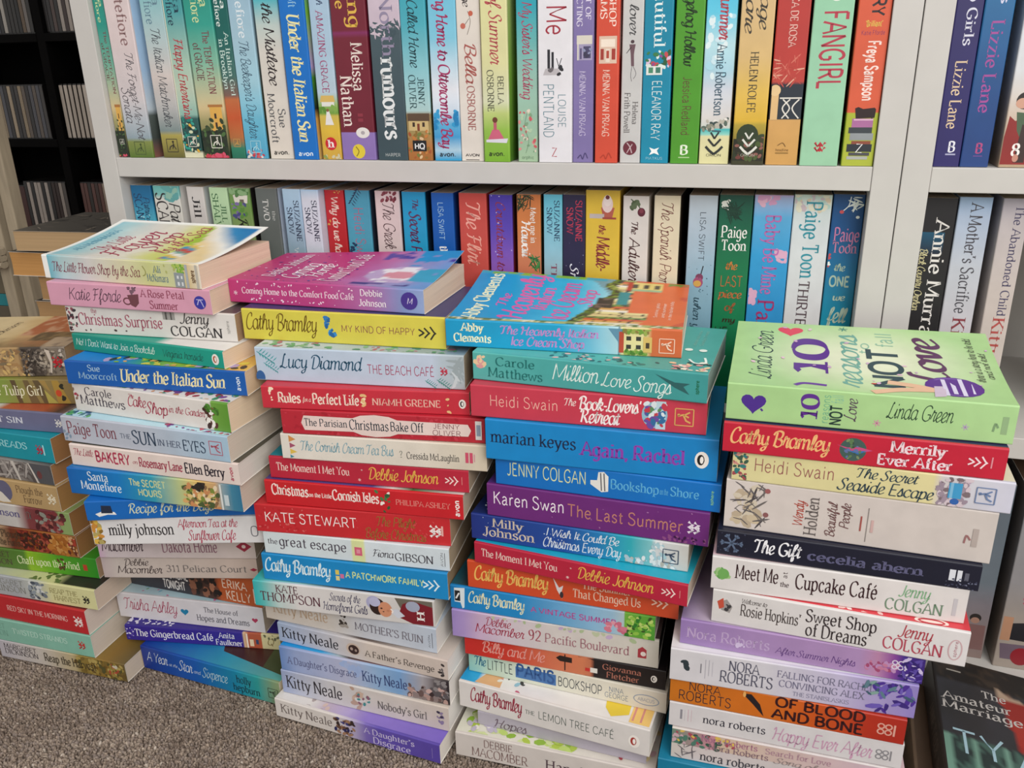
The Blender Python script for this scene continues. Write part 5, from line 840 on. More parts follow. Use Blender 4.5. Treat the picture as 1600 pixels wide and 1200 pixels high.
stacked((-0.0314,0.6259,0.1166),-0.0481,0.1919,0.1300,0.0257,[(0,'c4701c'),(.45,'cc6a1e'),(.62,'c8561c'),(.85,'b0301c'),(1,'a8281c')],[('t','NORA',.085,.225,.6,.94,'2a2630','s'),('t','ROBERTS',.04,.275,.16,.54,'2a2630','s'),('p',[(.32,.88),(.36,.9),(.4,.55),(.42,.08),(.37,.5)],'241c20'),('e',.33,.85,.05,.12,'e0a860'),('t','OF BLOOD',.465,.835,.62,.98,'361418','k'),('t','AND BONE',.455,.835,.12,.5,'361418','k'),('y','eight',.92,.5,.5,'d8a090')],{'pages':'b09480'},'orange-to-red paperback with heavy dark capitals and a feather, tenth down under the lime green book')
stacked((-0.0310,0.6254,0.0899),-0.0378,0.1929,0.1300,0.0263,[(0,'d3cfd0'),(1,'d3cfd0')],[('r',.05,.35,.06,.75,'8a8890'),('r',.07,.3,.072,.75,'b9b4bc'),('r',.085,.3,.088,.8,'c9a8b4'),('r',.1,.3,.102,.8,'c9a8b4'),('t','nora roberts',.155,.43,.36,.68,'3a3a44','r'),('t','Happy Ever After',.46,.875,.22,.74,'c79ab4','c'),('y','eight',.92,.45,.44,'8a888c')],{'pages':'cfc4b8'},'white paperback with black lower-case name and pink script, eleventh down under the lime green book')
stacked((-0.0274,0.6233,0.0559),-0.0349,0.1930,0.1300,0.0337,[(0,'cbc4bc'),(.1,'cfc4c2'),(1,'cbc4c4')],[('r',0,.5,.2,.97,'6f8a78','c98a98'),('r',.2,.5,.98,.97,'d0b8a0','c9b0c0'),('x',98,26,0,.3,.5,.95,['4f7a6a','a84a5a','d9b85a','3a5a4a','c9a8b0'],.1),('t','Nora Roberts',.135,.385,.74,.94,'a8708a','r'),('t','Search for Love',.42,.7,.72,.9,'b08a98','r'),('t','Nora Roberts',.17,.435,.5,.7,'8a7078','r'),('t','Song of the West',.46,.86,.48,.66,'9a8a88','c'),('t','nora roberts',.135,.425,.1,.38,'4a464c','r'),('x',99,10,.03,.11,.1,.5,['6a6468'],.05,3)],{'pages':'cfc4b8','front':[(0,'c9b0b8'),(1,'c9b0b8')]},'white paperback with blurred pink and gold flower band, twelfth down under the lime green book')
stacked((-0.0384,0.6193,0.0279),-0.0524,0.1960,0.1270,0.0277,[(0,'12789a'),(1,'1c90ac')],[('t','Love',.2,.5,.3,.7,'dfeef0','c')],{'pages':'cfc4b8'},'teal paperback low in its stack, only its left corner showing')
stacked((-0.0234,0.6353,0.0000),0.0175,0.1900,0.1300,0.0276,[(0,'6a5a4c'),(1,'6a5a4c')],[],{'pages':'b9a890'},'dull brown paperback under the whole stack on the carpet')
shelved(0.0009,0.0060,0.5620,0.1980,0.1260,0.0131,[(0,'12806f'),(.322,'259284'),(.513,'6fae98'),(.643,'a9b698'),(.742,'cdb88a'),(.809,'a09a68'),(.98,'2a3424'),(1,'2a3424')],[('t','Santa',.031,.235,.62,.9,'c9d8a0','r'),('t','Montefiore',.016,.309,.28,.6,'c9d8a0','r'),('t','The TEMPTATION',.35,.666,.55,.8,'7a3a44','r'),('t','of GRACIE',.41,.6,.16,.42,'6a3a40','r'),('r',.729,.45,.864,.9,'d9a850'),('r',.722,.4,.736,.95,'a8703a'),('r',.769,.6,.796,.68,'3a2a20'),('r',.816,.6,.84,.68,'3a2a20'),('x',101,40,.803,1.001,.03,.97,['2a3a24','1f2a1c','4a5a30','c9b070','3a4a2a'],.09),('r',.86,.03,.98,.97,'232e20','232e20'),('x',102,20,.843,.973,.05,.95,['2a3a24','4a6a3a','1a2218'],.1),('y','sower',.918,.55,.4,'d9d6cc'),('x',103,12,.987,1.012,.1,.95,['c03a4c','d0506a'],.12)],{'front':[(0,'3a4a3a'),(1,'3a4a3a')]},'green-topped book fading to sand with a red flower foot, first on the left','paperbacks upright on the upper white shelf')
shelved(0.0179,0.0020,0.5620,0.1980,0.1260,0.0310,[(0,'d9c9c9'),(.389,'d6c6c6'),(.676,'cdc4c6'),(.808,'b0b8c0'),(.896,'8fa0aa'),(.916,'7f8a48'),(1,'55702a')],[('t','Montefiore',.054,.426,.45,.82,'8a6a6a','r'),('t','The Forget-Me-Not',.458,.902,.5,.82,'4f4a50','h'),('t','Sonata',.637,.815,.14,.46,'4f4a50','h'),('y','sower',.95,.5,.42,'4a5a30')],{'front':[(0,'a9c9e8'),(.55,'a9c9e8'),(.75,'c9d6e0'),(.78,'5a6460'),(.9,'4a5250'),(1,'8a5a50')]},'blush book with handwritten grey title and green field on the upper shelf','paperbacks upright on the upper white shelf')
shelved(0.0589,0.0060,0.5620,0.1980,0.1260,0.0267,[(.003,'6fb0bc'),(.21,'8abcc2'),(.425,'b4c4c6'),(.582,'cfc4c0'),(.744,'b0b0b0'),(.86,'7a8a8a'),(.883,'a89c50'),(1,'64602c')],[('t','Santa',.032,.24,.6,.9,'6a8a9a','r'),('t','Montefiore',.061,.326,.2,.55,'6a8a9a','r'),('t','The Italian Matchmaker',.344,.837,.32,.72,'3a3f48','h'),('y','sower',.937,.5,.5,'3a3428')],{},'misty blue-grey book with thin handwritten title on the upper shelf','paperbacks upright on the upper white shelf')
shelved(0.0860,0.0060,0.5620,0.1980,0.1260,0.0230,[(.009,'1a8494'),(.275,'4a9ca0'),(.49,'9fc0b0'),(.648,'b9c8b4'),(.777,'8ab4a8'),(.797,'2a5a58'),(.963,'24403c'),(.977,'d9d6b8'),(1,'d9d6b8')],[('r',.009,0,.977,.07,'e0dcc4'),('t','Santa',.038,.281,.6,.9,'173a4c','r'),('t','Montefiore',.067,.336,.2,.55,'173a4c','r'),('t','Flappy Entertains',.397,.797,.32,.76,'b5303f','c'),('x',104,30,.797,.97,.1,.9,['1f7a70','2f9a8a','d9a83a','c9d0b0','14302c'],.11),('y','sower',.916,.55,.44,'e0dcd0')],{},'cream-edged teal book with red script title on the upper shelf','paperbacks upright on the upper white shelf')
shelved(0.1123,0.0040,0.5620,0.1980,0.1260,0.0318,[(.018,'0f7a6a'),(.34,'2f9c8c'),(.524,'7fb49c'),(.649,'b4ba98'),(.745,'cdb88a'),(.81,'9a9464'),(.974,'28321f'),(1,'28321f')],[('t','Santa',.061,.257,.62,.9,'c9d8a0','r'),('t','Montefiore',.046,.328,.28,.6,'c9d8a0','r'),('t','The TEMPTATION',.368,.672,.55,.8,'7a3a44','r'),('t','of GRACIE',.425,.608,.16,.42,'6a3a40','r'),('r',.732,.45,.862,.9,'d9a850'),('r',.726,.4,.739,.95,'a8703a'),('r',.771,.6,.797,.68,'3a2a20'),('r',.816,.6,.839,.68,'3a2a20'),('x',101,40,.803,.994,.03,.97,['2a3a24','1f2a1c','4a5a30','c9b070','3a4a2a'],.09),('r',.859,.03,.974,.97,'232e20','232e20'),('x',102,20,.842,.968,.05,.95,['2a3a24','4a6a3a','1a2218'],.1),('y','sower',.914,.55,.4,'d9d6cc'),('x',103,12,.981,1.004,.1,.95,['c03a4c','d0506a'],.12)],{},'wider green-to-sand book with a yellow tower, between two teal books on the upper shelf','paperbacks upright on the upper white shelf')
shelved(0.1445,0.0060,0.5620,0.1980,0.1260,0.0170,[(.023,'0a5450'),(.404,'12605a'),(.588,'3f6a64'),(.683,'7a5a50'),(.702,'b8683c'),(.794,'c0542a'),(.892,'b06a3a'),(.948,'2a7a60'),(1,'1f6a54')],[('t','Santa',.051,.27,.58,.88,'dfeae6','r'),('t','Montefiore',.109,.35,.16,.48,'dfeae6','r'),('t','An Italian Girl',.38,.683,.56,.86,'c9e0d8','r'),('t','in Brooklyn',.41,.651,.14,.46,'c9e0d8','r'),('y','sower',.921,.5,.45,'d09a50')],{},'dark green to orange book with white lettering on the upper shelf','paperbacks upright on the upper white shelf')
shelved(0.1623,0.0060,0.5620,0.1980,0.1260,0.0257,[(.029,'8fb0c8'),(.407,'9fc0d0'),(.621,'9cc8d8'),(.811,'66b4d0'),(1,'4aa0c4')],[('t','Montefiore',.085,.407,.35,.7,'dce6ec','r'),('t',"The Beekeeper's Daughter",.419,.895,.3,.72,'2f4a60','h'),('x',105,16,.953,1.006,.05,.95,['b83a4a','c85a60','2a6a8a','d9d0c8'],.1),('y','sower',.94,.5,.45,'9fd0e0')],{'front':[(0,'8fb0c8'),(.7,'4a4a30'),(1,'3a3a24')]},'powder blue book with navy handwriting and poppies at the foot on the upper shelf','paperbacks upright on the upper white shelf')
shelved(0.1915,0.0060,0.5620,0.1980,0.1260,0.0272,[(.036,'1f9fb4'),(.235,'4fb0bc'),(.352,'b9c8c4'),(.471,'d0ccc4'),(1,'d9d1c6')],[('t','Under the Mistletoe',.036,.632,.32,.74,'2a2024','c'),('t','Sue',.751,.843,.54,.84,'5a5a5c','r'),('t','Moorcroft',.676,.92,.16,.46,'5a5a5c','r'),('t','avon.',.956,.978,.18,.82,'2a2a2a','k',1)],{},'cream book with teal top, black script and an imprint word at the foot','paperbacks upright on the upper white shelf')
shelved(0.2219,0.0020,0.5620,0.1980,0.1260,0.0272,[(0,'0b6cc0'),(1,'0b6cc0')],[('t','Sue Moorcroft',.018,.276,.4,.7,'8fc0e0','r'),('t','Under the Italian Sun',.305,.905,.3,.78,'e8e2a8','i'),('t','avon',.959,.981,.2,.8,'d9e8f4','k',1)],{'front':[(0,'1f90d0'),(.3,'7fb83c'),(.55,'b9a0c8'),(.6,'4a8a30'),(.75,'2a2a2a'),(.8,'d9a850'),(1,'d0b070')]},'bright blue book with pale yellow lettering on the upper shelf','paperbacks upright on the upper white shelf')
shelved(0.2524,0.0060,0.5620,0.1980,0.1260,0.0213,[(.051,'a0bcd4'),(.537,'a9c3d6'),(.673,'b4c8d4'),(.734,'8fae60'),(.774,'6f9a3c'),(.787,'c9b450'),(.858,'d9b53a'),(1,'c9a040')],[('t','with',.19,.269,.4,.7,'3a4a6a','c'),('t','AMAZING GRACE',.297,.676,.32,.66,'a0567a','r'),('p',[(.688,.2),(.688,.85),(.719,.9),(.719,.12)],'d0b060'),('r',.719,.2,.74,.85,'dcdcd4'),('x',106,8,.743,.78,.05,.95,['5a8a30','7fa84a'],.16),('p',[(.762,.42),(.762,.55),(.83,.75),(.83,.3)],'e2e0dc'),('e',.759,.48,.07,.07,'8a5a40'),('e',.922,.5,.3,.3,'c8202c'),('t','h',.903,.941,.36,.64,'f0e8e4','b',1),('x',107,8,.982,1.001,.05,.95,['8a9a50','c9c0a0'],.1)],{},'pale blue to yellow book with a cottage and a red disc on the upper shelf','paperbacks upright on the upper white shelf')
shelved(0.2751,0.0060,0.5620,0.1980,0.1260,0.0370,[(.058,'6a1c2c'),(.388,'701f30'),(.4,'7f2a5c'),(.423,'701f30'),(.864,'6c1d2e'),(.868,'8d74b4'),(1,'856cac')],[('t','Falling',.058,.377,.5,.86,'d9b04a','r'),('t','More',.113,.291,.16,.42,'d9b04a','r'),('t','Melissa',.446,.668,.5,.82,'e6d8d0','r'),('t','Nathan',.599,.836,.12,.46,'e6d8d0','r'),('e',.868,.66,.14,.2,'dfdcd8'),('e',.868,.66,.05,.06,'a9a4a8'),('e',.959,.5,.19,.19,'d9c43a'),('l',[(.936,.42),(.959,.5),(.984,.42)],.03,'8a7a20'),('r',.775,.55,.79,.7,'8a3040'),('r',.799,.55,.815,.7,'8a3040')],{},'wide burgundy book with violet foot and cream lettering on the upper shelf','paperbacks upright on the upper white shelf')
shelved(0.3147,0.0060,0.5620,0.1980,0.1260,0.0321,[(.068,'c9b9c6'),(.371,'c4b4c2'),(.388,'45575f'),(.998,'374a52')],[('x',108,30,.365,.411,.03,.97,['c9b9c6','3d4f58','45575f'],.08,2.4),('t','a North',.149,.509,.38,.78,'8f86a0','r'),('t','rumours',.523,.898,.3,.82,'dfe3e4','b'),('t','HARPER',.967,.982,.25,.75,'c9d0d0','s',1)],{},'slate book with white-splashed top and bold white lettering on the upper shelf','paperbacks upright on the upper white shelf')
shelved(0.3472,0.0060,0.5620,0.1980,0.1260,0.0258,[(.075,'1f94a8'),(.375,'4aa8b8'),(.604,'8fc4cc'),(.764,'a9c8c8'),(.782,'8a7450'),(.867,'a08a54'),(.934,'b0703c'),(.996,'a0662f')],[('t','we Called Home',.182,.561,.3,.68,'143a44','c'),('t','JENNY',.61,.737,.56,.8,'2a4a50','r'),('t','OLIVER',.598,.752,.2,.46,'2a4a50','r'),('r',.776,.06,.812,.95,'5a4634'),('r',.812,.1,.858,.9,'c9b07a'),('r',.818,.25,.839,.35,'3a2a20'),('r',.818,.65,.839,.75,'3a2a20'),('r',.824,.44,.858,.54,'7a3a24'),('x',109,26,.855,.996,.05,.95,['c07a3c','8a6a30','d9b890','a0522a','6f7a3c'],.1),('r',.904,.22,.956,.78,'14161c'),('t','HQ',.919,.944,.3,.7,'e6e6e6','k',1)],{'front':[(0,'1f94a8'),(.6,'4a5a3a'),(1,'3a2a1c')]},'turquoise book with a stone cottage and steps at the foot on the upper shelf','paperbacks upright on the upper white shelf')
shelved(0.3755,0.0060,0.5620,0.1980,0.1260,0.0274,[(.082,'5fb4d4'),(.436,'7fc4dc'),(.665,'dfe2ea'),(.768,'c9d8e6'),(.827,'5aaad4'),(.888,'3f98cc'),(.949,'a9c9dc'),(.995,'2f98c8')],[('t','Coming Home to Ottercombe Bay',.135,.939,.3,.7,'a02f60','d'),('x',110,8,.765,.842,.03,.2,['1f7fb8','2f98cc'],.14),('x',111,8,.765,.842,.8,.97,['1f7fb8','2f98cc'],.14),('t','avon.',.958,.979,.2,.8,'24303c','k',1)],{},'sky and sea blue book with magenta title on the upper shelf','paperbacks upright on the upper white shelf')
shelved(0.4034,0.0060,0.5620,0.1980,0.1260,0.0230,[(0,'dbd3ca'),(1,'dbd3ca')],[('t','Cottage',.141,.302,.3,.6,'3a3434','c'),('l',[(.324,.5),(.37,.6),(.425,.45)],.02,'5a4a40'),('l',[(.356,.55),(.384,.35)],.02,'5a4a40'),('e',.334,.62,.1,.1,'c0604a'),('e',.387,.28,.11,.11,'c06a5a'),('t','Bella',.461,.637,.32,.78,'a85a54','c'),('t','OSBORNE',.652,.857,.36,.68,'a0605c','r'),('t','AVON',.966,.978,.2,.8,'3a3434','k',1),('r',.993,.2,.996,.8,'3a3434')],{},'ivory book with two small red flowers and rust lettering on the upper shelf','paperbacks upright on the upper white shelf')
shelved(0.4281,0.0020,0.5620,0.1980,0.1260,0.0256,[(.097,'d8d59c'),(.554,'d6d39e'),(.724,'cfd2b0'),(.776,'b9c878'),(.855,'8fb848'),(.99,'78ac30')],[('t','House of Summer',.071,.554,.34,.78,'b04a50','c'),('t','BELLA',.61,.733,.6,.82,'5a5a48','r'),('t','OSBORNE',.582,.768,.2,.44,'5a5a48','r'),('p',[(.85,.35),(.85,.6),(.903,.85),(.903,.15)],'c8607a'),('p',[(.897,.1),(.909,.1),(.912,.9),(.891,.95)],'d9d6e0'),('r',.817,.4,.853,.52,'b85a6a'),('e',.806,.46,.1,.1,'6a3a28'),('t','avon.',.951,.972,.2,.8,'2a3a1c','k',1)],{'front':[(0,'c9cc90'),(.6,'7fae40'),(1,'4a7a24')]},'pale yellow to grass green book with a girl in a pink dress','paperbacks upright on the upper white shelf')
shelved(0.4610,0.0060,0.5620,0.1980,0.1260,0.0194,[(.103,'1890a8'),(.312,'2f9fb0'),(.447,'62b0b0'),(.613,'93bcae'),(.99,'a0bc9c')],[('t',"My Sister's Wedding",.293,.712,.3,.78,'a83f60','c'),('x',112,40,.755,.96,.05,.95,['c85a60','d98a8a','7fa080','b0c8a8','e0d0c0','c04a54'],.08),('l',[(.769,.5),(.842,.35),(.901,.55),(.96,.4)],.02,'6a8a6a'),('t','orphic',.972,.987,.2,.8,'5a7a60','s',1)],{},'teal to sage book with flourished raspberry title and blossoms on the upper shelf','paperbacks upright on the upper white shelf')
shelved(0.4822,0.0030,0.5620,0.1980,0.1260,0.0317,[(0,'e0dee3'),(1,'e0dee3')],[('t','Like Me',.111,.437,.26,.84,'a02f3f','s'),('r',.499,.28,.581,.36,'2a2a30'),('r',.51,.4,.581,.47,'2a2a30'),('p',[(.581,.22),(.581,.6),(.609,.7),(.609,.15)],'b9b4b8'),('l',[(.537,.55),(.576,.62)],.02,'2a2a30'),('l',[(.537,.7),(.581,.6)],.02,'2a2a30'),('x',113,6,.576,.606,.2,.75,['6a6468','2a2a30'],.06),('t','LOUISE',.693,.841,.6,.82,'4a7a88','l'),('t','PENTLAND',.648,.885,.16,.46,'4a7a88','l'),('t','Z',.934,.973,.4,.56,'b0303f','s',1)],{},'white book with a pair of legs and tall teal capitals on the upper shelf','paperbacks upright on the upper white shelf')
shelved(0.5142,0.0060,0.5620,0.1980,0.1260,0.0191,[(0,'7d70a4'),(1,'7d70a4')],[('t','ART OF',.231,.379,.6,.84,'dcd6e8','r'),('t','COLLECTING',.167,.406,.18,.44,'dcd6e8','r'),('r',.443,.18,.48,.92,'d6d0c4'),('r',.48,.2,.548,.92,'a098b8'),('r',.489,.5,.54,.85,'4a4668'),('r',.48,.2,.548,.27,'d6d0c4'),('r',.497,.33,.543,.42,'5a5278'),('x',114,6,.497,.535,.5,.85,['8a90b0','3a3850'],.08),('t','MENNA VAN PRAAG',.595,.88,.32,.62,'c6bcdc','r'),('l',[(.982,.25),(.967,.4),(.985,.5),(.958,.62),(.982,.75)],.05,'4a4070')],{},'violet book with a small pale shopfront on the upper shelf','paperbacks upright on the upper white shelf')
shelved(0.5356,0.0040,0.5620,0.1980,0.1260,0.0209,[(0,'cf4c36'),(1,'cf4c36')],[('t','BOOKSHOP',.148,.409,.56,.84,'f4dcd0','r'),('t','DREAMS',.173,.378,.18,.46,'f4dcd0','r'),('r',.449,.14,.564,.9,'d9bca8'),('r',.462,.22,.494,.82,'efe0d0'),('r',.502,.2,.548,.34,'a03a30'),('r',.502,.68,.548,.84,'a03a30'),('r',.502,.42,.558,.6,'e6d6c6'),('r',.51,.45,.542,.57,'b04a3a'),('t','MENNA VAN PRAAG',.591,.881,.32,.62,'f0c8b8','r'),('l',[(.979,.25),(.965,.4),(.982,.5),(.956,.62),(.979,.75)],.05,'b03a28')],{'front':[(0,'b0302c'),(.2,'d9c8c4'),(.25,'b0302c'),(.5,'d0b0a8'),(.55,'a82c28'),(1,'b0302c')]},'vermilion book with a small pale shopfront on the upper shelf','paperbacks upright on the upper white shelf')
shelved(0.5586,0.0060,0.5620,0.1980,0.1260,0.0186,[(0,'c4c3c2'),(1,'c4c3c2')],[('t','and a lover',.152,.444,.34,.76,'4a4a4c','c'),('e',.475,.5,.08,.09,'4a3a40'),('p',[(.486,.35),(.486,.65),(.513,.6),(.529,.58),(.577,.6),(.577,.46),(.523,.42)],'6a5058'),('l',[(.513,.3),(.497,.45),(.523,.22)],.03,'3a3438'),('l',[(.577,.5),(.615,.45),(.642,.5)],.02,'4a4448'),('l',[(.577,.55),(.609,.7),(.631,.58)],.02,'4a4448'),('t','Helena',.73,.828,.58,.84,'6a6666','r'),('t','Frith Powell',.691,.865,.18,.46,'6a6666','r'),('e',.933,.5,.34,.34,'6a2a38'),('l',[(.91,.35),(.928,.5),(.956,.6)],.05,'c4b0b4'),('l',[(.916,.62),(.933,.5),(.956,.35)],.04,'c4b0b4')],{},'grey book with a slim fashion figure and a maroon disc on the upper shelf','paperbacks upright on the upper white shelf')
shelved(0.5777,0.0060,0.5620,0.1980,0.1260,0.0251,[(.133,'0d7f9c'),(.568,'0e84a4'),(.984,'1088a8')],[('t','beautiful',.195,.499,.36,.76,'e0ecec','r'),('x',115,40,.515,.584,.12,.95,['3a7a4a','d9e6e0','2a5a3a','8a4a90','c04a50','d9c0d8'],.08),('r',.579,.12,.616,.68,'e0e4e0'),('r',.584,.2,.608,.36,'4a8a6a'),('r',.584,.45,.608,.62,'3f7a6a'),('t','ELEANOR RAY',.641,.896,.36,.68,'d9e9ea','s'),('p',[(.93,.32),(.938,.5),(.93,.68),(.944,.6),(.964,.68),(.955,.5),(.964,.32),(.947,.4)],'f0f4f4'),('t','PIATKUS',.973,.984,.2,.8,'9fd0dc','s',1)],{},'teal blue book with a bunch of flowers in a box and white capitals','paperbacks upright on the upper white shelf')
shelved(0.6048,0.0060,0.5620,0.1980,0.1260,0.0247,[(0,'4c9428'),(1,'4c9428')],[('t','at Hedgehog Hollow',.164,.579,.34,.72,'1c3a14','d'),('t','Jessica Redland',.627,.875,.36,.66,'5f3a30','s'),('t','B',.92,.96,.36,.62,'e6f0dc','b',1),('r',.971,.3,.976,.7,'a9c890')],{},'leaf green book with dark green handwriting on the upper shelf','paperbacks upright on the upper white shelf')
shelved(0.6305,0.0060,0.5620,0.1980,0.1260,0.0258,[(.146,'2fb0dc'),(.368,'5fc4e0'),(.495,'b4dce6'),(.6,'a9d0e0'),(.679,'c9d0dc'),(.801,'d6d2d0'),(.842,'c9d0c8'),(.85,'3fb4b8'),(.872,'8fd0c4'),(.88,'dcd6a8'),(.981,'d9d4a0')],[('x',116,16,.368,.626,.1,.9,['c9e4ee','dcecf0','a9d8e8'],.16),('t','One Summer',.17,.475,.45,.82,'b04a58','d'),('t','Annie Robertson',.495,.79,.42,.74,'3a5668','r'),('x',117,30,.803,.853,.1,.9,['e6e2dc','5a6a60','8a8a7a','b9b4a8','3a4a48'],.07),('l',[(.856,.4),(.858,.7)],.05,'3a5a6a'),('y','bird',.919,.5,.62,'2a3030'),('t','ORION',.956,.967,.25,.75,'3a3a34','s',1)],{},'summer sky and beach book with a white seaside village on the upper shelf','paperbacks upright on the upper white shelf')
shelved(0.6593,0.0020,0.5620,0.1980,0.1260,0.0275,[(.155,'cdb088'),(.55,'d2b278'),(.68,'d8b458'),(.813,'d8b03a'),(.829,'b09a3a'),(.977,'3a3a24')],[('t','Village',.179,.436,.56,.86,'3f3a30','c'),('t','Square',.155,.449,.14,.44,'3f3a30','c'),('t','HELEN ROLFE',.53,.778,.38,.62,'4a4434','r'),('r',.889,.02,.983,.98,'28281c'),('e',.878,.45,.38,.34,'2c3a22'),('e',.895,.9,.2,.2,'33402a'),('x',118,40,.884,.977,.05,.95,['3a3a24','6a3a34','2a3420','8a5a50','4a5a30'],.07),('y','bird',.917,.5,.56,'dcdcd4'),('t','ORION',.953,.964,.28,.72,'b9b9a8','s',1)],{},'tan to mustard book with clipped dark hedges at the foot on the upper shelf','paperbacks upright on the upper white shelf')
shelved(0.6883,0.0040,0.5620,0.1980,0.1260,0.0267,[(.162,'b03430'),(.553,'b53a34'),(.651,'b84038'),(.664,'262e3a'),(.806,'2a323c'),(.809,'d0a060'),(.977,'cc9c58')],[('x',119,40,.558,.656,.05,.95,['d07060','e0a890','c0483e'],.06,3),('t','ROSAMUND CA DE ROSA',.115,.513,.42,.64,'e6b9ae','r'),('r',.687,.04,.809,.26,'d9b480'),('e',.687,.14,.17,.17,'e0c090'),('l',[(.719,.3),(.719,.97)],.04,'e0dcd4'),('l',[(.724,.4),(.761,.62),(.803,.4)],.04,'e0dcd4'),('l',[(.724,.62),(.761,.4),(.803,.62)],.04,'e0dcd4'),('l',[(.724,.9),(.761,.7),(.803,.92)],.04,'e0dcd4'),('l',[(.917,.35),(.906,.5),(.922,.6)],.02,'6a4a20'),('t','headline',.93,.941,.3,.7,'6a4a20','s',1),('r',.947,.3,.951,.7,'8a6a30')],{},'brick red book with white garden fence and a tan foot on the upper shelf','paperbacks upright on the upper white shelf')
shelved(0.7170,0.0010,0.5620,0.1980,0.1260,0.0312,[(.171,'8ec4a2'),(.582,'96c8a8'),(.974,'98c8a6')],[('t','FANGIRL',.379,.683,.28,.86,'b03a4c','m'),('y','pan',.92,.5,.3,'b8323c'),('e',.326,.55,.1,.14,'e6e6e2')],{},'wide mint green book with tall red hand-drawn letters on the upper shelf','paperbacks upright on the upper white shelf')
shelved(0.7513,0.0030,0.5620,0.1980,0.1260,0.0254,[(.178,'cf5638'),(.778,'d05a3c'),(.783,'a4b034'),(.973,'a9b43a')],[('t','LIBRARY',.178,.401,.42,.8,'2a2024','k'),('t',"'Brilliant'",.42,.442,.28,.78,'d9b850','k',1),('t','Katie Fforde',.457,.474,.18,.88,'7a2a60','s',1),('t','Freya Sampson',.498,.731,.42,.78,'f0d8d0','k'),('p',[(.762,.25),(.757,.35),(.765,.5),(.76,.85),(.767,.9),(.801,.88),(.804,.3)],'2a1a1c'),('l',[(.799,.8),(.835,.78)],.04,'2a1a1c'),('r',.804,.2,.84,.85,'a86a9a'),('r',.806,.25,.812,.85,'d9b0c8'),('r',.84,.12,.864,.85,'3a4046'),('r',.864,.18,.893,.9,'8f9498'),('r',.896,.25,.909,.85,'8a4a38'),('r',.909,.12,.941,.9,'2a3038'),('r',.944,.2,.957,.85,'4a4a50'),('r',.96,.15,.973,.8,'a9aca8'),('y','star',.928,.5,.01,'ffffff'),('t','Z',.909,.944,.4,.62,'f0f0f0','s',1)],{},'orange and lime book with a black cat on a pile of books','paperbacks upright on the upper white shelf')
shelved(0.8239,0.0060,0.5620,0.1980,0.1260,0.0200,[(.194,'241c54'),(.591,'282260'),(.971,'2a2462')],[('t','Tobacco Girls',.105,.524,.44,.8,'d3d3e2','r'),('t','Lizzie Lane',.582,.846,.3,.72,'d9bfa0','r'),('t','B',.898,.94,.5,.74,'e6e6f0','b',1),('r',.947,.42,.953,.8,'a9a9c8')],{},'navy violet book with pale gold capitals at right on top shelf','paperbacks on the upper shelf of the right bookcase')
shelved(0.8444,0.0060,0.5620,0.1980,0.1260,0.0214,[(.199,'1a6a98'),(.498,'1a5a90'),(.716,'1a4680'),(.97,'20407c')],[('t','Girls',.177,.372,.5,.8,'c9c9e0','r'),('t','Lizzie Lane',.434,.783,.34,.76,'a04a94','r'),('t','B',.905,.944,.48,.7,'b04a80','b',1),('r',.954,.42,.958,.74,'6a4a90')],{},'royal blue book with magenta lettering at right on top shelf','paperbacks on the upper shelf of the right bookcase')
shelved(0.8734,0.0060,0.5620,0.1980,0.1260,0.0225,[(.207,'d0d6de'),(.62,'d2d4d8'),(.791,'c9b8a8'),(.968,'b0987c')],[('t','Sun',.584,.693,.5,.9,'7a3a40','c'),('p',[(.796,.1),(.816,.3),(.796,.75),(.841,.97),(.989,.97),(.989,.02),(.879,.02)],'8a2a28'),('p',[(.781,.3),(.786,.7),(.841,.75),(.897,.6),(.854,.4)],'4a6048'),('e',.737,.52,.3,.3,'2a2422'),('e',.747,.44,.18,.22,'c99a84'),('p',[(.829,.55),(.841,.75),(.981,.8),(.981,.45)],'3a2a28'),('t','8',.907,.953,.35,.6,'f0ece8','b',1),('e',.963,.5,.14,.1,'c08a78')],{'front':[(0,'c9c4bc'),(1,'c9c4bc')],'back':[(0,'9fb0a0'),(.6,'b9a48a'),(1,'c0aa8c')]},'white book printed with a woman in a red coat and green scarf','paperbacks on the upper shelf of the right bookcase')
shelved(0.0025,0.0120,0.3253,0.2052,0.1260,0.0268,[(0,'12608c'),(.069,'1a6c9a'),(.192,'4fb0cc'),(.688,'5fb8d0')],[('t','Patricia',.062,.21,.55,.85,'1f3a60','c'),('t','SCANLAN',.045,.288,.12,.48,'1f3a60','r'),('x',120,10,.139,.39,.1,.9,['9fd8e6'],.05)],{'front':[(0,'0f3a54'),(1,'0f3a54')]},'deep blue book with faint navy name on the lower shelf','paperbacks upright on the lower white shelf')
shelved(0.0323,0.0120,0.3253,0.2051,0.1260,0.0340,[(0,'62b0ac'),(.048,'7fb8b4'),(.072,'d6d3cc'),(.678,'dad6ce')],[('t','Patricia',.089,.328,.55,.95,'2f2a2c','c'),('t','SCANLAN',.038,.382,.08,.48,'2f2a2c','r'),('x',121,10,-.003,.072,.5,.95,['8fb8a8','5fa0a0'],.2)],{'front':[(0,'d9d6d2'),(1,'d9d6d2')]},'teal-topped cream book with black author name on the lower shelf','paperbacks upright on the lower white shelf')
shelved(0.0763,0.0120,0.3253,0.2048,0.1260,0.0215,[(0,'cfc9c6'),(1,'cfc9c6')],[('t','Jill Shalvis',.053,.482,.3,.72,'2a2628','r')],{'front':[(0,'b9bcc0'),(1,'b9bcc0')]},'pale grey book with bold black name on the lower shelf','paperbacks upright on the lower white shelf')
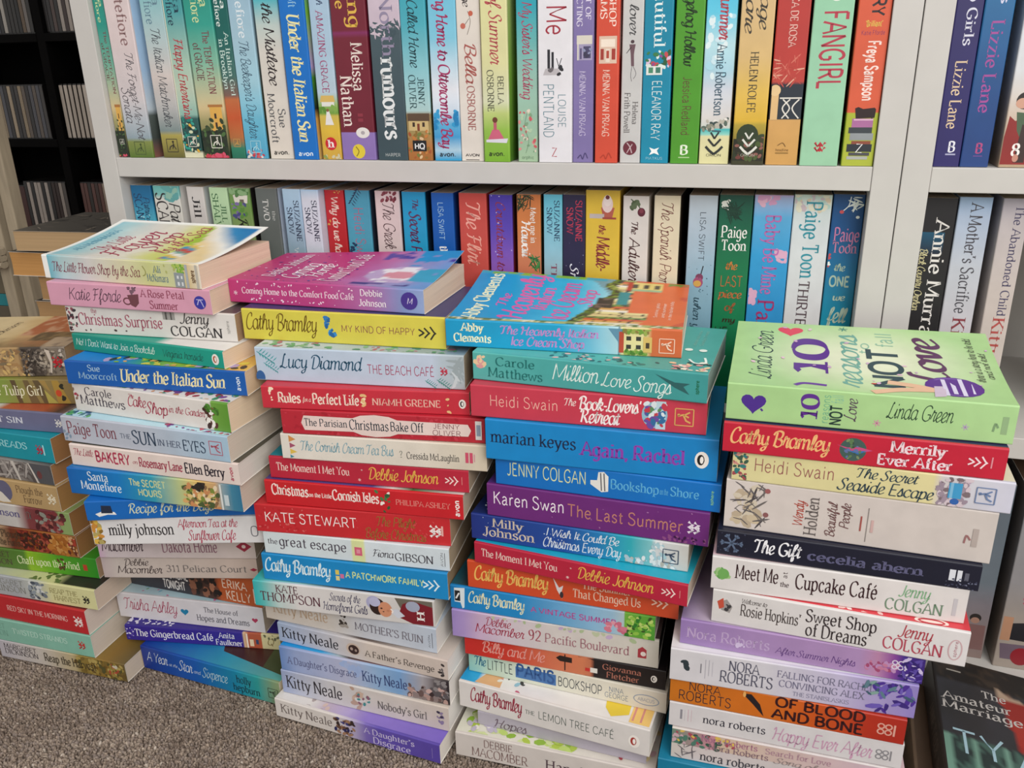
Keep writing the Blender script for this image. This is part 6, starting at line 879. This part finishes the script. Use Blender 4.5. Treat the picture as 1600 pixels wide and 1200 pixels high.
shelved(0.1053,0.0120,0.3253,0.2047,0.1260,0.0227,[(0,'b6d4aa'),(.657,'b0c8a0')],[('t','JILL',.089,.185,.55,.84,'3f6a44','r'),('t','SHALVIS',.032,.269,.14,.46,'3f6a44','r')],{},'pale green book with dark green name on the lower shelf','paperbacks upright on the lower white shelf')
shelved(0.1298,0.0120,0.3253,0.2045,0.1260,0.0260,[(0,'7a9a6a'),(.018,'6a8f50'),(.119,'6f9448'),(.222,'8aa068'),(.649,'8aa068')],[('p',[(.038,.2),(.022,.55),(.038,.9),(.079,.85),(.079,.25)],'d9d4c8'),('r',.059,.5,.079,.7,'6a6458'),('x',122,16,.079,.153,.05,.8,['4a4a80','5a8a3c','7a6aa0'],.12),('x',123,14,-.015,.032,.05,.95,['4f7a44','86a878'],.2),('t','Rosie',.153,.361,.3,.75,'2a2a24','c')],{'front':[(0,'24201f'),(1,'24201f')]},'leaf-green picture book with a white tent on the lower shelf','paperbacks upright on the lower white shelf')
shelved(0.1631,0.0120,0.3253,0.2049,0.1260,0.0260,[(0,'5f6563'),(.64,'6f7572')],[('t','TWO',.056,.167,.3,.56,'dcdcd8','r'),('t','the',.116,.167,.7,.85,'b9bcb8','r')],{'front':[(0,'b9c6d6'),(1,'b9c6d6')]},'charcoal grey book with pale small lettering on the lower shelf','paperbacks upright on the lower white shelf')
shelved(0.1960,0.0120,0.3253,0.2048,0.1260,0.0213,[(0,'a9c8de'),(.112,'9cbad2'),(.349,'8fa8b8'),(.631,'8aa0ac')],[('t','SUZANNE',.059,.273,.58,.86,'2f3a50','r'),('t','SNOW',.095,.233,.18,.46,'2f3a50','r'),('t','Winter',.308,.453,.35,.6,'d9dfe6','r')],{},'light blue book with navy stacked capitals on the lower shelf','paperbacks upright on the lower white shelf')
shelved(0.2179,0.0120,0.3253,0.2046,0.1260,0.0208,[(0,'9fc4e2'),(.01,'b4cade'),(.049,'ccd2de'),(.624,'c9cede')],[('t','SUZANNE',.055,.269,.58,.86,'262c44','r'),('t','SNOW',.092,.228,.18,.46,'262c44','r')],{},'white-grey book with navy stacked capitals on the lower shelf','paperbacks upright on the lower white shelf')
shelved(0.2392,0.0240,0.3253,0.2029,0.1260,0.0227,[(0,'b8222a'),(1,'b8222a')],[('t','Why do we have',.031,.374,.34,.7,'ecd0c4','d'),('x',124,5,-.002,.015,.55,.9,['d0a050'],.05),('x',125,5,.148,.182,.1,.26,['d0a050'],.05)],{},'bright red book with slanting cream script on the lower shelf','paperbacks upright on the lower white shelf')
shelved(0.2634,0.0240,0.3253,0.2032,0.1260,0.0280,[(0,'479ab6'),(.623,'54a4be')],[('y','leaf',.026,.4,.6,'1f3a5c'),('t','Heidi Swain',.089,.411,.32,.72,'b85a78','l'),('x',126,5,.273,.342,.05,.3,['1f3a5c'],.1)],{'front':[(0,'2a3444'),(1,'2a3444')]},'teal blue book with pink sans lettering and navy leaves on the lower shelf','paperbacks upright on the lower white shelf')
shelved(0.2980,0.0240,0.3253,0.2032,0.1260,0.0277,[(0,'dac6c5'),(1,'dac6c5')],[('x',127,16,.003,.049,.3,.85,['7a2f3c','6a2834','8a4450'],.07),('t','The Greek Escape',.058,.472,.3,.76,'4a2f34','h')],{'front':[(0,'3a2228'),(1,'4a3038')]},'pale pink book with thin brown handwriting and maroon berries on the lower shelf','paperbacks upright on the lower white shelf')
shelved(0.3286,0.0240,0.3253,0.2029,0.1260,0.0259,[(0,'1a96c6'),(.603,'229cc8')],[('t','The',.037,.089,.45,.7,'5a2a54','d'),('t','Secret Path',.102,.395,.3,.76,'5a2a54','d')],{'front':[(0,'142a3c'),(1,'1f3f60')]},'azure book with plum script title on the lower shelf','paperbacks upright on the lower white shelf')
shelved(0.3613,0.0240,0.3253,0.2026,0.1260,0.0242,[(0,'0f58ac'),(1,'0f58ac')],[('t','LISA SWIFT',.048,.237,.3,.54,'a9cce0','s'),('t','the school',.27,.489,.3,.66,'f0f0f0','b')],{'front':[(0,'143c84'),(.5,'14326a'),(1,'2a3a4a')]},'royal blue book with thin pale capitals on the lower shelf','paperbacks upright on the lower white shelf')
shelved(0.3915,0.0240,0.3253,0.2030,0.1260,0.0296,[(0,'c5483e'),(.584,'cc564e')],[('t','The Flirt',.039,.354,.26,.76,'f0a898','c')],{'front':[(0,'a82c2a'),(1,'a82c2a')]},'coral book with looping pale pink title on the lower shelf','paperbacks upright on the lower white shelf')
shelved(0.4240,0.0240,0.3253,0.2020,0.1260,0.0241,[(0,'4634a0'),(.174,'5a42ac'),(.371,'8a5ab8'),(.573,'a060b0')],[('t','Countdown to C',.031,.438,.3,.68,'8a2f4a','c'),('x',128,10,-.016,.305,0,.98,['c9c0e0'],.03)],{'front':[(0,'2a2a2a'),(.5,'8a2030'),(1,'6a2050')]},'purple book with dark red script on the lower shelf','paperbacks upright on the lower white shelf')
shelved(0.4529,0.0240,0.3253,0.2030,0.1260,0.0246,[(0,'c9743c'),(.174,'cd7a42'),(.367,'cc7a58'),(.567,'c86a50')],[('x',129,26,-.014,.067,.02,.6,['2f3a20','4a5a30','1f2a18'],.09,3.4),('t','Meet me in',.064,.237,.58,.82,'f0e8dc','r'),('t','Hawaii',.129,.308,.2,.56,'f4ece4','d'),('x',130,18,.308,.36,.5,.95,['2f6a38','3f8a44','24502c'],.08,3)],{'front':[(0,'2a3a2a'),(1,'2a3a2a')]},'orange book with palm leaves and white lettering on the lower shelf','paperbacks upright on the lower white shelf')
shelved(0.4807,0.0240,0.3253,0.2035,0.1260,0.0190,[(0,'62bcd0'),(.298,'8fbcca'),(.56,'a9b4b8')],[('t','SUZANNE',.029,.228,.58,.86,'24405c','r'),('t','SNOW',.063,.19,.18,.46,'24405c','r'),('t','The',.337,.461,.4,.7,'8a4a60','r')],{},'aqua book with navy stacked capitals, beside a midnight one on the lower shelf','paperbacks upright on the lower white shelf')
shelved(0.5003,0.0240,0.3253,0.2037,0.1260,0.0226,[(0,'262040'),(1,'262040')],[('t','SUZANNE',.027,.225,.58,.86,'b8344c','r'),('t','SNOW',.061,.187,.18,.46,'b8344c','r'),('t','Snowed',.339,.554,.35,.7,'e6e6f0','c'),('x',131,10,.076,.423,.05,.95,['8a86a8'],.02)],{},'midnight navy book with red stacked capitals on the lower shelf','paperbacks upright on the lower white shelf')
shelved(0.5233,0.0240,0.3253,0.2086,0.1260,0.0336,[(0,'d6b238'),(.557,'d8b63e')],[('p',[(.079,.45),(.079,.85),(.127,.78),(.127,.52)],'b05a4a'),('e',.064,.64,.24,.16,'e0c8c4'),('e',.047,.64,.16,.12,'e6d6d0'),('e',.032,.64,.06,.06,'6a2a2c'),('r',.109,.12,.13,.55,'b9aca8'),('r',.124,.5,.133,.9,'9a4038'),('t','the',.16,.202,.4,.6,'8a2f30','d'),('t','Middle-',.214,.38,.34,.72,'8a2f30','d')],{'front':[(0,'b09030'),(1,'b09030')]},'tall mustard yellow book with a cupcake on the lower shelf','paperbacks upright on the lower white shelf')
shelved(0.5600,0.0240,0.3253,0.2038,0.1260,0.0248,[(0,'d4cec9'),(1,'d4cec9')],[('l',[(.015,.3),(.045,.6),(.081,.75)],.04,'4a5a40'),('x',132,6,.021,.057,.25,.6,['5a6a4c','4a5a3c'],.12),('e',.075,.72,.17,.15,'5a2030'),('e',.069,.72,.09,.08,'7a3444'),('t','The',.12,.178,.35,.6,'4a2a2a','d'),('t','Adultery',.196,.44,.28,.7,'4a2a2a','c')],{},'off-white book with a drawn rose on the lower shelf','paperbacks upright on the lower white shelf')
shelved(0.5898,0.0240,0.3253,0.2048,0.1260,0.0247,[(0,'dacfb4'),(1,'dacfb4')],[('t','The Spanish Promise',.028,.492,.3,.74,'6a2f2f','h')],{'front':[(0,'3a2c20'),(1,'4a3826')]},'cream book with thin maroon handwriting on the lower shelf','paperbacks upright on the lower white shelf')
shelved(0.6225,0.0240,0.3253,0.2058,0.1260,0.0263,[(0,'b9c4ce'),(.157,'aabccc'),(.367,'8fb0c4'),(.65,'7aa6ba')],[('t','LISA SWIFT',.075,.3,.42,.62,'3a4450','s'),('l',[(.325,.62),(.367,.55)],.04,'2a2a30'),('e',.38,.5,.14,.14,'7a3a5a'),('e',.404,.46,.2,.18,'a04a70'),('e',.41,.44,.12,.14,'d0a050'),('x',133,14,.307,.46,.1,.9,['2a4a5a'],.02),('t','when you',.473,.682,.35,.62,'2a4a5a','c')],{},'pale blue book with a tiny guitar on the lower shelf','paperbacks upright on the lower white shelf')
shelved(0.6503,0.0240,0.3253,0.2068,0.1260,0.0304,[(0,'0c4a3c'),(.098,'0e5a44'),(.333,'0f7248'),(.705,'108050')],[('x',134,7,.024,.058,.12,.34,['e6e6e0','d9dcd4'],.07),('x',135,24,.047,.104,.3,.6,['0a3428','123f30'],.1,3.4),('t','Paige',.139,.191,.12,.88,'f0f0ec','r',1),('t','Toon',.203,.25,.14,.88,'f0f0ec','r',1),('t','the',.303,.339,.3,.65,'c07a3c','d',1),('t','LAST',.369,.418,.18,.85,'b86a3a','s',1),('t','piece',.436,.473,.14,.84,'b86a3a','d',1),('t','of',.498,.535,.35,.65,'9a5a34','d',1),('t','my',.566,.591,.3,.7,'3a2a1c','d',1),('t','HE',.616,.661,.1,.5,'2a1c14','s',1)],{},'dark emerald book with white stacked name on the lower shelf','paperbacks upright on the lower white shelf')
shelved(0.6817,0.0240,0.3253,0.2075,0.1260,0.0341,[(0,'b4a4d0'),(.013,'a4b4dc'),(.097,'5aa8d8'),(.269,'2f98d0'),(.632,'2c8cc8')],[('x',136,10,-.015,.04,.1,.6,['d09ac0','e0b0c8'],.14),('x',137,8,.255,.304,.7,.97,['d9a8c4'],.12),('x',138,8,.432,.493,.03,.25,['d9a8c4'],.12),('t','Baby Be Mine',.088,.448,.34,.72,'b868ac','r'),('t','Paige',.478,.694,.3,.72,'a02f6a','r')],{},'cornflower blue book with pink blossoms and pink title on the lower shelf','paperbacks upright on the lower white shelf')
shelved(0.7165,0.0240,0.3253,0.2085,0.1260,0.0325,[(0,'c3d6cc'),(.041,'cfdada'),(.152,'d0d6da'),(.622,'d6d4d4')],[('x',139,24,-.019,.069,0,.95,['d9c8b0','b9d4cc','c9b8c0','e0dcc8'],.12),('t','Paige Toon',.03,.367,.34,.76,'2f8fa0','r'),('t','THIRTEEN',.382,.668,.34,.62,'5a4a50','r')],{},'white book with teal name and slate capitals on the lower shelf','paperbacks upright on the lower white shelf')
shelved(0.7500,0.0240,0.3253,0.2095,0.1260,0.0267,[(0,'0a4478'),(.151,'0c4c84'),(.349,'0e6e9a'),(.614,'1090a8')],[('l',[(.01,.55),(.047,.5),(.069,.35)],.03,'e6ece8'),('x',140,12,.01,.058,.6,.9,['e6ece8','dce4e0'],.07,2.6),('e',.075,.3,.06,.07,'c04a50'),('e',.096,.82,.05,.06,'e6ece8'),('t','Paige',.143,.201,.14,.94,'c87aa2','r',1),('t','Toon',.207,.252,.12,.9,'c07a9c','r',1),('t','the',.3,.332,.25,.6,'a9bfae','d',1),('t','ONE',.357,.401,.15,.8,'a9bfae','k',1),('t','we',.436,.465,.3,.7,'b4c8b4','d',1),('t','fell',.5,.566,.2,.8,'b4c8b4','d',1),('x',141,5,.263,.349,.02,.1,['e6ece8','c04a50'],.07)],{},'ocean blue book with white blossom and pink stacked name on the lower shelf','paperbacks upright on the lower white shelf')
shelved(0.8239,0.0200,0.3253,0.2087,0.1260,0.0269,[(0,'1e1d20'),(1,'1e1d20')],[('r',.143,.05,.236,.75,'14506c','1c2434'),('t','Annie Murray',.092,.64,.44,.86,'e4e0dc','r'),('t','Black Country Orphan',.214,.483,.1,.32,'d9d0a0','c')],{},'black book with large white name and yellow script at right on middle shelf','paperbacks on the middle shelf of the right bookcase')
shelved(0.8517,0.0200,0.3253,0.2099,0.1260,0.0259,[(0,'98b4d6'),(.08,'a9b8d0'),(.294,'bcc0ca'),(.633,'c6c2c6')],[('t',"A Mother's Sacrifice",.026,.489,.38,.76,'4a4850','r'),('t','Kitty Neale',.512,.933,.38,.78,'8a3f48','r')],{},'misty blue book with dark grey title at right on middle shelf','paperbacks on the middle shelf of the right bookcase')
shelved(0.8854,0.0200,0.3253,0.2095,0.1260,0.0211,[(0,'aaa4b0'),(.1,'bbb2b4'),(.395,'c5bab4'),(.621,'c8beb6')],[('t','The Abandoned Child',.028,.49,.5,.82,'4f4a66','r'),('t','Kitty Neale',.501,.918,.4,.84,'b0504c','r')],{'back':[(0,'6a6480'),(.1,'9a94ac'),(.3,'6a6070'),(1,'4a4450')]},'greyish pink book with slate title at right on middle shelf','paperbacks on the middle shelf of the right bookcase')

# bottom row of the right bookcase
shelved(S2+.075, .03, Z0+.0004, .2, .126, .045, [(0, '5f6a74'), (.55, '68737c'), (.68, '7a747a'), (1, '8a7670')],
        [('e', .77, .3, .09, .12, '8a6a5c'), ('e', .76, .72, .11, .12, '2a2422'), ('p', [(.8, .5), (.8, .95), (.95, .97), (.95, .5)], '7a5a58'), ('e', .775, .72, .08, .09, 'a07a6a'), ('e', .915, .2, .2, .2, '7a1c24'), ('t', 'a', .895, .93, .12, .28, 'd9c9c0', 'b', 1), ('x', 301, 14, .78, .95, .05, .5, ['6a5454', '8a7470', '5a4648'], .12)],
        {'pages': '6a5444', 'front': [(0, '3a2a26'), (1, '2a1f1c')]}, 'slate blue book with tiny figures and a dark red disc, bottom row', 'paperbacks on the bottom shelf of the right bookcase')
shelved(S2+.1285, .022, Z0+.0004, .2, .126, .052, [(0, '8a8c90'), (.5, '8f8d8f'), (.7, '9a9088'), (1, 'a0948a')],
        [('t', 'Weekend', .28, .62, .3, .75, 'b0506a', 'c'), ('p', [(.74, .1), (.72, .5), (.74, .97), (.84, .97), (.83, .1)], '1f1e24'), ('e', .705, .52, .14, .15, 'a87c68'), ('e', .68, .52, .15, .13, '4a3a34'), ('p', [(.86, .05), (.85, .9), (.95, .95), (.95, .1)], '6a5a68'), ('e', .925, .45, .2, .18, '8c1c28'), ('r', .7, .02, .84, .2, 'b08468')],
        {'pages': '6a5444'}, 'grey book with pink script above a couple in black, bottom row', 'paperbacks on the bottom shelf of the right bookcase')
shelved(S2+.19, .028, Z0+.0004, .2, .126, .04, [(0, 'a9b4ac'), (1, '9aa8a0')], [('t', 'Home', .3, .6, .3, .7, '7a4a5a', 'c')],
        {'pages': '8a7460'}, 'pale sage book at the far right of the bottom row', 'paperbacks on the bottom shelf of the right bookcase')
shelved(S2+.166, .026, ZL+.0004, .196, .126, .045, [(0, 'b9c8c2'), (.6, 'c0ccc6'), (1, 'b4c0ba')], [('t', 'Sister', .75, .95, .55, .8, '9a6a7a', 'c')],
        {'pages': 'c9b8a4'}, 'pale green-grey book at the right edge of the middle shelf', 'paperbacks on the middle shelf of the right bookcase')

# small pile to the right of the last stack
g2 = 'paperbacks lying by the right bookcase'
def lean(x, y, z):
    return Matrix.Translation((x, y, z)) @ Matrix.Rotation(-math.pi/2-.1, 4, 'Z') @ Matrix.Rotation(-.1, 4, 'X')
paperback((0, 0, 0), 0, .196, .126, .05, [(0, '6f5b4a'), (1, '7d6856')], [('t', 'S', .6, .72, .2, .75, '3f342a', 'c'), ('x', 310, 30, .02, .98, .05, .95, ['645240', '80694f', '5a4838'], .12)],
          {'pages': 'b9a890', 'front': [(0, '5f4d3f'), (1, '5f4d3f')]}, 'brown worn book lying beneath the black and red book at bottom right', g2, lean(.189, .772, .0128))
paperback((0, 0, 0), 0, .198, .128, .03, [(0, '17120f'), (.5, '1c1412'), (1, '241712')],
          [('t', 'ANNE TYLER', .3, .62, .3, .7, '5f564e', 'r'), ('t', 'The', .66, .72, .3, .6, '5f564e', 'r')],
          {'pages': '8a7a68', 'paint': 'amateur', 'grid': (44, 30), 'rim': '2a2420', 'fitems': [
              ('t', 'The', .245, .195, .32, .48, 'b9b4b0', 'r', 1), ('t', 'Amateur', .32, .265, .05, .5, 'b9b4b0', 'r', 1), ('t', 'Marriage', .385, .33, .04, .56, 'b9b4b0', 'r', 1),
              ('t', 'TY', .66, .52, .08, .4, '9ab8c4', 's', 1), ('t', 'AN', .66, .54, .48, .8, '9ab8c4', 's', 1), ('p', [(.52, .66), (.5, .84), (.6, .86), (.62, .7)], 'b9a8a0'), ('r', .09, .1, .1, .2, '9a948c')]},
          'black and red paperback with white spaced title, lying flat at bottom right', g2, lean(.2095, .781, .0633))

# pile seen from its page side, behind the left stacks
g3 = 'books piled fore-edge out behind the left stack'
def foreedge(x, y, z, L, W, T, yaw, col, opt, label):
    # spine away from us: turn the book round
    return paperback((x+L*math.cos(yaw), y+L*math.sin(yaw), z), yaw+math.pi, L, -W if False else W, T, [(0, col), (1, col)], [], opt, label, g3)
def pilebook(x, y, z, L, W, T, yaw, col, opt, label):
    return foreedge(x+W*-math.sin(yaw), y+W*math.cos(yaw), z, L, W, T, yaw, col, opt, label)
zz = 0.0
for k, (tk, x, lab) in enumerate(((.06, -.905, 'thick tan-edged book at the foot of the pile behind'), (.058, -.9, 'tan-edged book second from the floor in the pile behind'), (.056, -.897, 'tan-edged book third from the floor in the pile behind'),
                       (.058, -.902, 'tan-edged book fourth from the floor in the pile behind'), (.056, -.9, 'tan-edged book fifth from the floor in the pile behind'), (.0545, -.9, 'tan-edged book sixth from the floor in the pile behind'))):
    pilebook(x, .905, zz, .185, .12, tk-.0003, .0, '6a4a3a', {'pages': 'b08a60'}, lab); zz += tk
pilebook(-.896, .9, zz, .186, .125, .026, .0, '5a3a3a', {'pages': 'b08c62', 'front': [(0, '2a2622'), (1, '2a2622')]}, 'tan page edges of a book just above the landscape painting'); zz += .0263
pilebook(-.889, .905, zz, .186, .12, .0325, .0, '4a3a34', {'pages': 'a9855c', 'front': [(0, '1f1c1a'), (1, '1f1c1a')]}, 'tan page edges half hidden behind the dusty pink book'); zz += .0328
pilebook(-.922, .9, zz, .187, .125, .0315, .02, '4a3a34', {'pages': 'b98a54', 'front': [(0, '3a3430'), (1, '2f2b28')]}, 'orange-tan page edges sticking out left of the watercolour book'); zz += .0345
pilebook(-.903, .895, zz, .175, .145, .0255, .06, '4a4640', {'pages': 'b09470', 'front': [(0, '3f3c38'), (1, '4a4640')], 'rim': 'b9aa98',
         'fitems': [('x', 320, 46, .02, .98, .1, .98, ['8a7f72', '2f2d2b', 'a89a88', '5a544c', '34322f'], .16, 3.4)]}, 'worn book with a peeling dark marbled cover, topmost of the pile behind')

# ---------------------------------------------------------------- black disc rack, far left
def disc_rack():
    c = (-1.62, 1.78, 0)
    root = empty('media_rack', c, 0); tag(root, 'tall black rack of disc cases standing in shadow at far left', 'shelf unit')
    def part(nm, a, b):
        V = []; F = []; box(V, F, a, b); return bevel(mesh_obj(nm, V, F, None, [M_BLACK], root), .001)
    d = .15
    X = (-.24, .028, .3)
    part('side_panel', (X[0]-.018, 0, 0), (X[0], d, 1.5)); part('side_panel', (X[2], 0, 0), (X[2]+.018, d, 1.5))
    part('divider', (X[1]-.011, .002, 0), (X[1]+.011, d, 1.5))
    part('back_panel', (X[0], d-.006, 0), (X[2], d, 1.5))
    for z in RZ:
        part('shelf_board', (X[0], .001, z-.018), (X[1]-.011, d-.006, z)); part('shelf_board', (X[1]+.011, .001, z-.018), (X[2], d-.006, z))
    return c, X
RZ = (.03, .265, .4965, .7325, .97, 1.2)
c, X = disc_rack()
M_CASE = attr_mat('clear_plastic_case', .3, 0, .05, 80)[0]
def disc(x, z, w, h, col, spine, label, group, y=.012):
    root = empty('disc_case', (c[0]+x, c[1]+y, z)); tag(root, label, 'disc case', group)
    V = []; F = []; box(V, F, (0, .0015, 0), (w, .13, h))
    mesh_obj('tray', V, F, [L_('1a1818')]*6, [M_CASE], root)
    V = []; F = []; box(V, F, (.0006, 0, .003), (w-.0006, .0015, h-.003))
    mesh_obj('spine_card', V, F, [L_(spine)]*6, [M_CASE], root)
rr = random.Random(12)
def fill(x0, x1, z, h, pal, label, group, w=.0098, gap=.0006):
    x = x0
    while x < x1-w:
        disc(x, z+.0004, w, h, '1a1818', rr.choice(pal), label, group); x += w+gap
fill(X[1]+.014, X[1]+.11, RZ[2], .125, ['b0a498', 'b8aca0', 'a89c90'], 'pale-spined disc case in the right column, middle of the black rack', 'pale discs in the right column', .0098, .0032)
fill(X[0]+.09, X[1]-.03, RZ[2], .125, ['8a7a64', 'b0987a', '5a5048', '3a3634', '9a8a74', '4a4a50', 'b8ae9c', '2a2828'], 'mixed brown disc case in the left column, middle of the black rack', 'mixed discs in the middle row')
fill(X[0]+.08, X[1]-.022, RZ[3], .13, ['2a2826', '6a6460', '3a3a40', '9a948c', '5a4a3a', '1c1c1c'], 'dark disc case in the left column, top row of the black rack', 'dark discs in the top row')
fill(X[1]+.014, X[1]+.13, RZ[3], .13, ['4a3c38', '9a9088', '3a2e2c', '2a2828'], 'brown disc case in the right column, top row of the black rack', 'brown discs in the top row')
fill(X[0]+.12, X[1]-.014, RZ[1], .13, ['2a1a16', '8a8078', '4a4440', '9a9088', '1a1818'], 'dark disc case in the left column, low row of the black rack', 'dark discs in the low row')
fill(X[1]+.02, X[1]+.13, RZ[1], .13, ['3a2a26', '8a7a6c', '5a3a34', '2a2624'], 'reddish disc case in the right column, low row of the black rack', 'reddish discs in the low row')
disc(X[0]+.055, RZ[2]+.0004, .03, .127, '1a1818', '7fa8ac', 'wide pale turquoise disc box at the left end of the middle row', 'mixed discs in the middle row')
disc(X[0]+.07, RZ[1]+.0004, .05, .12, '1a1818', '3a1712', 'wide dark red disc box at the left end of the low row', 'dark discs in the low row')

# ---------------------------------------------------------------- pale wooden rack at the left edge
def pale_rack():
    root = empty('wooden_rack', (-1.18, 1.15, 0)); tag(root, 'pale wooden rack with twin posts at the left edge', 'rack')
    def part(nm, a, b, bw=.002, m=M_PALE):
        V = []; F = []; box(V, F, a, b); return bevel(mesh_obj(nm, V, F, None, [m], root), bw)
    part('post', (-.024, 0, 0), (-.002, .03, .95)); part('post', (.006, .006, 0), (.026, .03, .95))
    part('rail', (-.5, -.012, .346), (-.002, -.0005, .379))
    for k in range(3):
        V = []; F = []; n = 10
        for i in range(n):
            a = 6.2832*i/n
            for x in (-.024, .004): V.append((x, -.014+.0085*math.cos(a), .3525+.0105*k+.006*math.sin(a)))
        F = [(2*i, 2*i+1, 2*((i+1) % n)+1, 2*((i+1) % n)) for i in range(n)]+[tuple(range(0, 2*n, 2)), tuple(range(1, 2*n, 2))[::-1]]
        mesh_obj('cane_binding', V, F, None, [M_PALE], root)
    part('shelf', (-.5, .03, .22), (.02, .2, .235)); part('post', (-.5, 0, 0), (-.478, .03, .95))
pale_rack()
for k, (tk, b, lab) in enumerate(((.03, '5a5244', 'brown book lying lowest on the pale wooden rack'), (.022, '1f7f88', 'teal book lying between two brown books on the rack'), (.035, '6a604c', 'olive brown book lying on top of the teal one'))):
    paperback((-1.42, 1.185, .2354+sum((.03, .022, .035)[:k])), .0, .235, .14, tk-.0004, [(0, b), (1, b)], [], {'pages': 'b0a08a'}, lab, 'books on the wooden rack')
